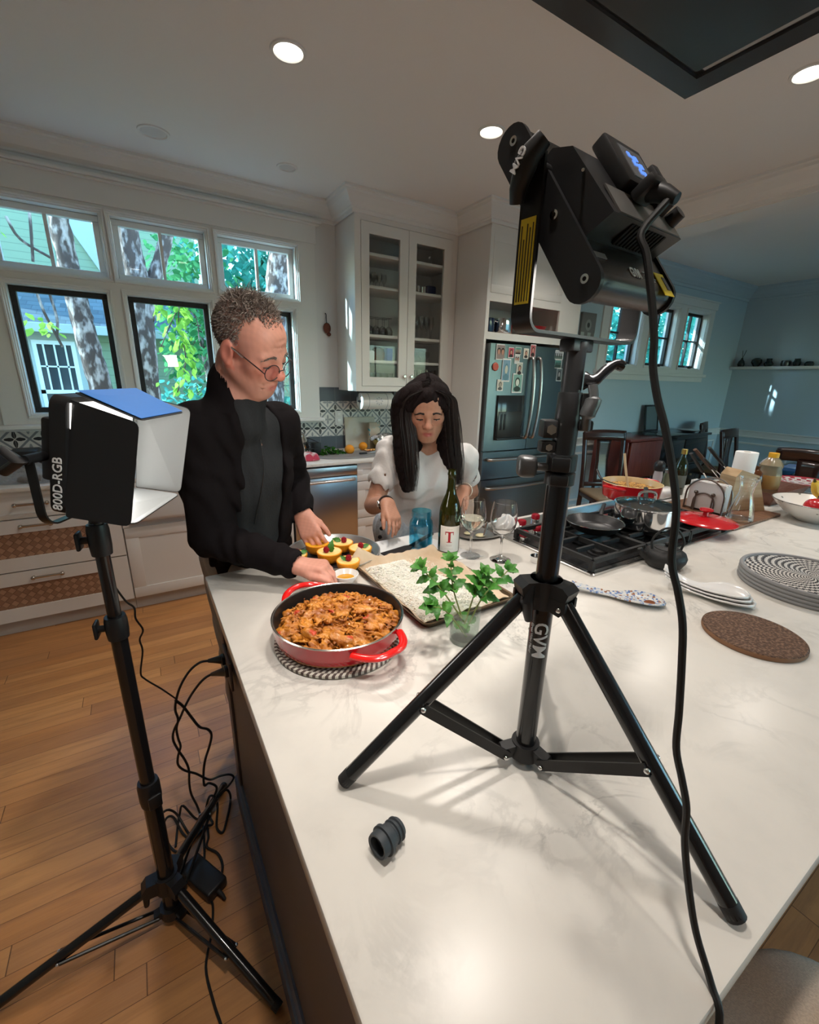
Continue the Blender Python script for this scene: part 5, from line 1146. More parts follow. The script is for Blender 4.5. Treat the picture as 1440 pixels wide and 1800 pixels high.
# iron kettle
KC = Vector((1.556, .752, ZC)); t = thing('iron_kettle', 'small black cast iron kettle beside the cooktop', 'kettle', tuple(KC))
MB().lathe([(0, .003), (.042, .0), (.058, .008), (.069, .028), (.071, .042), (.064, .058), (.048, .068), (.040, .070), (0, .070)], tuple(KC), 48).build('body', IRON, t)
MB().lathe([(0, .079), (.026, .077), (.040, .072), (.041, .069), (0, .069)], tuple(KC), 36).ball((KC.x, KC.y, KC.z+.086), .0085, 14, 10).build('lid', IRON, t)
sdv = Vector((-.80, .60, 0)); MB().tube([KC+sdv*.060+Vector((0, 0, .034)), KC+sdv*.082+Vector((0, 0, .046)), KC+sdv*.092+Vector((0, 0, .064))], [.016, .011, .008], 12).build('spout', IRON, t)
MB().tube(bez([KC+sdv*.050+Vector((0, 0, .066)), KC+sdv*.054+Vector((0, 0, .10)), KC+sdv*.030+Vector((0, 0, .136)), KC+Vector((0, 0, .146)), KC-sdv*.030+Vector((0, 0, .136)), KC-sdv*.054+Vector((0, 0, .10)), KC-sdv*.050+Vector((0, 0, .066))], 6), .0042, 8).build('handle', IRON, t)
# steel saucepan with glass lid
SC_ = Vector((1.790, .985, ZG)); t = thing('steel_saucepan', 'polished steel saucepan with a glass lid on the middle burner', 'saucepan', tuple(SC_))
MB().lathe([(0, 0), (.108, 0), (.116, .006), (.118, .085), (.122, .088), (.120, .090), (.114, .086), (.112, .010), (0, .006)], tuple(SC_), 64).build('pan', CHROME, t)
ld_ = MB().lathe([(0, .112), (.05, .108), (.09, .099), (.117, .0905), (.117, .0925), (.09, .101), (.05, .1105), (0, .1145)], tuple(SC_), 56).build('glass_lid', pane_mat('lid glass', (.75, .80, .80), .5), t); MB().lathe([(.116, .089), (.1225, .0895), (.1225, .094), (.116, .0945), (.116, .089)], tuple(SC_), 56).build('lid_rim', CHROME, ld_)
MB().tube(bez([SC_+Vector((-.03, .018, .112)), SC_+Vector((-.028, .016, .140)), SC_+Vector((0, 0, .148)), SC_+Vector((.028, -.016, .140)), SC_+Vector((.03, -.018, .112))], 6), .006, 10).build('lid_handle', CHROME, ld_)
MB().tube(bez([SC_+Vector((.10, .06, .075)), SC_+Vector((.16, .095, .084)), SC_+Vector((.30, .18, .090))], 6), .010, 10, flat=.6).build('handle', BLACKP, t)
# red oven pot with spoon and ladle
DC = Vector((2.165, 1.285, ZG)); t = thing('dutch_oven', 'red enamelled dutch oven of rice and lentils at the back of the cooktop', 'pot', tuple(DC))
MB().lathe([(0, 0), (.122, 0), (.136, .012), (.146, .083), (.148, .087)], tuple(DC), 56).build('body', REDE, t)
MB().lathe([(.148, .087), (.143, .0885), (.140, .083), (.130, .016), (.118, .008), (0, .008)], tuple(DC), 56).build('cream_lining', mat('cream enamel', (.66, .50, .27), .2), t)
for s_ in (-1, 1): MB().tube(bez([DC+Vector((s_*.135, -.05, .068)), DC+Vector((s_*.178, -.035, .075)), DC+Vector((s_*.178, .035, .075)), DC+Vector((s_*.135, .05, .068))], 5), .009, 10).build('loop_handle', REDE, t)
def dfood(u, v): a = 2*pi*u; r = .138*v; return (DC.x+r*cos(a), DC.y+r*sin(a), DC.z+.057+.012*(1-v)+.005*sin(40*r*cos(a)*9)*sin(37*r*sin(a)*9))
MB().grid(dfood, 60, 20).build('spiced_lentils', mat('yellow lentils', (.52, .27, .05), .5, bump=(110, .8), var=(60, (.10, .035, .012), .5, .6)), None, 'yellow lentils filling the red dutch oven', 'lentils', kind='stuff', smooth=40)
t = thing('wooden_spoon', 'pale wooden spoon standing in the dutch oven', 'spoon', tuple(DC+Vector((-.04, .02, .06)))); q = onx(1098, 797, 2.15); MB().tube(bez([DC+Vector((-.03, .0, .062)), DC.lerp(q, .5)+Vector((-.02, 0, .035)), q], 6), [.0065]*13, 10, flat=.6).build('handle', mat('pale wood', (.62, .46, .28), .6), t)
t = thing('black_ladle', 'black ladle resting on the rim of the dutch oven', 'ladle', tuple(DC+Vector((-.1, .05, .07)))); q = onx(1050, 826, 2.10); MB().tube(bez([DC+Vector((-.05, .04, .064)), DC+Vector((-.11, .10, .092)), q], 6), .008, 10, flat=.6).build('handle', BLACKP, t)
# red lid
LC = Vector((2.105, .885, ZG)); t = thing('red_pot_lid', 'round red enamelled lid with a red knob lying on the grate', 'lid', tuple(LC)); MB().lathe([(0, .024), (.05, .022), (.095, .015), (.122, .008), (.128, .003), (.127, 0), (.118, .002), (0, .012)], tuple(LC), 64).build('lid', REDE, t)
MB().lathe([(0, .022), (.011, .023), (.010, .040), (.024, .046), (.028, .051), (.025, .056), (0, .058)], tuple(LC), 36).build('knob', REDE, t)

# ------------------------------------------------------------------ clutter beyond the cooktop
tag(MB().box(2.245, 2.75, .816, 1.22, ZC+.0005, ZC+.013, .003).build('serving_board', mat('walnut board', (.13, .062, .035), .45, var=(6, (.22, .11, .06), .4, .6, (12, 1, 1))), smooth=30), 'thin dark wooden board beside the cooktop', 'board')
ZW = ZC+.0135
t = thing('napkin_holder', 'arched wire napkin holder on the wooden board', 'napkin holder', (2.44, 1.035, ZW))
WIRE = mat('bronze wire', (.19, .16, .14), .3, .9); top = onx(1228, 838, 2.43).z
def arch(x, y0, y1, z1, r, mb, z0=ZW):
    n = 16; c = (y0+y1)/2; h = (y1-y0)/2; rz = min(h, z1-z0)
    pts = [(x, y0, z0)]+[(x, c-h*cos(pi*k/n), z1-rz+rz*sin(pi*k/n)) for k in range(n+1)]+[(x, y1, z0)]; mb.tube(pts, r, 8)
for k, x in enumerate((2.405, 2.485)):
    mb = MB(); arch(x, .945, 1.125, top, .0045, mb); arch(x, .985, 1.085, ZW+.095, .004, mb)
    for y in (.995, 1.075): mb.tube([(x-.004, y, ZW), (x-.004, y, ZW+.085)], .004, 8).ball((x-.006, y, ZW+.095), .010, 14, 10)
    mb.build('wire_side', WIRE, t)
mb = MB(); 
for y in (.945, 1.125): mb.tube([(2.405, y, ZW+.004), (2.485, y, ZW+.004)], .0045, 8)
mb.build('base_wire', WIRE, t)
mb = MB()
for k in range(9): mb.box(2.412+.0072*k, 2.4175+.0072*k, .952, 1.117, ZW+.009, ZW+.150-.003*(k % 3), .001)
mb.build('napkins', mat('paper napkins', (.76, .74, .72), .85), None, 'stack of white paper napkins in the wire holder', 'napkins', kind='stuff', smooth=30)
CC = Vector((2.425, .872, ZW)); t = thing('glass_carafe', 'clear waisted glass carafe on the wooden board', 'carafe', tuple(CC)); hz = onx(1300, 836, 2.425).z-ZW; s_ = hz/.24
MB().lathe([(r, z*s_) for r, z in ((0, 0), (.050, 0), (.056, .006), (.054, .04), (.036, .12), (.0275, .155), (.030, .19), (.041, .238), (.042, .240), (.0395, .239), (.028, .19), (.0255, .155), (.034, .118), (.051, .04), (.051, .012), (0, .009))], tuple(CC), 44).build('carafe', GLASS, t)
# knife block and its knives
KB = mat('maple', (.52, .36, .21), .45, var=(5, (.42, .27, .14), .4, .65, (1, 1, 14))); ax = Vector((-.42, .42, .80)).normalized(); base = Vector((2.665, .925, ZW))
t = thing('knife_block', 'slanted pale wooden knife block behind the carafe', 'knife block', tuple(base)); fx = Vector((.60, -.80, 0)); fy = ax.cross(fx).normalized()
Mk = frame(base+Vector((0, 0, .055)), (.62, .78, 0), ax); mb = MB(); mb.prism([(-.11, 0), (.10, 0), (.02, .185), (-.085, .215), (-.11, .18)], base+Vector((-.02, .0, 0)), Vector((.90, -.43, 0)), (0, 0, 1), Vector((.43, .90, 0)), .10); mb.build('block', KB, t, smooth=30)
kt = base+Vector((-.09, .09, .195))
for k, (px, py, px2, py2, m_, lb, r) in enumerate(((1250, 824, 1222, 790, mat('brown handle', (.10, .05, .03), .5), 'brown-handled knife in the knife block', .017), (1236, 830, 1215, 797, BLACKP, 'black-handled knife nearest the dark oil bottle in the knife block', .015), (1272, 818, 1247, 787, BLACKP, 'black ring-handled honing steel in the knife block', .015), (1258, 826, 1238, 806, BLACKP, 'shorter black knife handle in the middle of the block', .010))):
    a = onx(px, py, 2.60); b = onx(px2, py2, 2.52); t = thing('kitchen_knife', lb, 'knife', tuple(a), 'knives in the block'); MB().tube([a, a.lerp(b, .5), b], [r*.8, r, r*.9], 10, flat=.55).build('handle', m_, t); MB().tube([a, a+(a-b).normalized()*.07], [r*.6, r*.4], 8, flat=.2).build('blade', CHROME, t)
def at_px(px, y, z=ZC): q = ony(px, 850, y); return Vector((q.x, y, z))
# paper roll
q = onz(1308, 890, ZC); PRc = Vector((2.90, 1.085, ZC)); zt_ = onx(1312, 794, 2.90).z
t = thing('paper_roll', 'standing white paper roll behind the carafe', 'paper roll', tuple(PRc)); MB().lathe([(.019, 0), (.052, 0), (.054, .003), (.054, zt_-ZC-.003), (.052, zt_-ZC), (.019, zt_-ZC), (.019, 0)], tuple(PRc), 44).build('roll', mat('roll paper', (.74, .73, .71), .9, bump=(200, .1)), t); MB().lathe([(.0185, .001), (.0195, .001), (.0195, zt_-ZC-.001), (.0175, zt_-ZC-.001), (.0175, .001)], tuple(PRc), 32).build('core', CARD, t)
# dark oil bottle, mill, spice jar, dish
q = at_px(1192, 1.33); zt_ = onx(1188, 787, q.x).z; s_ = (zt_-ZC)/.30; t = thing('oil_bottle', 'dark green oil bottle with a gold cap behind the red dutch oven', 'bottle', tuple(q))
MB().lathe([(r, z*s_) for r, z in ((0, 0), (.034, 0), (.036, .004), (.036, .17), (.030, .21), (.016, .245), (.014, .27), (0, .27))], tuple(q), 32).build('bottle', mat('dark oil glass', (.012, .020, .008), .06, coat=.5), t); MB().lathe([(r, z*s_) for r, z in ((0, .268), (.0165, .268), (.0165, .298), (.015, .30), (0, .30))], tuple(q), 28).build('cap', mat('gold cap', (.48, .33, .10), .3, .9), t); MB().lathe([(r, z*s_) for r, z in ((.0362, .05), (.0364, .051), (.0364, .13), (.0362, .131))], tuple(q), 28).build('label', mat('oil label', (.12, .13, .11), .6), t)
q = at_px(1154, 1.38); s_ = (onx(1153, 808, q.x).z-ZC)/.20; t = thing('pepper_mill', 'salt mill with a round black head beside the oil bottle', 'mill', tuple(q)); MB().lathe([(r, z*s_) for r, z in ((0, 0), (.030, 0), (.030, .02), (.024, .07), (.026, .11), (.022, .14), (0, .14))], tuple(q), 28).build('body', mat('frosted acrylic', (.42, .38, .40), .2), t); MB().lathe([(r, z*s_) for r, z in ((0, .14), (.026, .142), (.032, .165), (.028, .185), (.016, .198), (0, .20))], tuple(q), 28).build('head', BLACKP, t)
q = at_px(1172, 1.36); s_ = (onx(1170, 824, q.x).z-ZC)/.15; t = thing('spice_jar', 'small jar of dried herbs between the mill and the oil bottle', 'jar', tuple(q)); MB().lathe([(r, z*s_) for r, z in ((0, 0), (.024, 0), (.024, .12), (.020, .13), (0, .13))], tuple(q), 24).build('jar', mat('dried herbs', (.14, .15, .09), .5), t); MB().lathe([(r, z*s_) for r, z in ((0, .13), (.022, .13), (.022, .15), (0, .15))], tuple(q), 24).build('cap', NICKEL, t)
q = onz(1190, 895, ZC); t = thing('butter_dish', 'white covered butter dish behind the napkin holder', 'dish', (2.50, 1.30, ZC)); MB().box(2.42, 2.60, 1.24, 1.34, ZC+.0005, ZC+.012, .005).build('plate', WC, t, smooth=30); MB().box(2.435, 2.585, 1.25, 1.33, ZC+.012, ZC+.07, .02, 3).build('cover', WC, t, smooth=40)
# brown leather tray with the yellow-capped jug
t = thing('leather_tray', 'brown leather tray holding bottles beside the knife block', 'tray', (3.12, 1.05, ZC)); a = .075; loops(mb := MB(), [rrect(2.93, 3.34, .93, 1.20, .01, ZC+.0005), rrect(2.90, 3.37, .90, 1.23, .012, ZC+a), rrect(2.905, 3.365, .905, 1.225, .012, ZC+a), rrect(2.94, 3.33, .94, 1.19, .01, ZC+.006)]); mb.build('tray', mat('brown leather', (.12, .040, .022), .42, bump=(120, .2)), t, smooth=30)
q = Vector((3.20, 1.06, ZC+.007)); s_ = (onx(1346, 794, 3.20).z-q.z)/.30; t = thing('oil_jug', 'clear plastic oil jug with a yellow cap in the leather tray', 'jug', tuple(q)); MB().lathe([(r, z*s_) for r, z in ((0, 0), (.058, 0), (.062, .01), (.062, .15), (.055, .19), (.060, .215), (.045, .245), (.024, .270), (0, .272))], tuple(q), 36).build('jug', mat('oily plastic', (.50, .42, .28), .12, trans=.6), t); MB().lathe([(r, z*s_) for r, z in ((0, .268), (.026, .268), (.026, .298), (.024, .30), (0, .30))], tuple(q), 30).build('cap', mat('yellow cap', (.75, .38, .02), .4), t); MB().lathe([(r, z*s_) for r, z in ((.0622, .05), (.0626, .052), (.0626, .145), (.0622, .147))], tuple(q), 36).build('label', mat('amber label', (.36, .20, .06), .5), t)
q = Vector((3.08, 1.08, ZC+.007)); t = thing('amber_bottle', 'squat amber bottle beside the yellow-capped jug', 'bottle', tuple(q)); MB().lathe([(0, 0), (.036, 0), (.038, .10), (.030, .14), (.013, .16), (.013, .18), (0, .18)], tuple(q), 30).build('bottle', mat('amber glass', (.10, .035, .012), .12), t)
# fruit bowl
FB = Vector((2.815, .700, ZC)); t = thing('fruit_bowl', 'white ceramic fruit bowl with a small leaf pattern and dark rim', 'bowl', tuple(FB)); FBM, N_, L2_, b_ = _new('leaf patterned glaze'); nt = FBM.node_tree; tc_ = N_.new('ShaderNodeTexCoord'); vo = N_.new('ShaderNodeTexVoronoi'); vo.inputs['Scale'].default_value = 22; L2_.new(tc_.outputs['Object'], vo.inputs['Vector']); x_, y_, z_ = xyz(nt); L2_.new(mixc(nt, (X(nt, vo.outputs['Distance']) < .20)*(z_ > .045)*((z_-0.085).a() < .03)*.8, (.76, .74, .70), (.10, .12, .09)), b_.inputs['Base Color']); b_.inputs['Roughness'].default_value = .14
MB().lathe([(0, .004), (.075, .0), (.08, .006), (.13, .035), (.172, .075), (.186, .095), (.184, .098), (.168, .080), (.125, .042), (.07, .014), (0, .012)], tuple(FB), 64).build('bowl', FBM, t); MB().lathe([(.1855, .0945), (.1875, .0965), (.1845, .0990), (.183, .0970)], tuple(FB), 64).build('dark_rim', mat('rim stain', (.06, .05, .04), .3), t)
t = thing('red_apple', 'red apple at the front of the fruit bowl', 'apple', tuple(FB+Vector((-.06, -.01, .03)))); MB().ball(tuple(FB+Vector((-.060, -.005, .080))), .048, 28, 18, sc=(1, 1, .88)).build('flesh', mat('apple skin', (.42, .012, .018), .25, coat=.3, var=(7, (.55, .10, .05), .55, .8)), t); MB().tube([FB+Vector((-.06, -.005, .118)), FB+Vector((-.057, -.003, .136))], .002, 6).build('stalk', DWOOD, t)
MB().ball(tuple(FB+Vector((-.01, -.075, .078))), .044, 28, 18, sc=(1, 1, .92)).build('peach', mat('peach skin', (.55, .20, .10), .6, var=(9, (.62, .32, .12), .45, .7)), None, 'dull orange-red peach beside the apple in the fruit bowl', 'peach')
BAN = mat('banana skin', (.70, .46, .05), .45, var=(10, (.50, .36, .06), .5, .75))
for k in range(4):
    o = FB+Vector((-.005+.03*k, .055-.014*k, .095)); top = FB+Vector((.015, .045, .185)); mid = o+Vector((.03+.035*k, -.03, .035)); end = o+Vector((.06+.05*k, -.09, -.012))
    t = thing('banana', ('banana at the outer side of the bunch in the fruit bowl', 'second banana of the bunch, beside the outer one', 'third banana of the bunch in the fruit bowl', 'innermost banana of the bunch in the fruit bowl')[k], 'banana', tuple(end), 'bananas in the bowl'); P_ = bez([top, top.lerp(mid, .35)+Vector((.008*k, 0, -.004)), mid, end], 6); n_ = len(P_); MB().tube(P_, [.005+.012*sin(pi*min(1, .12+.86*i/n_))**.6 for i in range(n_)], 10).build('peel', BAN, t); MB().tube([top, top+Vector((-.005, .002, .018))], [.006, .005], 8).build('stalk', mat('banana stalk', (.16, .13, .04), .7), t)
# red and white plates
PL = Vector((3.56, .98, ZC)); PLM, N_, L2_, b_ = _new('red transfer plate'); nt = PLM.node_tree; x_, y_, z_ = xyz(nt); rr_ = (x_*x_+y_*y_).sq(); an = y_.at2(x_)
pt = (((an*14.0).si()*((rr_*130.0).si()) > .1)*(rr_ > .085)*(rr_ < .150)+((rr_-.155).a() < .010)+((x_*90.0).si()*((y_*80.0).si()) > .35)*(rr_ < .07)).mn(1.0); L2_.new(mixc(nt, pt, (.72, .66, .62), (.42, .035, .055)), b_.inputs['Base Color']); b_.inputs['Roughness'].default_value = .14
for k, lb in enumerate(('white dinner plate under the red patterned one', 'red and white patterned dinner plate behind the fruit bowl')): MB().lathe([(0, .0), (.09, 0), (.095, .004), (.160, .024), (.165, .026), (.163, .028), (.094, .010), (0, .007)], (PL.x-.02*k, PL.y, ZC+.001+.045*k), 56).build('dinner_plate', (WC, PLM)[k], None, lb, 'plate')
MB().lathe([(0, 0), (.055, 0), (.060, .004), (.11, .040), (.112, .042), (.108, .042), (.055, .010), (0, .009)], (PL.x, PL.y, ZC+.0085), 48).build('low_bowl', WC, None, 'white low bowl holding up the red patterned plate', 'bowl')
# ------------------------------------------------------------------ studio panel on its tripod, standing on the island
LEDF = mat('lit diffuser', (.9, .9, .9), .5, emit=((1.0, .95, .88), 2.2))
YEL = mat('yellow sticker', (.72, .52, .02), .5); DKT = mat('dark print', (.03, .03, .02), .6); SILV = mat('silver lining', (.40, .41, .41), .42, .8, bump=(60, .06, (1, 1, 30)))
RIV = CHROME
def tripod_legs(t, c, top_z, feet, r, hubr, rest):
    for F in feet:
        F = Vector(F); d = Vector((F.x-c[0], F.y-c[1], 0)).normalized(); A = Vector((c[0], c[1], top_z))+d*hubr; B = F+Vector((0, 0, r*.9))
        leg = MB().tube([A, B], r, 18).build('leg', BLACKG, t)
        MB().tube([A.lerp(B, .965), B+(B-A).normalized()*.004], [r*1.03, r*1.0], 16).build('rubber_foot', RUBBER, leg)
        yield F, d, A, B, leg
TC = (.492, .398)
t = RT = thing('studio_light', 'black LED panel light with yellow sticker on a short tripod standing on the island', 'studio light', (TC[0], TC[1], ZC))
feet = [(.204, .506, ZC), (.543, .095, ZC), (.729, .594, ZC)]
MB().tube([(TC[0], TC[1], .944), (TC[0], TC[1], 1.425)], .0165, 28).build('pole', BLACKG, t)
hub = MB().tube([(TC[0], TC[1], 1.222), (TC[0], TC[1], 1.268)], [.022, .024], 28); low = MB().tube([(TC[0], TC[1], .936), (TC[0], TC[1], .962)], [.027, .023], 24)

for F, d, A, B, leg in tripod_legs(t, TC, 1.236, feet, .0122, .034, 0):
    s_ = Vector((-d.y, d.x, 0)); c = Vector((TC[0], TC[1], 0))
    hub.prism([(.010, 1.244), (.042, 1.246), (.046, 1.260), (.036, 1.268), (.010, 1.268)], c-s_*.016, d, (0, 0, 1), s_, .032)
    for q in (-1, 1): hub.prism([(.012, 1.226), (.036, 1.222), (.044, 1.232), (.044, 1.247), (.012, 1.247)], c+s_*(.0135*q-.003), d, (0, 0, 1), s_, .006); MB().ball(c+d*.035+s_*.0175*q+Vector((0, 0, 1.234)), .0045, 12, 8).build('rivet', RIV, t)
    P1 = A.lerp(B, .56); P0 = c+d*.040+Vector((0, 0, .944))
    for q in (-1, 1):
        MB().sweep([P0+s_*.0115*q-d*.004, P1+s_*.0145*q], [(-.0015, -.0085), (.0015, -.0085), (.0015, .0085), (-.0015, .0085)]).build('brace', BLACKS, t, smooth=None)
        MB().ball(P0+s_*.0135*q, .0042, 12, 8).build('rivet', RIV, t); MB().ball(P1+s_*.0165*q, .0045, 12, 8).build('rivet', RIV, t)
    low.prism([(.010, .938), (.042, .938), (.050, .946), (.044, .956), (.010, .962)], c-s_*.0095, d, (0, 0, 1), s_, .019)
hub.build('leg_collar', BLACKP, t, smooth=35); low.build('brace_collar', BLACKP, t, smooth=35)
vd = Vector((-TC[0], -TC[1], 0)).normalized(); vs_ = Vector((vd.y, -vd.x, 0))    # towards the room's near corner
cpt = Vector((TC[0], TC[1], 0))
MB().tube([cpt+vd*.022+vs_*.020+Vector((0, 0, 1.262)), cpt+vd*.030+vs_*.024+Vector((0, 0, 1.238)), cpt+vd*.024+vs_*.018+Vector((0, 0, 1.205))], [.008, .010, .006], 12).build('locking_knob', BLACKP, t)
mb = text_mesh(MB(), 'GVM', None, .030, .0002, .0004, 1.0, 5); mb.M = None; rr = .0167; a0 = atan2(-TC[1], -TC[0])+.10
mb.v = [(TC[0]+(rr+p_[2])*cos(a0+p_[1]/rr), TC[1]+(rr+p_[2])*sin(a0+p_[1]/rr), 1.168-p_[0]) for p_ in mb.v]; mb.build('lettering', TEXTW, t, smooth=None)
mb = text_mesh(MB(), 'Great Video Maker', None, .0068, .0002, 0, 1.0, 1); mb.v = [(TC[0]+(rr+p_[2])*cos(a0+(p_[1]-.0145)/rr), TC[1]+(rr+p_[2])*sin(a0+(p_[1]-.0145)/rr), 1.168-p_[0]) for p_ in mb.v]; mb.build('small_lettering', TEXTW, t, smooth=None)
GREYC = mat('grey metal casting', (.13, .13, .13), .38, .7, bump=(160, .1)); DGC = mat('dark casting', (.035, .035, .036), .38, .5)
MB().lathe([(.017, 1.412), (.0205, 1.414), (.0205, 1.430), (.0185, 1.432), (.0205, 1.434), (.0205, 1.455), (.016, 1.456), (.0162, 1.495), (.0165, 1.497), (.0155, 1.536), (.0150, 1.538), (.0132, 1.538), (.0132, 1.590), (.0145, 1.592), (.0145, 1.600), (0, 1.600)], (TC[0], TC[1], 0), 32).build('height_sleeve', DGC, t)
mb = MB()
for z0, z1, o in ((1.415, 1.430, .0), (1.434, 1.454, .0)): mb.box(-.012, .012, .015, .027, z0, z1, .003, M=frame((TC[0], TC[1], 0), vs_, (0, 0, 1)))
Mv = frame((TC[0], TC[1], 0), AXR, (0, 0, 1))     # a level frame square to the pole
mb.box(-.034, -.014, -.012, .012, 1.478, 1.502, .003, M=Mv).box(-.034, -.014, -.010, .010, 1.458, 1.474, .003, M=Mv).box(.012, .033, -.013, .013, 1.507, 1.537, .004, M=Mv).box(.012, .033, -.013, .013, 1.488, 1.503, .004, M=Mv); mb.build('clamp_lugs', DGC, t, smooth=35)
MB().cyl((-.024, -.012, 1.490), (-.024, -.016, 1.490), .007, n=6, M=Mv).cyl((-.024, -.010, 1.466), (-.024, -.014, 1.466), .005, n=6, M=Mv).build('hex_bolts', NICKEL, t, smooth=None)
MB().box(-.060, -.034, -.010, .016, 1.422, 1.452, .007, 3, M=Mv).cyl((-.034, .0, 1.437), (-.016, 0, 1.437), .006, M=Mv).build('clamp_knob', GREYC, t, smooth=40)
MB().tube([Mv @ Vector(q) for q in bez([(.020, -.020, 1.548), (.022, -.024, 1.530), (.016, -.026, 1.510), (.018, -.022, 1.492)], 6)], [.006]*6+[.010]*7+[.006]*6, 12).build('wing_knob', GREYC, t)
MB().tube([Mv @ Vector(q) for q in bez([(.012, -.010, 1.553), (.024, -.014, 1.554), (.036, -.014, 1.566), (.048, -.014, 1.574), (.058, -.014, 1.571)], 5)], [.012, .011, .009, .008, .008, .008, .0075, .007, .007, .007, .007, .0065, .0065, .006, .006, .006, .0065, .007, .007, .007, .006], 12).build('tilt_lever', BLACKG, t)
# lamp head
U = Vector((.994, .105, .0)).normalized(); N0 = Vector((-.105, .994, 0)).normalized()
MB().box(-.022, .022, -.011, .011, 1.588, 1.603, .002, M=frame((TC[0], TC[1], 0), U, (0, 0, 1))).build('yoke_mount', DGC, t, smooth=30)
yc = Vector((TC[0], TC[1], 0))-N0*.003; YZ, YT = 1.6045, 1.768; hw = .118; cr = .016
pth = [(-hw, YT)]+[(-hw+cr-cr*cos(k*pi/12), YZ+cr-cr*sin(k*pi/12)) for k in range(7)]+[(hw-cr+cr*sin(k*pi/12), YZ+cr-cr*cos(k*pi/12)) for k in range(7)]+[(hw, YT)]
MB().sweep([yc+U*a+Vector((0, 0, z)) for a, z in pth], [(-.013, -.0018), (.013, -.0018), (.013, .0018), (-.013, .0018)][::-1], up=U.cross(Vector((0, 0, 1))).cross(Vector((0, 0, 1)))*0+Vector((0, .0001, 1)) if False else (0, 0, 1)) if False else None
mb = MB(); n_ = len(pth); vs = []
for i in range(n_):
    a, z = pth[i]; p0, p1 = pth[max(0, i-1)], pth[min(n_-1, i+1)]; tx, tz = p1[0]-p0[0], p1[1]-p0[1]; l = sqrt(tx*tx+tz*tz); nx, nz = -tz/l, tx/l
    for w_, h_ in ((-.013, -.0018), (.013, -.0018), (.013, .0018), (-.013, .0018)): vs.append(yc+U*(a+nx*h_)+N0*w_+Vector((0, 0, z+nz*h_)))
fs = [(i*4+j, i*4+(j+1) % 4, (i+1)*4+(j+1) % 4, (i+1)*4+j) for i in range(n_-1) for j in range(4)]+[(0, 1, 2, 3), tuple((n_-1)*4+j for j in (3, 2, 1, 0))]
yoke = mb.raw(vs, fs).build('yoke', BLACKS, t, smooth=30)
ylab = yc-U*(hw+.0021)+Vector((0, 0, 1.672)); My = frame(ylab, N0, -U)
st_ = MB().box(-.0095, .0095, -.041, .041, -.0004, .0004, M=frame(ylab, N0, U)).build('warning_label', YEL, yoke, smooth=None)
mb = MB()
for k, ln in enumerate((.074, .070, .074, .060, .073)):
    w_ = -.0072+.0036*k; mb.box(w_-.0005, w_+.0005, -.0385, -.0385+ln, -.0009, .0009, M=frame(ylab, N0, U))
mb.build('warning_print', DKT, st_, smooth=None)
P0 = Vector((.486, .386, 1.7220)); U2 = Vector((.991, .12, .03)).normalized(); tt = (N0*.575+Vector((0, 0, .818))); tt = (tt-U2*tt.dot(U2)).normalized(); nn = tt.cross(U2)*-1
if nn.y < 0: nn = -nn
P0 = P0-U2*.014; U2 = U2*.84; tt = tt*.90
def L2(a, b, c): return P0+U2*a+tt*b+nn*c
def stadium(L, th, n=10): return [(L/2-th/2+th/2*sin(pi*k/n), -th/2*cos(pi*k/n)) for k in range(n+1)]+[(-L/2+th/2-th/2*sin(pi*k/n), th/2*cos(pi*k/n)) for k in range(n+1)]
BR = mat('brushed black aluminium', (.11, .105, .10), .27, .9, bump=(60, .12, (1, 40, 40)))
pan = MB().prism(stadium(.232, .034), L2(-.094, 0, 0), tt, nn, U2, .188).build('panel', BR, t, smooth=30)
for s_ in (-1, 1): MB().prism(stadium(.240, .040), L2(.094*s_, 0, 0), tt, nn, U2, .007*s_).build('end_cap', BLACKP, t, smooth=30)
mb = MB()
for s_ in (-1, 1):
    for b, c in ((.100, -.004), (-.098, -.004), (-.012, -.006)): MB().lathe([(.0022, .0), (.0046, .0), (.0046, .0016), (.0022, .0016), (.0022, 0)], n=18, M=frame(L2(.101*s_, b, c), tt, U2*s_)).build('screw', CHROME, t)
MB().box(-.088, .088, -.095, .095, .0165, .0185, M=frame(P0, U2, nn) if False else Matrix((U2, tt, nn)).transposed().to_4x4().copy()).build('x', LEDF, t) if False else None
ML = Matrix((U2, tt, nn)).transposed().to_4x4(); ML.translation = P0; MC_ = ML.copy(); MC_.translation = P0+tt*.015
def L3(a, b, c): return L2(a, b+.015, c)
MB().box(-.090, .090, -.096, .096, .0168, .0178, M=ML).build('diffuser', LEDF, t, smooth=None)
box_ = MB(); box_.prism([(-.070, -.017), (-.074, -.050), (.020, -.046), (.040, -.030), (.040, -.017)], L2(-.092, .015, 0), tt, nn, U2, .178); ctrl = box_.build('control_box', BLACKP, t, smooth=25)
mb = MB()
for k in range(11): mb.box(-.040+.0085*k, -.0355+.0085*k, -.0748, -.0715, -.046, -.022, M=MC_)
mb.build('vent_slots', mat('vent black', (.003, .003, .003), .8), ctrl, smooth=None)
MB().box(-.078, .080, -.072, -.034, -.0512, -.0495, M=MC_).build('socket_plate', mat('grey panel', (.20, .19, .18), .4, .6), ctrl, smooth=None)
scr = MB().box(-.036, .052, -.030, .040, -.062, -.045, .003, M=MC_).build('display_unit', BLACKP, ctrl, smooth=30)
MB().box(-.018, .040, -.020, .028, -.0628, -.0615, M=MC_).build('screen_glass', mat('screen glass', (.16, .16, .17), .12), ctrl, smooth=None)
mb = MB(); r_ = random.Random(3)
for (a, b) in ((0, .016), (.008, .012), (.016, .014), (.004, .004), (.014, .002), (.022, .004), (.010, -.007), (.020, -.008)): mb.box(a-.0035, a+.0035, b-.0035, b+.0035, -.0634, -.0627, M=MC_)
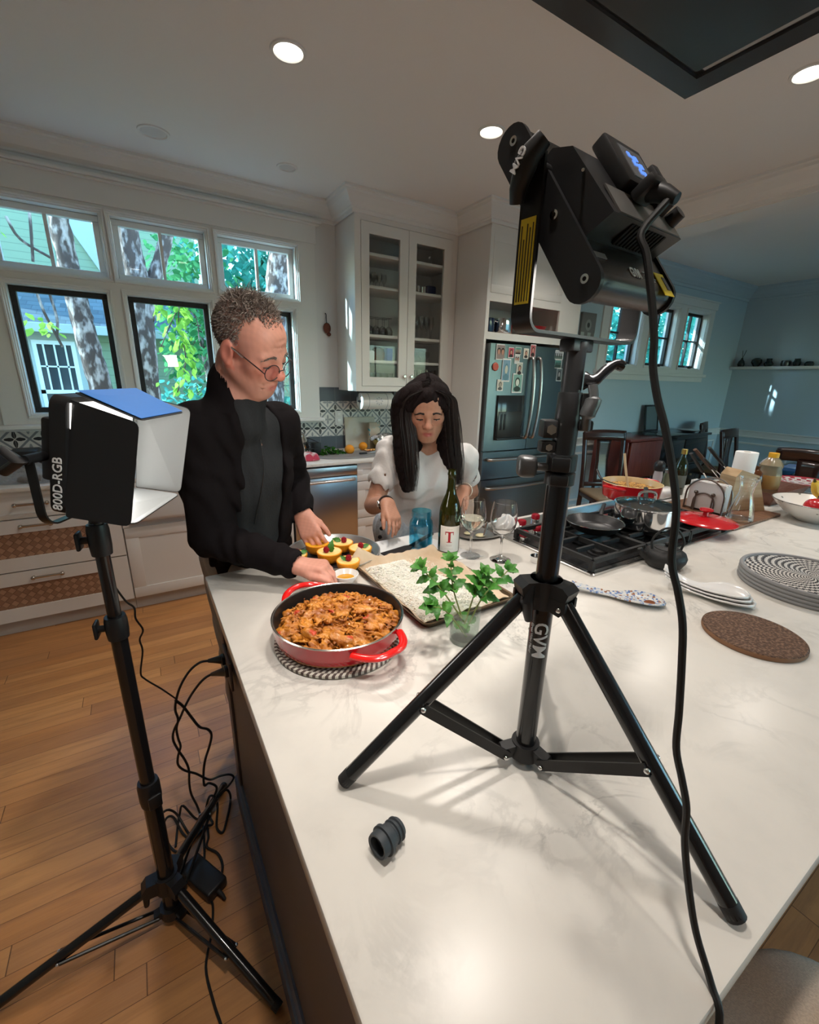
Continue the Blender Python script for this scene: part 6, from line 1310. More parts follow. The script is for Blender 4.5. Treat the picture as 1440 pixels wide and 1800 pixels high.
mb.build('screen_symbols', mat('lit screen', (.02, .04, .1), .4, emit=((.12, .30, 1.0), 1.1)), ctrl, smooth=None)
MB().box(.060, .076, -.034, .020, -.066, -.045, .003, M=MC_).build('rotary_guard', BLACKP, ctrl, smooth=30)
for b in (-.050, -.062): MB().lathe([(0, .014), (.0075, .014), (.0085, .0), (0, 0)], n=16, M=frame(L3(.050+.02*(b < -.055), b+.01, -.0505), U2, -nn)).build('dial_knob', BLACKP, ctrl)
MB().cyl(L3(-.086, -.012, -.042), L3(-.100, -.016, -.046), .0016, n=8).build('cord_hook', CHROME, ctrl)
# tilt knobs outside the yoke arms
for s_, nm in ((-1, 'tilt_knob'), (1, 'tilt_knob')):
    kc = yc+U*(s_*(hw+.003))+Vector((0, 0, 1.757)); MB().cyl(yc+U*(s_*.094)+Vector((0, 0, 1.757)), kc, .008).tube([kc-N0*.016+Vector((0, 0, .018))+U*s_*.006, kc-N0*.006+U*s_*.010+Vector((0, 0, .008)), kc+U*s_*.012+Vector((0, 0, -.002)), kc+N0*.009+U*s_*.010+Vector((0, 0, -.020)), kc+N0*.012+U*s_*.006+Vector((0, 0, -.030))], [.0085, .0105, .0115, .0085, .0075], 14).build(nm, BLACKP, t)
    if s_ < 0: text_mesh(MB(), 'GVM', frame(kc-U*.0235+Vector((0, 0, .000)), (N0*.55+Vector((0, 0, -.8))), -U), .011, .0008, .0002).build('knob_lettering', TEXTW, t, smooth=None)
Mt = Matrix((U2, tt, -nn)).transposed().to_4x4(); Mt.translation = L2(.008, -.086, -.0178)
Mt = frame(L2(.000, -.090, -.0178), U2, -nn)
mb = text_mesh(MB(), 'GVM', Mt, .017, .0004, .0003, .62); mb.build('brand_lettering', TEXTW, t, smooth=None)
mb = MB()
for k in range(4): mb.box(.020, .046-.004*(k % 2), .004-.0034*k, .0051-.0034*k, -.0002, .0003, M=Mt)
mb.build('fine_print', mat('grey print', (.45, .45, .45), .6), t, smooth=None)
yl = MB().box(.060, .088, -.115, -.080, -.0184, -.0176, M=ML).build('yellow_sticker', YEL, t, smooth=None)
mb = MB(); mb.box(.076, .086, -.106, -.086, -.0190, -.0183, M=ML); mb.build('sticker_picture', mat('sticker grey', (.10, .10, .11), .5), yl, smooth=None)
MB().box(-.088, -.062, -.080, -.073, -.0182, -.0174, M=ML).build('silver_label', mat('silver label', (.45, .45, .45), .35, .6), t, smooth=None)
def panel_lamp(par, loc, dirv, w, h, watts, xd):
    ld = bpy.data.lights.new('panel lamp', 'AREA'); ld.shape = 'RECTANGLE'; ld.size = w; ld.size_y = h; ld.energy = watts; ld.color = (1.0, .95, .89); ld.spread = radians(150)
    lo = bpy.data.objects.new('panel_lamp', ld); COL.objects.link(lo); lo.parent = par; o = Vector(ORG[par.name]); m = frame(Vector(loc)-o, xd, -Vector(dirv)); lo.matrix_local = m
panel_lamp(RT, L2(0, 0, .022), nn, .18, .19, PANEL_W, U2)
# its power cord, falling over the near edge of the worktop
cp = [L3(-.012, -.052, -.064), L3(-.010, -.066, -.078)]
pts = [(1128, 408), (1137, 450), (1147, 540), (1150, 600), (1148, 645), (1156, 700), (1170, 755), (1183, 830), (1189, 900), (1181, 985), (1192, 1040), (1200, 1095), (1199, 1160), (1194, 1250), (1189, 1315), (1199, 1370), (1207, 1420), (1204, 1480), (1211, 1560), (1224, 1640)]
cp += [onx(a, b, .452) for a, b in pts]+[onz(1250, 1728, .928), Vector((.440, .0600, .905)), Vector((.43, .052, .80)), Vector((.42, .05, .45))]
t = thing('power_cable', 'black power cord hanging from the lamp over the near worktop edge', 'cord', tuple(cp[-1])); MB().tube(bez(cp, 5), .0038, 10).build('cord', CORD, t)
MB().box(-.030, .004, -.050, -.036, -.078, -.052, .004, M=MC_).tube([L3(-.012, -.046, -.066), L3(-.011, -.060, -.074), L3(-.010, -.074, -.080)], [.010, .0085, .0055], 12).build('plug', BLACKP, t)

# ------------------------------------------------------------------ the other panel on a tall floor stand
SX, SY = -.112, 1.10
t = LT = thing('studio_light', 'black LED panel light with open barn doors on a tall floor stand', 'studio light', (SX, SY, 0))
feet = [(.100, .738, 0), (.085, 1.470, 0), (-.545, 1.092, 0)]
MB().tube([(SX, SY, .035), (SX, SY, .47)], .0215, 24).tube([(SX, SY, .47), (SX, SY, .98)], .0175, 24).tube([(SX, SY, .97), (SX, SY, 1.24)], .0142, 24).build('pole', BLACKG, t)
hub = MB().tube([(SX, SY, .125), (SX, SY, .18)], [.032, .030], 24); low = MB().tube([(SX, SY, .022), (SX, SY, .055)], .032, 24); c = Vector((SX, SY, 0))
for F, d, A, B, leg in tripod_legs(t, (SX, SY), .148, feet, .0130, .046, 0):
    s_ = Vector((-d.y, d.x, 0)); P1 = A.lerp(B, .56); P0_ = c+d*.036+Vector((0, 0, .034))
    hub.prism([(.018, .130), (.060, .134), (.064, .160), (.050, .178), (.018, .178)], c-s_*.018, d, (0, 0, 1), s_, .036)
    low.prism([(.02, .026), (.048, .028), (.048, .044), (.02, .050)], c-s_*.012, d, (0, 0, 1), s_, .024)
    for q in (-1, 1): MB().tube([P0_+s_*.013*q, P1+s_*.016*q], .0048, 8).build('brace', BLACKG, t)
    for q in (-1, 1): MB().ball(P1+s_*.017*q, .005, 10, 8).build('rivet', RIV, t)
hub.build('leg_collar', BLACKP, t, smooth=35); low.build('brace_collar', BLACKP, t, smooth=35)
nh = Vector((.874, -.486, 0)); wv = Vector((.486, .874, 0))
for z0, z1, r, kd in ((.445, .520, .0265, nh), (.955, 1.012, .0235, -nh), (1.165, 1.235, .0215, -nh)):
    col_ = MB().tube([(SX, SY, z0), (SX, SY, z0+.02), (SX, SY, z1-.012), (SX, SY, z1)], [r*.92, r, r, r*.9], 24).build('height_collar', BLACKP, t, smooth=35)
    d_ = (kd*.7-wv*.7 if kd is nh else kd-wv*.35).normalized(); zc = (z0+z1)/2
    MB().tube([c+d_*r*.8+Vector((0, 0, zc)), c+d_*(r+.012)+Vector((0, 0, zc))], .008, 12).box(-.004, .004, -.016, .016, -.020, .020, .004, M=frame(c+d_*(r+.016)+Vector((0, 0, zc)), d_, (0, 0, 1))).build('locking_knob', BLACKP, col_, smooth=35)
d_ = (-wv*.5-nh*.8).normalized(); MB().tube([c+d_*.03+Vector((0, 0, .14)), c+d_*.055+Vector((0, 0, .135)), c+d_*.058+Vector((0, 0, .095))], [.010, .011, .007], 12).build('locking_knob', BLACKP, t)
# head
tl = radians(11); nv = (nh*cos(tl)-Vector((0, 0, 1))*sin(tl)); uv = nh*sin(tl)+Vector((0, 0, cos(tl))); HC = Vector((-.086, 1.094, 1.396))
MH = Matrix((wv, uv, nv)).transposed().to_4x4(); MH.translation = HC
def rr2(a, b, r, n=6): return [(p_[0], p_[1]) for p_ in rrect(-a, a, -b, b, r, 0, n)]
MB().prism(rr2(.108, .112, .020), HC-nv*.015, wv, uv, nv, .028).build('panel', BLACKP, t, smooth=30)
MB().box(-.098, .098, -.102, .102, .0135, .0150, M=MH).build('diffuser', LEDF, t, smooth=None)
MB().box(-.088, .06, -.055, .065, -.046, -.014, .006, M=MH).build('control_box', BLACKP, t, smooth=30)
text_mesh(MB(), '800D-RGB', frame(HC-wv*.1084-uv*.050-nv*.001, uv, -wv), .0235, .0006, .0002, .98).build('lettering', TEXTW, t, smooth=None)
# yoke
yp = []
for a, b in [(-.124, .0)]+[(-.124+.03-.03*cos(k*pi/12), -.128+.03-.03*sin(k*pi/12)) for k in range(7)]+[(.124-.03+.03*sin(k*pi/12), -.128+.03-.03*cos(k*pi/12)) for k in range(7)]+[(.124, .0)]: yp.append(Vector((HC.x, HC.y, HC.z))+wv*a+Vector((0, 0, b))-nh*.040)
mb = MB(); vs = []
for i, p_ in enumerate(yp):
    q0, q1 = yp[max(0, i-1)], yp[min(len(yp)-1, i+1)]; td = (q1-q0).normalized(); no = nh.cross(td)
    for w_, h_ in ((-.008, -.0018), (.008, -.0018), (.008, .0018), (-.008, .0018)): vs.append(p_+nh*w_+no*h_)
n_ = len(yp); mb.raw(vs, [(i*4+j, i*4+(j+1) % 4, (i+1)*4+(j+1) % 4, (i+1)*4+j) for i in range(n_-1) for j in range(4)]+[(0, 1, 2, 3), tuple((n_-1)*4+j for j in (3, 2, 1, 0))]).build('yoke', BLACKS, t, smooth=30)
MB().tube([(SX, SY, 1.232), (SX, SY, 1.262)], .013, 16).tube([(SX, SY, 1.262), tuple(HC-nh*.040-Vector((0, 0, .130)))], .012, 14).build('yoke_mount', BLACKP, t)
for s_ in (-1, 1):
    kc = HC-nh*.040+wv*s_*.128; MB().cyl(HC-nh*.040+wv*s_*.06, kc+wv*s_*.006, .009).tube([kc+wv*s_*.012-nh*.028+Vector((0, 0, .018)), kc+wv*s_*.016, kc+wv*s_*.012-nh*.034-Vector((0, 0, .020))], [.009, .013, .009], 12).build('tilt_knob', BLACKP, t)
# barn doors: black outside, silver inside
BLUEF = mat('flat blue', (.030, .175, .56), .42)  # flat blue colour for the outer face of the top door
def door(q, outer, lining, inward):
    q = [Vector(v) for v in q]; nrm = ((q[1]-q[0]).cross(q[3]-q[0])).normalized()
    if nrm.dot(Vector(inward)) < 0: nrm = -nrm
    pts = []
    for i in range(4):
        p_, a, b = q[i], q[i-1], q[(i+1) % 4]; r = .014 if i in (1, 2) else .004; u = p_+(a-p_).normalized()*r; w_ = p_+(b-p_).normalized()*r
        for k in range(5): s_ = k/4; pts.append((u*(1-s_)**2+p_*2*s_*(1-s_)+w_*s_*s_))
    n = len(pts); mb = MB(); fs = [tuple(range(n))[::-1], tuple(range(n, 2*n))]+[(i, (i+1) % n, n+(i+1) % n, n+i) for i in range(n)]
    mb.raw([p_ for p_ in pts]+[p_+nrm*.0016 for p_ in pts], fs); ob = mb.build('barn_door', outer, t, smooth=None)
    cen = sum(pts, Vector())/n; mb = MB(); ins = [cen+(p_-cen)*.985 for p_ in pts]; mb.raw([p_+nrm*.0017 for p_ in ins]+[p_+nrm*.0024 for p_ in ins], fs); mb.build('silver_lining', lining, ob, smooth=None)
    return ob
def hp(w_, u_, n_): return HC+wv*w_+uv*u_+nv*n_
hn, hf = -.100, .100; f0 = .016
door([(-.112, 1.000, 1.503), (-.004, .947, 1.460), (-.045, .955, 1.262), (-.146, 1.000, 1.284)], BLACKP, SILV, wv)
door([(.000, 1.186, 1.503), (.106, 1.180, 1.469), (.060, 1.180, 1.266), (-.032, 1.192, 1.287)], BLACKP, SILV, -wv)
door([(-.096, 1.004, 1.512), (.000, .990, 1.461), (.090, 1.172, 1.461), (.001, 1.184, 1.512)], BLACKP, SILV, -uv)
top_door = [o for o in t.children if o.name.startswith('barn_door')][-1]
q = [Vector(v) for v in ((-.092, 1.008, 1.5135), (.0005, .995, 1.4630), (.086, 1.170, 1.4630), (.000, 1.180, 1.5135))]; mb = MB(); mb.raw([tuple(v+Vector((0, 0, .0009))) for v in q]+[tuple(v+Vector((0, 0, .0018))) for v in q], [(3, 2, 1, 0), (4, 5, 6, 7), (0, 1, 5, 4), (1, 2, 6, 5), (2, 3, 7, 6), (3, 0, 4, 7)]); mb.build('blue_facing', BLUEF, top_door, smooth=None)
door([(-.140, 1.004, 1.286), (-.038, .985, 1.256), (.056, 1.152, 1.268), (-.034, 1.186, 1.286)], BLACKP, SILV, uv)
panel_lamp(LT, hp(0, 0, .018), nv, .19, .20, PANEL_W*.36, wv)

# ------------------------------------------------------------------ cords and brick on the floor by the island
def k7(l): return [(160+a/3.461, 980+b/3.461) for a, b in l]
def drop(l, y_of, zmin=.006):
    o = []
    for a, b in l:
        p_ = ony(a, b, y_of(b)); 
        if p_.z < zmin: p_ = onz(a, b, zmin)
        o.append(p_)
    return o
yo = lambda b: 1.31 if b < 1180 else 1.31+.10*min(1, (b-1180)/230)
def cordthing(lb, pts, r=.0036, plug=None):
    t = thing('power_cable', lb, 'cord', tuple(pts[-1]), 'cords by the island'); MB().tube(bez(pts, 5), r, 8).build('cord', CORD, t)
    if plug: MB().tube(plug, [.013, .014, .010, .006], 12).box(plug[0][0]-.012, plug[0][0]+.003, plug[0][1]-.014, plug[0][1]+.014, plug[0][2]-.014, plug[0][2]+.014, .004).build('plug', BLACKP, t)
    return t
for (lb, px0, path) in (('black cord plugged into the upper place on the island end', (396, 1158), [(715, 628), (660, 640), (600, 690), (550, 770), (522, 850), (512, 925), (530, 985), (520, 1040), (530, 1100), (545, 1150), (530, 1205), (530, 1260), (570, 1295), (640, 1315), (700, 1345), (735, 1350), (790, 1328), (845, 1320), (868, 1340), (840, 1385), (790, 1430), (740, 1490), (690, 1560), (640, 1590), (560, 1510), (540, 1560), (525, 1660), (515, 1760)]),
                        ('black cord plugged into the lower place on the island end', (402, 1179), [(735, 710), (680, 745), (620, 820), (575, 900), (540, 980), (505, 1050), (500, 1110), (530, 1170), (570, 1230), (595, 1290), (598, 1370), (610, 1440), (645, 1510), (670, 1580), (683, 1660), (690, 1760), (690, 1880), (700, 1960)])):
    w_ = onx(px0[0], px0[1], .126); pts = drop(k7(path), yo); a = Vector(w_); b = pts[0]
    cordthing(lb, [a+(b-a)*.4]+pts, .0038, [a, a.lerp(b, .25), a.lerp(b, .6), b])
l0 = [(178, 948), (180, 985), (190, 1030)]
thin = drop([(186, 985), (189, 1010)]+k7([(205, 258), (262, 305), (272, 372), (316, 440), (296, 500), (314, 570), (302, 700), (330, 740), (430, 800), (515, 858)]), lambda b: 1.12+.19*min(1, max(0, (b-1000)/230)))
cordthing('thin black lead from the floor-standing lamp head down to the cord bundle', thin, .0024)
cordthing('thick black lead knotted in loops on the floor beside the island', drop(k7([(513, 868), (560, 905), (610, 970), (660, 1030), (710, 1045), (733, 1080), (720, 1150), (695, 1230), (685, 1310), (690, 1385), (720, 1372), (765, 1400), (740, 1470), (700, 1540), (720, 1455), (755, 1460), (770, 1520), (765, 1640), (800, 1672), (825, 1600), (850, 1470), (830, 1415), (790, 1440), (720, 1550), (740, 1620), (690, 1640), (600, 1750)]), yo), .0042)
cordthing('black cord looped on the floor beneath the stand of the floor lamp', drop(k7([(425, 1560), (470, 1535), (520, 1560), (570, 1640), (615, 1720), (560, 1680), (500, 1580), (455, 1590), (445, 1650), (470, 1740), (520, 1790), (590, 1760), (640, 1700), (700, 1640), (715, 1700), (705, 1760), (770, 1800), (800, 1870), (790, 1960)]), yo), .0040)
cordthing('black cord running from the power brick along the floor to the near edge', [onz(a, b, .006) for a, b in ((362, 1575), (374, 1590), (372, 1640), (362, 1700), (375, 1760), (388, 1800), (396, 1830))], .0034)
a, b = onz(332, 1520, .02), onz(384, 1566, .02); m_ = frame((a+b)/2, b-a, (0, 0, 1)); m_.translation.z = 0; hl = (b-a).length/2
t = thing('power_brick', 'black power supply brick on the oak floor', 'power supply', tuple(m_.translation)); MB().box(-hl, hl, -.034, .034, .002, .040, .007, 3, M=m_).build('case', BLACKP, t, smooth=35); MB().tube([m_ @ Vector((hl, 0, .02)), m_ @ Vector((hl+.02, 0, .018)), m_ @ Vector((hl+.03, 0, .008))], [.007, .005, .004], 10).build('strain_relief', RUBBER, t)

# ------------------------------------------------------------------ stool drawn up to the near side
t = thing('counter_stool', 'beige upholstered stool tucked under the near edge of the island', 'stool', (.60, -.16, 0)); FAB = mat('beige twill', (.66, .53, .40), .9, bump=(420, .35, (1, 1, 1)), sheen=.3, var=(300, (.56, .44, .33), .4, .6))
def stl(u, v):
    a = 2*pi*u; q = (abs(cos(a))**2.8+abs(sin(a))**2.8)**(-1/2.8); r = min(1, v*1.25); x = .60+.33*q*r*cos(a); y = -.165+.298*q*r*sin(a); z = .625-.03*r**6-.30*max(0, v-.8)*2.2+.004*sin(9*a)*r; return (x, y, z)
MB().grid(stl, 72, 30).build('seat_cushion', FAB, t, smooth=180)
mb = MB(); mb.tube([(.34+.53*k/20, -.005+.006*sin(k*.5), .6275-.018*abs(k/10-1)**6) for k in range(21)], .0035, 8); mb.build('seam_piping', FAB, t)
for sx in (-1, 1):
    for sy in (-1, 1): MB().tube([(.60+.22*sx, -.155+.21*sy, .50), (.60+.25*sx, -.155+.24*sy, 0)], [.02, .014], 12).build('leg', DWOOD, t)
MB().box(.35, .85, -.40, .07, .47, .505, .01).build('seat_frame', DWOOD, t, smooth=30)
# ------------------------------------------------------------------ people
def headframe(C, yaw, pit, rol, s):
    fh = Vector((cos(yaw), sin(yaw), 0)); z = Vector((0, 0, 1)); f3 = fh*cos(pit)-z*sin(pit); up = z*cos(pit)+fh*sin(pit); rt = f3.cross(up)
    r2 = rt*cos(rol)+up*sin(rol); u2 = up*cos(rol)-rt*sin(rol); m = Matrix((r2*s, f3*s, u2*s)).transposed().to_4x4(); m.translation = Vector(C); return m
def head(fl, M, s, w=1.0, jaw=1.0, age=0, nose=1.0):
    R = M.to_3x3().normalized()
    def P(x, y, z): return tuple(M @ Vector((x*w, y, z)))
    def E(x, y, z, r, k=.02, sub=False): fl.ell(P(x, y, z), np.array(r)*s, R, k*s, sub)
    def C(a, b, ra, rb=None, k=.015, sub=False): fl.cap(P(*a), P(*b), ra*s, (ra if rb is None else rb)*s, k*s, sub)
    E(0, -.012, .050, (.074*w, .096, .082)); E(0, .040, .045, (.060*w, .050, .058), .03); E(0, .040, -.015, (.059*w, .052, .066), .03); E(0, .028, -.055, (.055*w*jaw, .058, .050), .03)
    E(0, .072, -.094, (.023*jaw, .020, .019), .03)
    for q in (-1, 1):
        C((q*.056*jaw, -.005, -.038), (q*.022, .064, -.092), .018, .016, .03); E(q*.043, .060, -.010, (.021, .020, .018), .025); C((q*.044, .077, .026), (q*.012, .091, .027), .0085, .008, .016)
        E(q*.034, .102, .009, (.017, .014, .0105), .012, True)
    C((0, .089, .022), (0, .110, -.016), .0085*nose, .0115*nose, .014); E(0, .112, -.021, (.0135*nose, .0125, .0115*nose), .010)
    for q in (-1, 1):
        E(q*.0135*nose, .102, -.025, (.0085*nose, .011, .0085), .006); E(q*.0065, .108, -.033, (.0035, .005, .003), .003, True)
        E(q*.033, .0795, .0085, (.0165, .0150, .0140), .005)
        E(q*.033, .0935, .0008, (.0132, .007, .0034), .002, True)
        E(q*.078, -.008, .002, (.0105, .021, .033), .008); E(q*.087, -.002, .003, (.006, .010, .018), .006, True); E(q*.079, .002, -.024, (.007, .010, .011), .006)
    E(0, .074, -.058, (.033, .026, .030), .02)
    C((-.022, .088, -.057), (0, .0975, -.0535), .0045, .0058, .006); C((.022, .088, -.057), (0, .0975, -.0535), .0045, .0058, .006); C((-.017, .089, -.0655), (0, .0965, -.0665), .005, .0068, .006); C((.017, .089, -.0655), (0, .0965, -.0665), .005, .0068, .006)
    C((-.029, .084, -.0625), (0, .1035, -.0602), .0024, .0024, .004, True); C((.029, .084, -.0625), (0, .1035, -.0602), .0022, .0022, .004, True)
    for q in (-1, 1):
        if age:
            C((q*.021, .100, -.022), (q*.034, .086, -.052), .0022, .0014, .009, True); C((q*.022, .093, -.006), (q*.046, .077, -.010), .0026, .0018, .008, True); C((q*.030, .083, -.066), (q*.026, .078, -.086), .0016, .0012, .008, True)
    if age:
        for k in (0, 1): C((-.030, .090, .056+.016*k), (.030, .090, .056+.016*k), .0014, .0014, .006, True)
def hand(fl, W, d, nrm, side, curl, L=1.0, thumb=(.6, .75, .15), spread=.0, r=1.0):
    """d: along the hand, nrm: out of the palm, side: +1 when the thumb lies to d x nrm"""
    W = Vector(W); d = Vector(d).normalized(); n = Vector(nrm); n = (n-d*n.dot(d)).normalized(); s_ = d.cross(n)*side; k = .007
    lat = (.030, .0095, -.011, -.030); ln = (.070, .078, .072, .056); kn = (.084, .088, .084, .076)
    for i in range(4):
        K = W+(d*kn[i]+s_*lat[i])*L; fl.cap(W+s_*lat[i]*.62*L, K, .0165*L*r, .0125*L*r, .016)
        p_ = K; dv = (d+s_*spread*(lat[i]/.03)).normalized(); a = 0
        c = curl[i] if isinstance(curl[i], (list, tuple)) else (curl[i],)*3
        for j, f in enumerate((.45, .30, .25)):
            a += c[j]; dj = (dv*cos(a)+n*sin(a)).normalized(); q = p_+dj*ln[i]*f*L; fl.cap(p_, q, (.0098-.0010*j)*L*r, (.0090-.0011*j)*L*r, .0035); p_ = q
    b = W+(d*.018+s_*.020+n*.004)*L; t1 = b+(d*.030*thumb[0]*1.5+s_*.032*thumb[1]*1.2+n*.012)*L; tv = (d*thumb[0]+s_*thumb[1]*.35+n*thumb[2]).normalized(); t2 = t1+tv*.032*L; t3 = t2+(tv+n*.25-s_*.15).normalized()*.026*L
    fl.cap(b, t1, .0165*L*r, .0125*L*r, .014); fl.cap(t1, t2, .0118*L*r, .0105*L*r, .005); fl.cap(t2, t3, .0105*L*r, .0085*L*r, .003)
def facecol(M, base, lip, flush, stubble=None, scalp=None):
    Mi = np.array(M.inverted())
    def f(V):
        q = V@Mi[:3, :3].T+Mi[:3, 3]; x, y, z = q.T; c = np.tile(np.array(base), (len(V), 1))
        n = (np.sin(V[:, 0]*310+V[:, 2]*170)*np.sin(V[:, 1]*290+V[:, 2]*230))[:, None]; c = c*(1+.05*n)
        def mix(col, w): nonlocal c; w = np.clip(w, 0, 1)[:, None]; c = c*(1-w)+np.array(col)*w
        hd = (np.abs(x) < .12)*(np.abs(z) < .16)*(np.abs(y) < .16)
        mix(flush, hd*.55*np.exp(-((np.abs(x)-.040)**2/.0006+(z+.012)**2/.0005))*(y > .03)); mix(flush, hd*.6*np.exp(-(x**2/.0004+(z+.018)**2/.0004))*(y > .09)); mix(flush, hd*.5*(np.abs(x) > .070)*(np.abs(z) < .04)*(y < .02))
        if stubble is not None: mix(stubble, hd*.35*np.clip((-.040-z)/.03, 0, 1)*(y > -.02)*(z > -.13))
        if scalp is not None: mix(scalp, hd*.72*np.clip((z-.012)/.02, 0, 1)*np.clip((.016+np.clip((z-.085)/.03, 0, 1)*.022-y)/.014, 0, 1)*(np.abs(x) < .0775))
        mix(lip, hd*np.exp(-((x/.021)**4+((z+.0605)/.0098)**4))*(y > .08)*.85)
        return c
    return f
SKIN = col_mat('skin', .48, bump=(90, .06), sss=.05)
def strands(mb, roots, wd):
    """each root: list of points; flat ribbon of width wd lying across the view from outside"""
    for P_ in roots:
        n = len(P_); vs = []; side = None
        for i in range(n):
            t_ = (P_[min(i+1, n-1)]-P_[max(i-1, 0)]); t_ = t_.normalized() if t_.length > 1e-9 else Vector((0, 0, -1))
            if side is None: side = t_.cross(Vector((random.random()-.5, random.random()-.5, random.random()-.5))).normalized()
            side = (side-t_*side.dot(t_)).normalized(); w_ = wd*(1-.75*i/(n-1)); vs += [P_[i]-side*w_, P_[i]+side*w_]
        mb.raw(vs, [(2*i, 2*i+1, 2*i+3, 2*i+2) for i in range(n-1)])
def hair_mat(name, a, b, rough=.4):
    m, N, L, bs_ = _new(name); g = N.new('ShaderNodeNewGeometry'); r = N.new('ShaderNodeValToRGB'); r.color_ramp.elements[0].color = c4(a); r.color_ramp.elements[1].color = c4(b); L.new(g.outputs['Random Per Island'], r.inputs[0]); L.new(r.outputs[0], bs_.inputs['Base Color']); bs_.inputs['Roughness'].default_value = rough; return m
def features(t, M, lash, browm, brow_w, bushy):
    lm = MB(); bm_ = MB()
    for q in (-1, 1):
        lm.tube([M @ Vector((q*(.033+.0135*cos(a)), .0815+.0135*sin(a)**.8 if sin(a) > 0 else .0815, -.0000+.0048*sin(a)**.7 if sin(a) > 0 else 0)) for a in [pi*k/10 for k in range(11)]], .0011 if bushy else .0019, 6)
        rt_ = []
        for k in range(170 if bushy else 190):
            u = random.random(); x = .012+.036*u; p_ = Vector((q*x, .0985-.0165*u*u*1.2, .0285+.0075*sin(pi*min(1, u*1.15))-.006*u+(random.random()-.5)*.007)); d_ = Vector((q*.9, .1, .25-.5*u))*(.008+.004*random.random()); rt_.append([M @ p_, M @ (p_+d_*.5+Vector((0, .0012, 0))), M @ (p_+d_)])
        strands(bm_, rt_, brow_w)
    ew = MB(); ei = MB()
    for q in (-1, 1): ew.ball((q*.033, .0822, .0010), .0125, 16, 10, M=M, sc=(1.0, 1.0, .34)); ei.ball((q*.033, .0829, .0008), .0124, 14, 8, M=M, sc=(.52, 1.0, .33))
    ew.build('eyes', mat('eye white', (.50, .45, .42), .25), t); ei.build('irises', mat('iris', (.02, .012, .01), .15), t); lm.build('eyelashes', lash, t); bm_.build('eyebrows', browm, t, smooth=None, recalc=False)
def V_(*a): return Vector(a)
def body_axes(yaw): f = Vector((cos(yaw), sin(yaw), 0)); return f, f.cross(Vector((0, 0, 1)))
def rotbody(yaw): f, r = body_axes(yaw); return Matrix((r, f, Vector((0, 0, 1)))).transposed()
# ---------- the man
t = MAN = thing('person', 'grey-haired man in glasses and an open black jacket bending over the orange halves', 'person', (.28, 1.62, 0))
HM = headframe((.2856, 1.3424, 1.6186), radians(-47.2), radians(28.8), radians(-14), 1.015); NB = V_(.245, 1.425, 1.470); by = radians(-62); bf, br = body_axes(by); RB = rotbody(by)
RS, LS = V_(.125, 1.385, 1.400), V_(.405, 1.520, 1.390); RE, RW = V_(.138, 1.400, 1.062), V_(.352, 1.222, .992); LE, LW = V_(.495, 1.70, 1.150), V_(.468, 1.515, 1.055)
fl = Field((-.02, 1.06, 0), (.66, 1.86, 1.79), .0036)
head(fl, HM, 1.015, 1.0, 1.04, 1, 1.08)
fl.cap(tuple(HM @ V_(0, -.030, -.055)), tuple(NB), .056, .062, .02); fl.cap(tuple(HM @ V_(0, .02, -.085)), tuple(NB+bf*.03), .040, .05, .03)
fl.cap(tuple(RS), tuple(LS), .058, .058, .05); fl.cap(tuple(NB), (.27, 1.50, 1.30), .06, .10, .05); fl.ell((.275, 1.49, 1.26), (.150, .10, .17), RB, .05); fl.ell((.285, 1.57, 1.07), (.145, .11, .16), RB, .05); fl.ell((.29, 1.63, .93), (.150, .11, .11), RB, .05)
fl.cap(tuple(RS), tuple(RE), .048, .040, .02); fl.cap(tuple(RE), tuple(RW), .040, .028, .01); fl.cap(tuple(LS), tuple(LE), .048, .040, .02); fl.cap(tuple(LE), tuple(LW), .040, .028, .01)
for a, b, c_ in ((V_(.205, 1.60, .90), V_(.215, 1.60, .50), V_(.22, 1.635, .09)), (V_(.365, 1.67, .90), V_(.375, 1.67, .50), V_(.38, 1.70, .09))):
    fl.cap(a, b, .078, .052, .02); fl.cap(b, c_, .052, .036, .01); fl.cap(c_-V_(0, 0, .045), c_-V_(0, 0, .055)+bf*.14, .034, .026, .01)
hand(fl, RW, V_(.74, -.64, .03), V_(.05, -.10, -1), -1, [(.55, .55, .35), (.70, .55, .35), (.80, .6, .4), (.85, .65, .4)], 1.02, (.95, .55, .05), .10)
hand(fl, LW, V_(.10, -.60, -.62), V_(.55, .35, -.60), 1, [(.30, .5, .4)]*4, 1.0, (.75, .55, .25), .05)
field_obj('body', fl, SKIN, t, facecol(HM, (.62, .285, .205), (.50, .150, .125), (.66, .170, .120), (.50, .28, .23), (.15, .11, .09)), 2)
features(t, HM, mat('lash', (.05, .03, .025), .6), hair_mat('grey brow', (.10, .075, .06), (.26, .22, .19)), .0008, True)
JK = mat('black fleece', (.0075, .0055, .0062), .9, bump=(30, .25), spec=.15); SH = mat('charcoal knit', (.026, .027, .029), .9, bump=(150, .2), spec=.2)
NC = HM @ V_(0, -.012, -.118)
s_f = Field((.02, 1.26, .70), (.54, 1.84, 1.58), .005)
s_f.cap(tuple(RS), tuple(LS), .066, .066, .06); s_f.ell((.275, 1.49, 1.26), (.162, .112, .185), RB, .06); s_f.ell((.285, 1.565, 1.07), (.156, .122, .18), RB, .06); s_f.ell((.29, 1.63, .92), (.158, .120, .12), RB, .05); s_f.cap(tuple(NB+V_(0, 0, -.05)), tuple(NC), .072, .0655, .04); s_f.cap(tuple(NB+V_(0, 0, -.02)), tuple(HM @ V_(0, .030, -.110)), .062, .050, .02); s_f.cap(tuple(NB+bf*.035+V_(0, 0, -.06)), tuple(HM @ V_(0, .024, -.120)), .058, .048, .02); s_f.cap(tuple(NC+(NC-NB).normalized()*.005), tuple(NC+(NC-NB).normalized()*.07), .056, .060, .004, True)
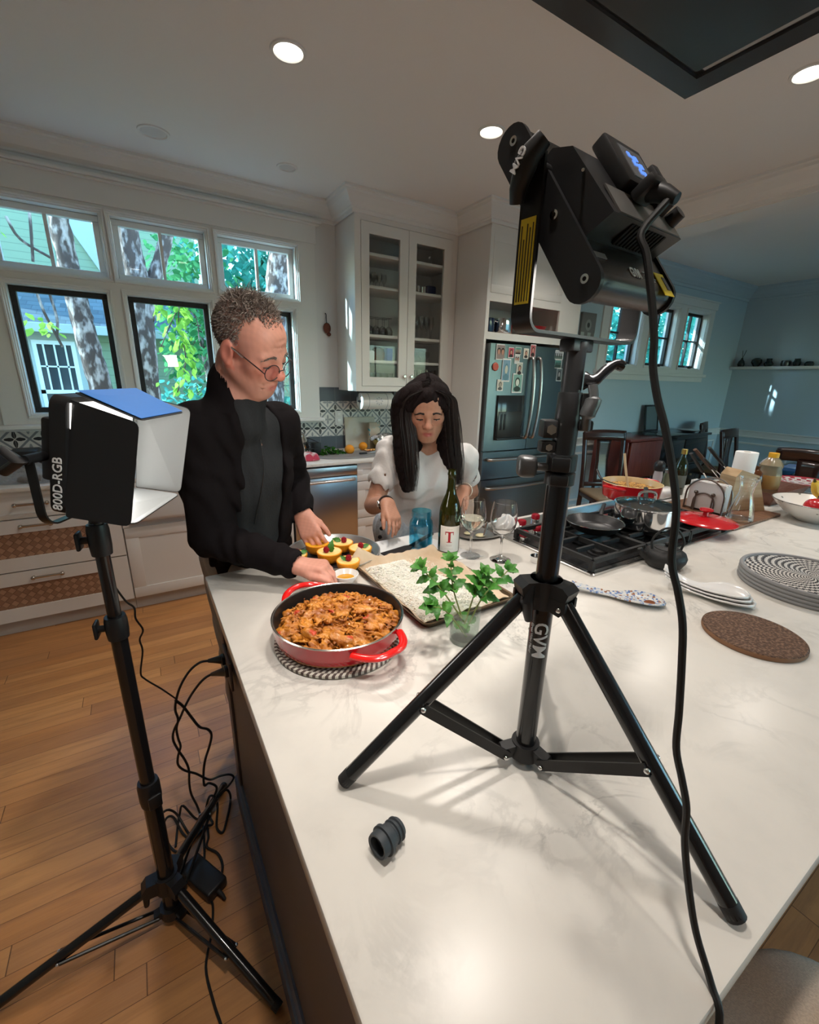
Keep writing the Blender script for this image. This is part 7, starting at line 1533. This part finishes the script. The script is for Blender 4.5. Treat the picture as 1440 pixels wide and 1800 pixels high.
def folds(x, y, z): return .0022*np.sin(38*z+9*np.sin(14*x+11*y))+.0016*np.sin(61*(x+y)+23*z)
s_f.add((0, 1.2, .7), (.6, 1.9, 1.6), folds); field_obj('sweater', s_f, SH, t)
j = Field((-.02, 1.12, .72), (.66, 1.88, 1.62), .0048)
j.cap(tuple(RS+br*-.02), tuple(LS+br*.02), .072, .072, .06); j.ell((.275, 1.49, 1.26), (.178, .126, .195), RB, .06); j.ell((.285, 1.565, 1.07), (.172, .137, .19), RB, .06); j.ell((.29, 1.63, .90), (.176, .136, .17), RB, .05)
j.cap(tuple(NB+V_(0, 0, -.05)), tuple(NC-bf*.012), .086, .078, .04)
nd = (NC-NB).normalized(); j.cap(tuple(NB+nd*.01), tuple(NC+nd*.10), .066, .070, .004, True)
cj = V_(.275, 1.50, 0)
def opening(x, y, z):
    l = (x-cj.x)*br.x+(y-cj.y)*br.y; f = (x-cj.x)*bf.x+(y-cj.y)*bf.y; wdt = .070+.014*np.sin((z-.8)*5)-.030*np.clip((z-1.40)/.12, 0, 1); return np.maximum(np.abs(l-.014)-wdt, -f+.02+(z-1.45)*.10)
j.slab((0, 1.1, .70), (.62, 1.62, 1.60), opening, .008)
j.cap(tuple(RS), tuple(RE), .069, .060, .03); j.cap(tuple(RE), tuple(RW-(RW-RE).normalized()*.018), .060, .047, .012); j.cap(tuple(LS), tuple(LE), .069, .060, .03); j.cap(tuple(LE), tuple(LW-(LW-LE).normalized()*.018), .060, .047, .012)
j.slab((-.02, 1.1, .70), (.66, 1.9, .80), lambda x, y, z: z-.775, .004)
for W_, E_ in ((RW, RE), (LW, LE)): d_ = (W_-E_).normalized(); j.cap(tuple(W_-d_*.010), tuple(W_+d_*.05), .034, .036, .003, True)
def jf(x, y, z): return .0028*np.sin(34*z+16*x+8*np.sin(17*x-12*y))+.0020*np.sin(52*(x-y)+31*z+3*np.sin(20*z))
j.add((-.02, 1.1, .72), (.66, 1.9, 1.44), jf); field_obj('jacket', j, JK, t)
MB().tube(bez([cj+bf*(.128+.0)+br*.035+V_(0, 0, 1.36), cj+bf*.132+br*.038+V_(0, 0, 1.25), cj+bf*.075+br*.04+V_(0, 0, 1.08)], 6), .0016, 6).build('zip', mat('zip black', (.02, .02, .02), .3), t)
pf = Field((.08, 1.46, .02), (.56, 1.86, .98), .006)
for a, b, c_ in ((V_(.205, 1.60, .92), V_(.215, 1.60, .50), V_(.22, 1.635, .06)), (V_(.365, 1.67, .92), V_(.375, 1.67, .50), V_(.38, 1.70, .06))): pf.cap(a, b, .092, .072, .02); pf.cap(b, c_, .072, .060, .02); pf.cap(c_+V_(0, 0, -.02), c_-V_(0, 0, .10), .045, .045, .003, True)
pf.ell((.29, 1.63, .90), (.165, .125, .12), RB, .03); pf.add((.05, 1.4, 0), (.6, 1.9, 1), lambda x, y, z: .0035*np.sin(40*z+20*x+5*np.sin(30*y))); field_obj('trousers', pf, mat('greige chinos', (.36, .30, .25), .85, bump=(60, .2)), t)
for c_ in (V_(.22, 1.635, 0), V_(.38, 1.70, 0)):
    MB().ball(tuple(c_+bf*.07+V_(0, 0, .038)), .05, 20, 12, M=None, sc=(1, 1, .76)).build('shoe', BLACKP, t)
# short greying hair: thin strands, receding at the temples
rt = []; inv = HM.to_3x3()
for k in range(9000):
    u = NR.normal(size=3); u /= np.linalg.norm(u); x, y, z = u[0]*.075, -.012+u[1]*.097, .049+u[2]*.0825
    top = z > .095; back = y < .012-(abs(x) > .05)*.0; tuft = abs(x) < .036 and z > .075 and y < .076
    ok = (z > -.045 and y < -.035) or (z > .020 and y < .018 and abs(x) > .04) or (top and y < .030) or tuft
    if z < .030 and abs(x) > .06 and -.032 < y < .028: ok = False
    if not ok or (z < -.02 and y > -.06): continue
    p_ = V_(x, y, z); n_ = V_(u[0]/.075, u[1]/.097, u[2]/.083).normalized(); tp = max(0, min(1, (z-.075)/.05)); L_ = .007+.013*tp+.005*random.random()
    flow = V_(.25*x/.075, -.45+1.0*tp*(y > -.05), -.75+1.1*tp)+Vector(tuple(NR.normal(size=3)*(.30+.45*tp))); q1 = p_+n_*.002+(n_*(.10+.42*tp)+flow*.55)*L_*.5; q2 = q1+(n_*(-.10+.06*tp)+flow*.6+Vector(tuple(NR.normal(size=3)*.55*tp)))*L_*.5
    rt.append([HM @ (p_-n_*.001), HM @ q1, HM @ q2])
mb = MB(); strands(mb, rt, .0015); mb.build('hair', hair_mat('greying hair', (.105, .080, .066), (.27, .22, .185), .6), t, smooth=None, recalc=False)
# glasses, low on the nose
t2 = MB(); gl = []; GF = mat('dark glasses frame', (.03, .02, .02), .3); RIM = .0235
for q in (-1, 1):
    cc = V_(q*.034, .108-.0, -.004); ex = V_(.98, -.18*q, 0).normalized(); ez = V_(0, -.12, 1).normalized(); ring = [HM @ (cc+ex*RIM*1.08*cos(a)+ez*RIM*.94*sin(a)) for a in [2*pi*k/28 for k in range(28)]]; t2.tube(ring, .0014, 8, closed=True); gl.append(ring)
    t2.tube([HM @ (cc+ex*RIM*1.1*q), HM @ V_(q*.068, .094, .004), HM @ V_(q*.078, .0, .022), HM @ V_(q*.080, -.012, .022), HM @ V_(q*.078, -.028, .004)], [.0014, .0018, .0018, .0018, .0016], 8)
t2.tube([HM @ V_(-.013, .112, -.001), HM @ V_(0, .117, .003), HM @ V_(.013, .112, -.001)], .0013, 8); g_ = t2.build('eyeglasses', GF, t); LM_ = pane_mat('spectacle lens', (.93, .90, .92), .10); [MB().raw(r_, [tuple(range(28))]).build('lens', LM_, g_, smooth=None) for r_ in gl]
MB().tube([HM @ V_(.0790, .045, .0140), HM @ V_(.0800, .004, .0222)], .0022, 8).build('silver_temple', CHROME, g_)
# ---------- the woman
t = WOM = thing('person', 'woman with long dark hair in a white t-shirt reaching over the island', 'person', (1.09, 1.74, 0))
HW_ = headframe((.9911, 1.4911, 1.4335), radians(-119.1), radians(24), radians(-1.9), .964); NB = V_(1.055, 1.575, 1.275); by = radians(-118); bf, br = body_axes(by); RB = rotbody(by)
RS, LS = V_(.912, 1.640, 1.250), V_(1.228, 1.535, 1.215); RE, RW = V_(.835, 1.655, 1.010), V_(.802, 1.468, 1.068); LE, LW = V_(1.355, 1.625, 1.020), V_(1.205, 1.492, 1.072)
fl = Field((.72, 1.26, 0), (1.46, 1.98, 1.60), .0036)
head(fl, HW_, .964, 1.0, 1.03, 0, 1.05)
fl.cap(tuple(HW_ @ V_(0, -.025, -.06)), tuple(NB), .046, .050, .02); fl.cap(tuple(RS), tuple(LS), .048, .048, .04); fl.ell((1.085, 1.63, 1.12), (.130, .095, .16), RB, .05); fl.ell((1.09, 1.70, .96), (.125, .095, .14), RB, .05); fl.ell((1.09, 1.75, .83), (.150, .115, .12), RB, .05)
fl.cap(tuple(RS), tuple(RE), .047, .040, .02); fl.cap(tuple(RE), tuple(RW), .041, .026, .012); fl.cap(tuple(LS), tuple(LE), .046, .040, .02); fl.cap(tuple(LE), tuple(LW), .039, .026, .012)
for a, b, c_ in ((V_(1.01, 1.78, .80), V_(1.01, 1.78, .45), V_(1.01, 1.81, .08)), (V_(1.17, 1.73, .80), V_(1.17, 1.73, .45), V_(1.17, 1.76, .08))): fl.cap(a, b, .075, .050, .02); fl.cap(b, c_, .05, .033, .01); fl.cap(c_-V_(0, 0, .045), c_-V_(0, 0, .05)+bf*.12, .030, .024, .01)
hand(fl, RW, V_(-.06, -.78, -.58), V_(-.25, .30, -.85), -1, [(.20, .35, .3), (.28, .35, .3), (.35, .4, .3), (.42, .4, .3)], .90, (.9, .45, .25), .08, .95)
hand(fl, LW, V_(-.72, -.42, -.35), V_(.1, -.2, -.95), 1, [(.5, .5, .4)]*4, .90, (.9, .45, .25), .05, .95)
field_obj('body', fl, SKIN, t, facecol(HW_, (.46, .225, .145), (.46, .090, .085), (.52, .205, .135)), 2)
features(t, HW_, mat('dark lash', (.012, .008, .008), .5), hair_mat('dark brow', (.018, .012, .010), (.035, .025, .02)), .0008, False)
tf = Field((.78, 1.36, .84), (1.40, 1.92, 1.36), .0046)
tf.cap(tuple(RS), tuple(LS), .058, .058, .05); tf.ell((1.085, 1.63, 1.12), (.148, .112, .17), RB, .06); tf.ell((1.09, 1.70, .96), (.150, .116, .16), RB, .06); tf.ell((1.09, 1.745, .85), (.165, .128, .10), RB, .05)
for q in (-1, 1): tf.ell(tuple(V_(1.075, 1.61, 1.115)+br*.065*q+bf*.070), (.062, .052, .062), RB, .05)
for S_, E_ in ((RS, RE), (LS, LE)): e_ = S_.lerp(E_, .52); tf.cap(tuple(S_), tuple(e_), .058, .061, .03); d_ = (E_-S_).normalized(); tf.cap(tuple(e_-d_*.015), tuple(e_+d_*.10), .049, .050, .004, True)
tf.cap(tuple(NB+V_(-.010, -.015, .018)), tuple(NB+V_(-.045, -.07, .10)), .056, .066, .006, True)
tf.add((.78, 1.36, .84), (1.40, 1.92, 1.30), lambda x, y, z: .0032*np.sin(46*z+22*x+6*np.sin(25*x+10*y))+.0022*np.sin(70*(x-y)-30*z)); field_obj('t_shirt', tf, mat('white jersey', (.70, .67, .65), .85, bump=(130, .15)), t)
af = Field((.82, 1.52, .05), (1.36, 1.96, .96), .006)
af.ell((1.09, 1.745, .84), (.190, .150, .14), RB, .04); af.cap((1.09, 1.745, .80), (1.09, 1.76, .30), .175, .20, .03); af.slab((.8, 1.5, .86), (1.4, 2.0, .97), lambda x, y, z: .915-z, .01); af.add((.8, 1.5, 0), (1.4, 2, 1), lambda x, y, z: .004*np.sin(40*np.arctan2(y-1.75, x-1.09)*.5+9*z)); field_obj('apron', af, mat('pale blue grey linen', (.44, .45, .48), .9, bump=(220, .3), var=(90, (.56, .56, .57), .4, .6)), t)
bt = mat('dark button', (.03, .028, .03), .3)
for (a, b) in ((672, 914), (671, 929), (668, 944)): q = ony(a, b, 1.615); MB().lathe([(0, 0), (.0085, 0), (.0095, .002), (.0085, .004), (0, .0035)], n=18, M=frame(q, (0, 0, 1), (-q.x, -q.y, .35))).build('button', bt, t)
wd_ = (RW-RE).normalized(); wp = RW-wd_*.020; wx = wd_.orthogonal().normalized(); wy = wd_.cross(wx)
MB().tube([wp+(wx*cos(a)+wy*sin(a))*.0305 for a in [2*pi*k/28 for k in range(28)]], .0075, 8, closed=True, flat=.45).build('watch_strap', mat('dark strap', (.03, .022, .02), .5), t); sd_ = (V_(-.75, -.55, .25)-wd_*V_(-.75, -.55, .25).dot(wd_)).normalized(); MB().box(-.010, .010, -.013, .013, -.003, .005, .003, M=frame(wp+sd_*.032, wd_, sd_)).build('watch_case', CHROME, t, smooth=30)
wd_ = (LW-LE).normalized(); wp = LW-wd_*.030; wx = wd_.orthogonal().normalized(); wy = wd_.cross(wx); MB().tube([wp+(wx*cos(a)+wy*sin(a))*.035 for a in [2*pi*k/28 for k in range(28)]], .0028, 8, closed=True).build('bracelet', mat('pale bangle', (.70, .60, .48), .3, .4), t)
# long straight hair: a dense mass and loose strands over it
HB = hair_mat('dark brown hair', (.010, .006, .006), (.026, .016, .014), .5); hf_ = Field((.78, 1.30, .93), (1.40, 1.86, 1.62), .0048); Hw = HW_.to_3x3().normalized()
hf_.ell(tuple(HW_ @ V_(0, -.022, .050)), (.080, .098, .086), Hw, .02)
def HP(x, y, z): return HW_ @ V_(x, y, z)
def curtain(q, fall):
    a = [HP(q*.030, .050, .108), HP(q*.078, .044, .075), HP(q*(.098 if q > 0 else .088), .034, .005)]+[Vector(v) for v in fall]; return bez(a, 5)
FR = [tuple(ony(716, 780, 1.50)), tuple(ony(719, 820, 1.505)), tuple(ony(721, 862, 1.515))]; FL_ = [tuple(ony(794, 770, 1.46)), tuple(ony(798, 810, 1.47)), tuple(ony(803, 850, 1.49))]
CR_, CL_ = curtain(1, FR), curtain(-1, FL_)
for cv, wd in ((CR_, 1), (CL_, .9)):
    n = len(cv)
    for i in range(n-1):
        f = i/(n-1); r = .022+.014*min(1, f*1.6) if f < .75 else .036-.022*(f-.75)/.25; hf_.cap(tuple(cv[i]+V_(.0, .028, 0)), tuple(cv[i+1]+V_(.0, .028, 0)), r*wd, r*wd, .02); hf_.cap(tuple(cv[i]+V_(.01, .050, 0)), tuple(cv[i+1]+V_(.01, .050, 0)), r*.8, r*.8, .02)
for q in (-1, 0, 1): hf_.cap(tuple(HP(q*.05, -.085, .03)), tuple(V_(1.075+q*-.05, 1.615, 1.17)), .05, .055, .03)
[hf_.cap(tuple(HP(.004, .068, .095)), tuple(HP(q*.070, .058, .038)), .013, .017, .03) for q in (-1, 1)]; hf_.ell(tuple(HP(0, .092, -.028)), (.070, .085, .094), Hw, .006, True); hf_.ell(tuple(HP(0, .088, -.062)), (.060, .07, .075), Hw, .006, True)
hf_.add((.7, 1.2, .9), (1.5, 1.9, 1.5), lambda x, y, z: .0022*np.sin(260*x+60*np.sin(2.2*z))+.0018*np.sin(330*(x+y)+5*z))
hr = field_obj('hair', hf_, mat('dark hair mass', (.012, .0075, .0075), .8, spec=.12, bump=(120, .5, (1, 1, .04))), t)
rt = []
for k in range(1500):
    q = 1 if k % 2 else -1; cv = CR_ if q > 0 else CL_; n = len(cv); e = np.clip(NR.normal(size=3), -1.4, 1.4); wv_ = random.random(); o = Vector((e[0]*.020, .012+.026*e[1], 0)); st = int(random.random()*4); en = n-int(random.random()*3); L_ = []
    for i in range(st, en): f = i/(n-1); L_.append(cv[i]+o*min(1, .25+f*1.5)*(1 if f < .8 else 1-.45*(f-.8)/.2)+V_(0, -.010, 0)+V_(.003*sin(3*f+k), 0, 0))
    rt.append(L_)
for k in range(1800):
    a = random.random()*2*pi; b = random.random(); q = 1 if cos(a) > 0 else -1; L_ = []
    for i in range(7): f = i/6; th = f*1.75; yy = .078-.185*b; L_.append(HW_ @ V_(q*.0865*sin(th), -.022+(yy+.0)*sqrt(max(0, 1-(.45*sin(th))**2)), (.048+.091*sqrt(max(.02, 1-(yy/.112)**2)))*cos(th)))
    rt.append(L_)
for k in range(0): q = 1 if k % 2 else -1; cv = CR_ if q > 0 else CL_; e = NR.normal(size=3); rt.append([cv[i]+V_(e[0]*.05*f_, -.02-.01*abs(e[1]), -.02*f_) for i, f_ in [(i, i/(len(cv)-1)) for i in range(4, len(cv))]])
mb = MB(); strands(mb, rt, .0014); mb.build('hair_strands', HB, hr, smooth=None, recalc=False)
# ------------------------------------------------------------------ the dining end
SEATF = mat('tan seat cloth', (.26, .20, .13), .9, bump=(200, .2))
t = thing('dining_chair', 'dark wooden dining chair with a tan seat beside the fridge', 'chair', group='dark dining chairs', local=True)
for s_ in (-1, 1):
    MB().tube(bez([(s_*.20, .20, 0), (s_*.20, .20, .25), (s_*.20, .19, .46), (s_*.205, .205, .75), (s_*.21, .26, 1.06)], 5), .021, 10, flat=1.2).build('back_post', DWOOD, t); MB().tube([(s_*.20, -.22, 0), (s_*.205, -.22, .44)], [.016, .023], 10).build('leg', DWOOD, t)
MB().grid(lambda u, v: (-.225+.45*u, .262-.025*sin(pi*u)-.02*v, 1.08-.10*v+.012*sin(pi*u)), 14, 3).build('top_rail', DWOOD, t, mods=[('SOLIDIFY', dict(thickness=.03, offset=0))]); MB().box(-.20, .20, .185, .210, .50, .545, .006).build('lower_rail', DWOOD, t)
MB().grid(lambda u, v: ((-.062+.124*u)*(1+.25*abs(2*v-1)), .245-.045*v+.012*sin(pi*v), 1.0-.47*v), 4, 10).build('splat', DWOOD, t, mods=[('SOLIDIFY', dict(thickness=.014, offset=0))])
MB().box(-.22, .22, -.24, .20, .40, .445, .01).build('seat_frame', DWOOD, t); MB().box(-.225, .225, -.25, .19, .440, .485, .02, 3).build('seat', SEATF, t, smooth=40)
t.location = (4.02, 2.62, 0); t.rotation_euler.z = radians(-28)
dup(t, (6.62, 2.78, 0), radians(18), 'dark wooden dining chair standing between the black sideboard and the far corner')
dup(t, (4.72, 1.22, 0), radians(84), 'dark wooden dining chair drawn up to the dining table')
dup(t, (5.85, 2.15, 0), radians(4), 'dark wooden dining chair on the far long side of the dining table')
t = thing('sideboard', 'black sideboard with small brass knobs against the dining wall', 'sideboard', (5.65, 3.0, 0)); BW = mat('black lacquer', (.010, .010, .011), .25, coat=.4)
MB().box(5.12, 6.22, 2.80, 3.19, .08, .955, .004).build('body', BW, t, smooth=30); MB().box(5.09, 6.25, 2.77, 3.20, .955, .985, .006).build('top', BW, t, smooth=30)
for x0, x1 in ((5.15, 5.66), (5.68, 6.19)):
    for z0, z1 in ((.62, .92), (.33, .60), (.11, .31)): d = MB().box(x0, x1, 2.785, 2.80, z0, z1, .004).build('drawer', BW, t, smooth=30); MB().ball(((x0+x1)/2, 2.772, (z0+z1)/2), .014, 12, 8).build('knob', mat('brass knob', (.55, .45, .28), .3, 1), d)
for x in (5.15, 6.19):
    for y in (2.84, 3.16): MB().cyl((x, y, 0), (x, y, .08), .022).build('leg', BW, t)
t = thing('drop_leaf_table', 'cherry drop-leaf side table beside the black sideboard', 'table', (4.75, 2.95, 0)); CH = mat('cherry wood', (.13, .022, .016), .32, coat=.3, var=(5, (.20, .045, .028), .4, .7, (12, 1, 1)))
MB().box(4.42, 5.06, 2.72, 3.18, .955, .985, .006).build('top', CH, t, smooth=30); MB().box(4.42, 4.445, 2.74, 3.16, .42, .952, .004).box(4.46, 5.05, 2.722, 2.745, .55, .952, .004).build('hanging_leaf', CH, t, smooth=30)
for x in (4.50, 5.02):
    for y in (2.78, 3.14): MB().tube([(x, y, 0), (x, y, .95)], [.016, .026], 10).build('leg', DWOOD, t)
MB().lathe([(0, 0), (.10, 0), (.20, .016), (.205, .020), (.10, .008), (0, .008)], (5.02, 2.90, .986), 48, sy=.8).build('glass_dish', TG, None, 'shallow clear glass dish on the cherry side table', 'dish')
MB().lathe([(0, 0), (.07, 0), (.13, .020), (.132, .024), (.07, .008), (0, .008)], (6.02, 2.95, .986), 40).build('shallow_bowl', mat('pale bowl', (.5, .52, .52), .3), None, 'shallow pale bowl at the end of the black sideboard', 'bowl')
t = thing('picture_frame', 'small framed picture leaning on the wall above the black sideboard', 'picture', (5.58, 3.17, .987)); mb = rframe(MB(), -.145, .145, 0, .325, .022, -.012, .008, .003); M_ = T(5.52, 3.155, .988) @ rotm('X', -8); mb.v = [tuple(M_ @ Vector(v)) for v in mb.v]; mb.build('frame', BW, t, smooth=30); MB(M_).box(-.125, .125, -.003, .003, .02, .305).build('print', mat('grey print', (.12, .16, .17), .25), t, smooth=None)
t = thing('wall_picture', 'small grey portrait picture hung on the dining wall near the fridge', 'picture', (4.13, 3.24, 2.0)); ART, N_, L2_, b_ = _new('grey picture'); nt = ART.node_tree; x_, y_, z_ = xyz(nt); r1 = ((x_*x_*1.4+(z_-.13)*(z_-.13)).sq()); fc = mixc(nt, (r1 < .055)*.9, (.20, .19, .185), (.34, .33, .31)); fc = mixc(nt, (r1 < .025), fc, (.05, .045, .045)); fc = mixc(nt, (z_ < .06)*((x_*60.0).si() > .0), fc, (.42, .46, .42)); L2_.new(fc, b_.inputs['Base Color'])
MB().box(4.02, 4.245, 3.222, 3.248, 2.0, 2.25, .003).build('canvas', ART, t, smooth=30)
t = thing('dining_table', 'dark polished dining table at the far end of the room', 'table', (5.75, 1.2, 0)); MB().box(4.95, 6.70, .55, 1.86, .735, .765, .008).build('top', BW, t, smooth=30); MB().box(5.02, 6.63, .62, 1.79, .65, .735).build('apron', DWOOD, t, smooth=None)
for x in (5.06, 6.59):
    for y in (.66, 1.75): MB().tube([(x, y, 0), (x, y, .66)], [.03, .045], 12).build('leg', DWOOD, t)
wadded(5.62, 1.62, .766, .22, .15, .045, .02, 1.7).build('table_cloth', mat('pale blue cloth', (.32, .42, .58), .85), None, 'crumpled pale blue cloth on the dark dining table', 'cloth', smooth=180)
MB().lathe([(0, 0), (.06, 0), (.11, .04), (.112, .043), (.06, .01), (0, .01)], (5.22, 1.62, .766), 36).build('blue_dish', mat('blue glaze', (.06, .14, .26), .15), None, 'small dark blue dish at the corner of the dining table', 'dish')
# shelf with small dark pots
tag(MB().box(XR-.115, XR-.001, 2.24, 3.245, 1.792, 1.830, .003).build('wall_shelf', WHITE, smooth=30), 'long white floating shelf on the far wall', 'shelf')
PT = mat('dark green pottery', (.018, .030, .030), .25, coat=.3)
pots = [(3.13, [(0, 0), (.035, 0), (.045, .03), (.035, .07), (.012, .10), (.014, .115), (0, .115)], 'slender dark vase with twigs at the end of the wall shelf by the corner'),
        (2.945, [(0, 0), (.03, 0), (.062, .05), (.058, .09), (.03, .11), (0, .112)], 'round dark green pot, second along the wall shelf from the corner'),
        (2.80, [(0, 0), (.04, 0), (.056, .035), (.03, .07), (.032, .095), (.036, .10), (0, .10)], 'dark flared jar, third along the wall shelf from the corner'),
        (2.61, [(0, 0), (.05, 0), (.054, .04), (.05, .07), (0, .074)], 'squat dark pot, fourth along the wall shelf from the corner'),
        (2.49, [(0, 0), (.034, 0), (.044, .05), (.030, .08), (.034, .092), (0, .092)], 'small upright dark pot, fifth along the wall shelf from the corner'),
        (2.36, [(0, 0), (.045, 0), (.05, .03), (.034, .055), (0, .06)], 'low domed dark pot, last along the wall shelf from the corner')]
for k, (y, prof, lb) in enumerate(pots):
    t = thing('pottery_vase', lb, 'vase', (XR-.06, y, 1.831), 'dark pots on the wall shelf'); MB().lathe(prof, (XR-.06, y, 1.831), 28).build('pot', PT, t)
    if k == 0: MB().tube(bez([(XR-.06, y, 1.94), (XR-.065, y-.02, 2.0), (XR-.06, y-.03, 2.05)], 4), .003, 6).tube(bez([(XR-.06, y, 1.94), (XR-.055, y+.01, 2.0), (XR-.06, y+.015, 2.045)], 4), .003, 6).build('twigs', BRONZE, t)

# ------------------------------------------------------------------ ceiling hood over the cooktop
t = thing('ceiling_hood', 'flush dark steel extractor hood in the ceiling above the cooktop', 'extractor hood', (1.76, 1.1, 2.80)); HD = mat('hood dark steel', (.10, .10, .105), .30, .85)
hx0, hx1, hy0, hy1, hz = 1.05, 2.318, .62, 1.452, 2.80
mb = MB(); mb.box(hx0, hx1, hy0, hy1, hz+.012, CZ-.001, .004); rframe(mb2 := MB(), hx0, hx1, hy0, hy1, .10, hz, hz+.012)
mb2.v = [(p_[0], p_[2], p_[1]) for p_ in mb2.v]; mb.build('housing', HD, t, smooth=30); mb2.build('rim_frame', mat('hood glass rim', (.085, .085, .088), .22, .4), t, smooth=None)
MB().box(hx0+.125, hx1-.155, hy0+.125, hy1-.125, hz-.006, hz+.012, .004).build('filter_panel', mat('hood filter', (.055, .055, .057), .42, .4), t, smooth=30); MB().box(hx1-.140, hx1-.118, hy0+.14, hy1-.14, hz+.006, hz+.0115).build('light_strip', mat('frosted strip', (.38, .38, .37), .4), t, smooth=None)
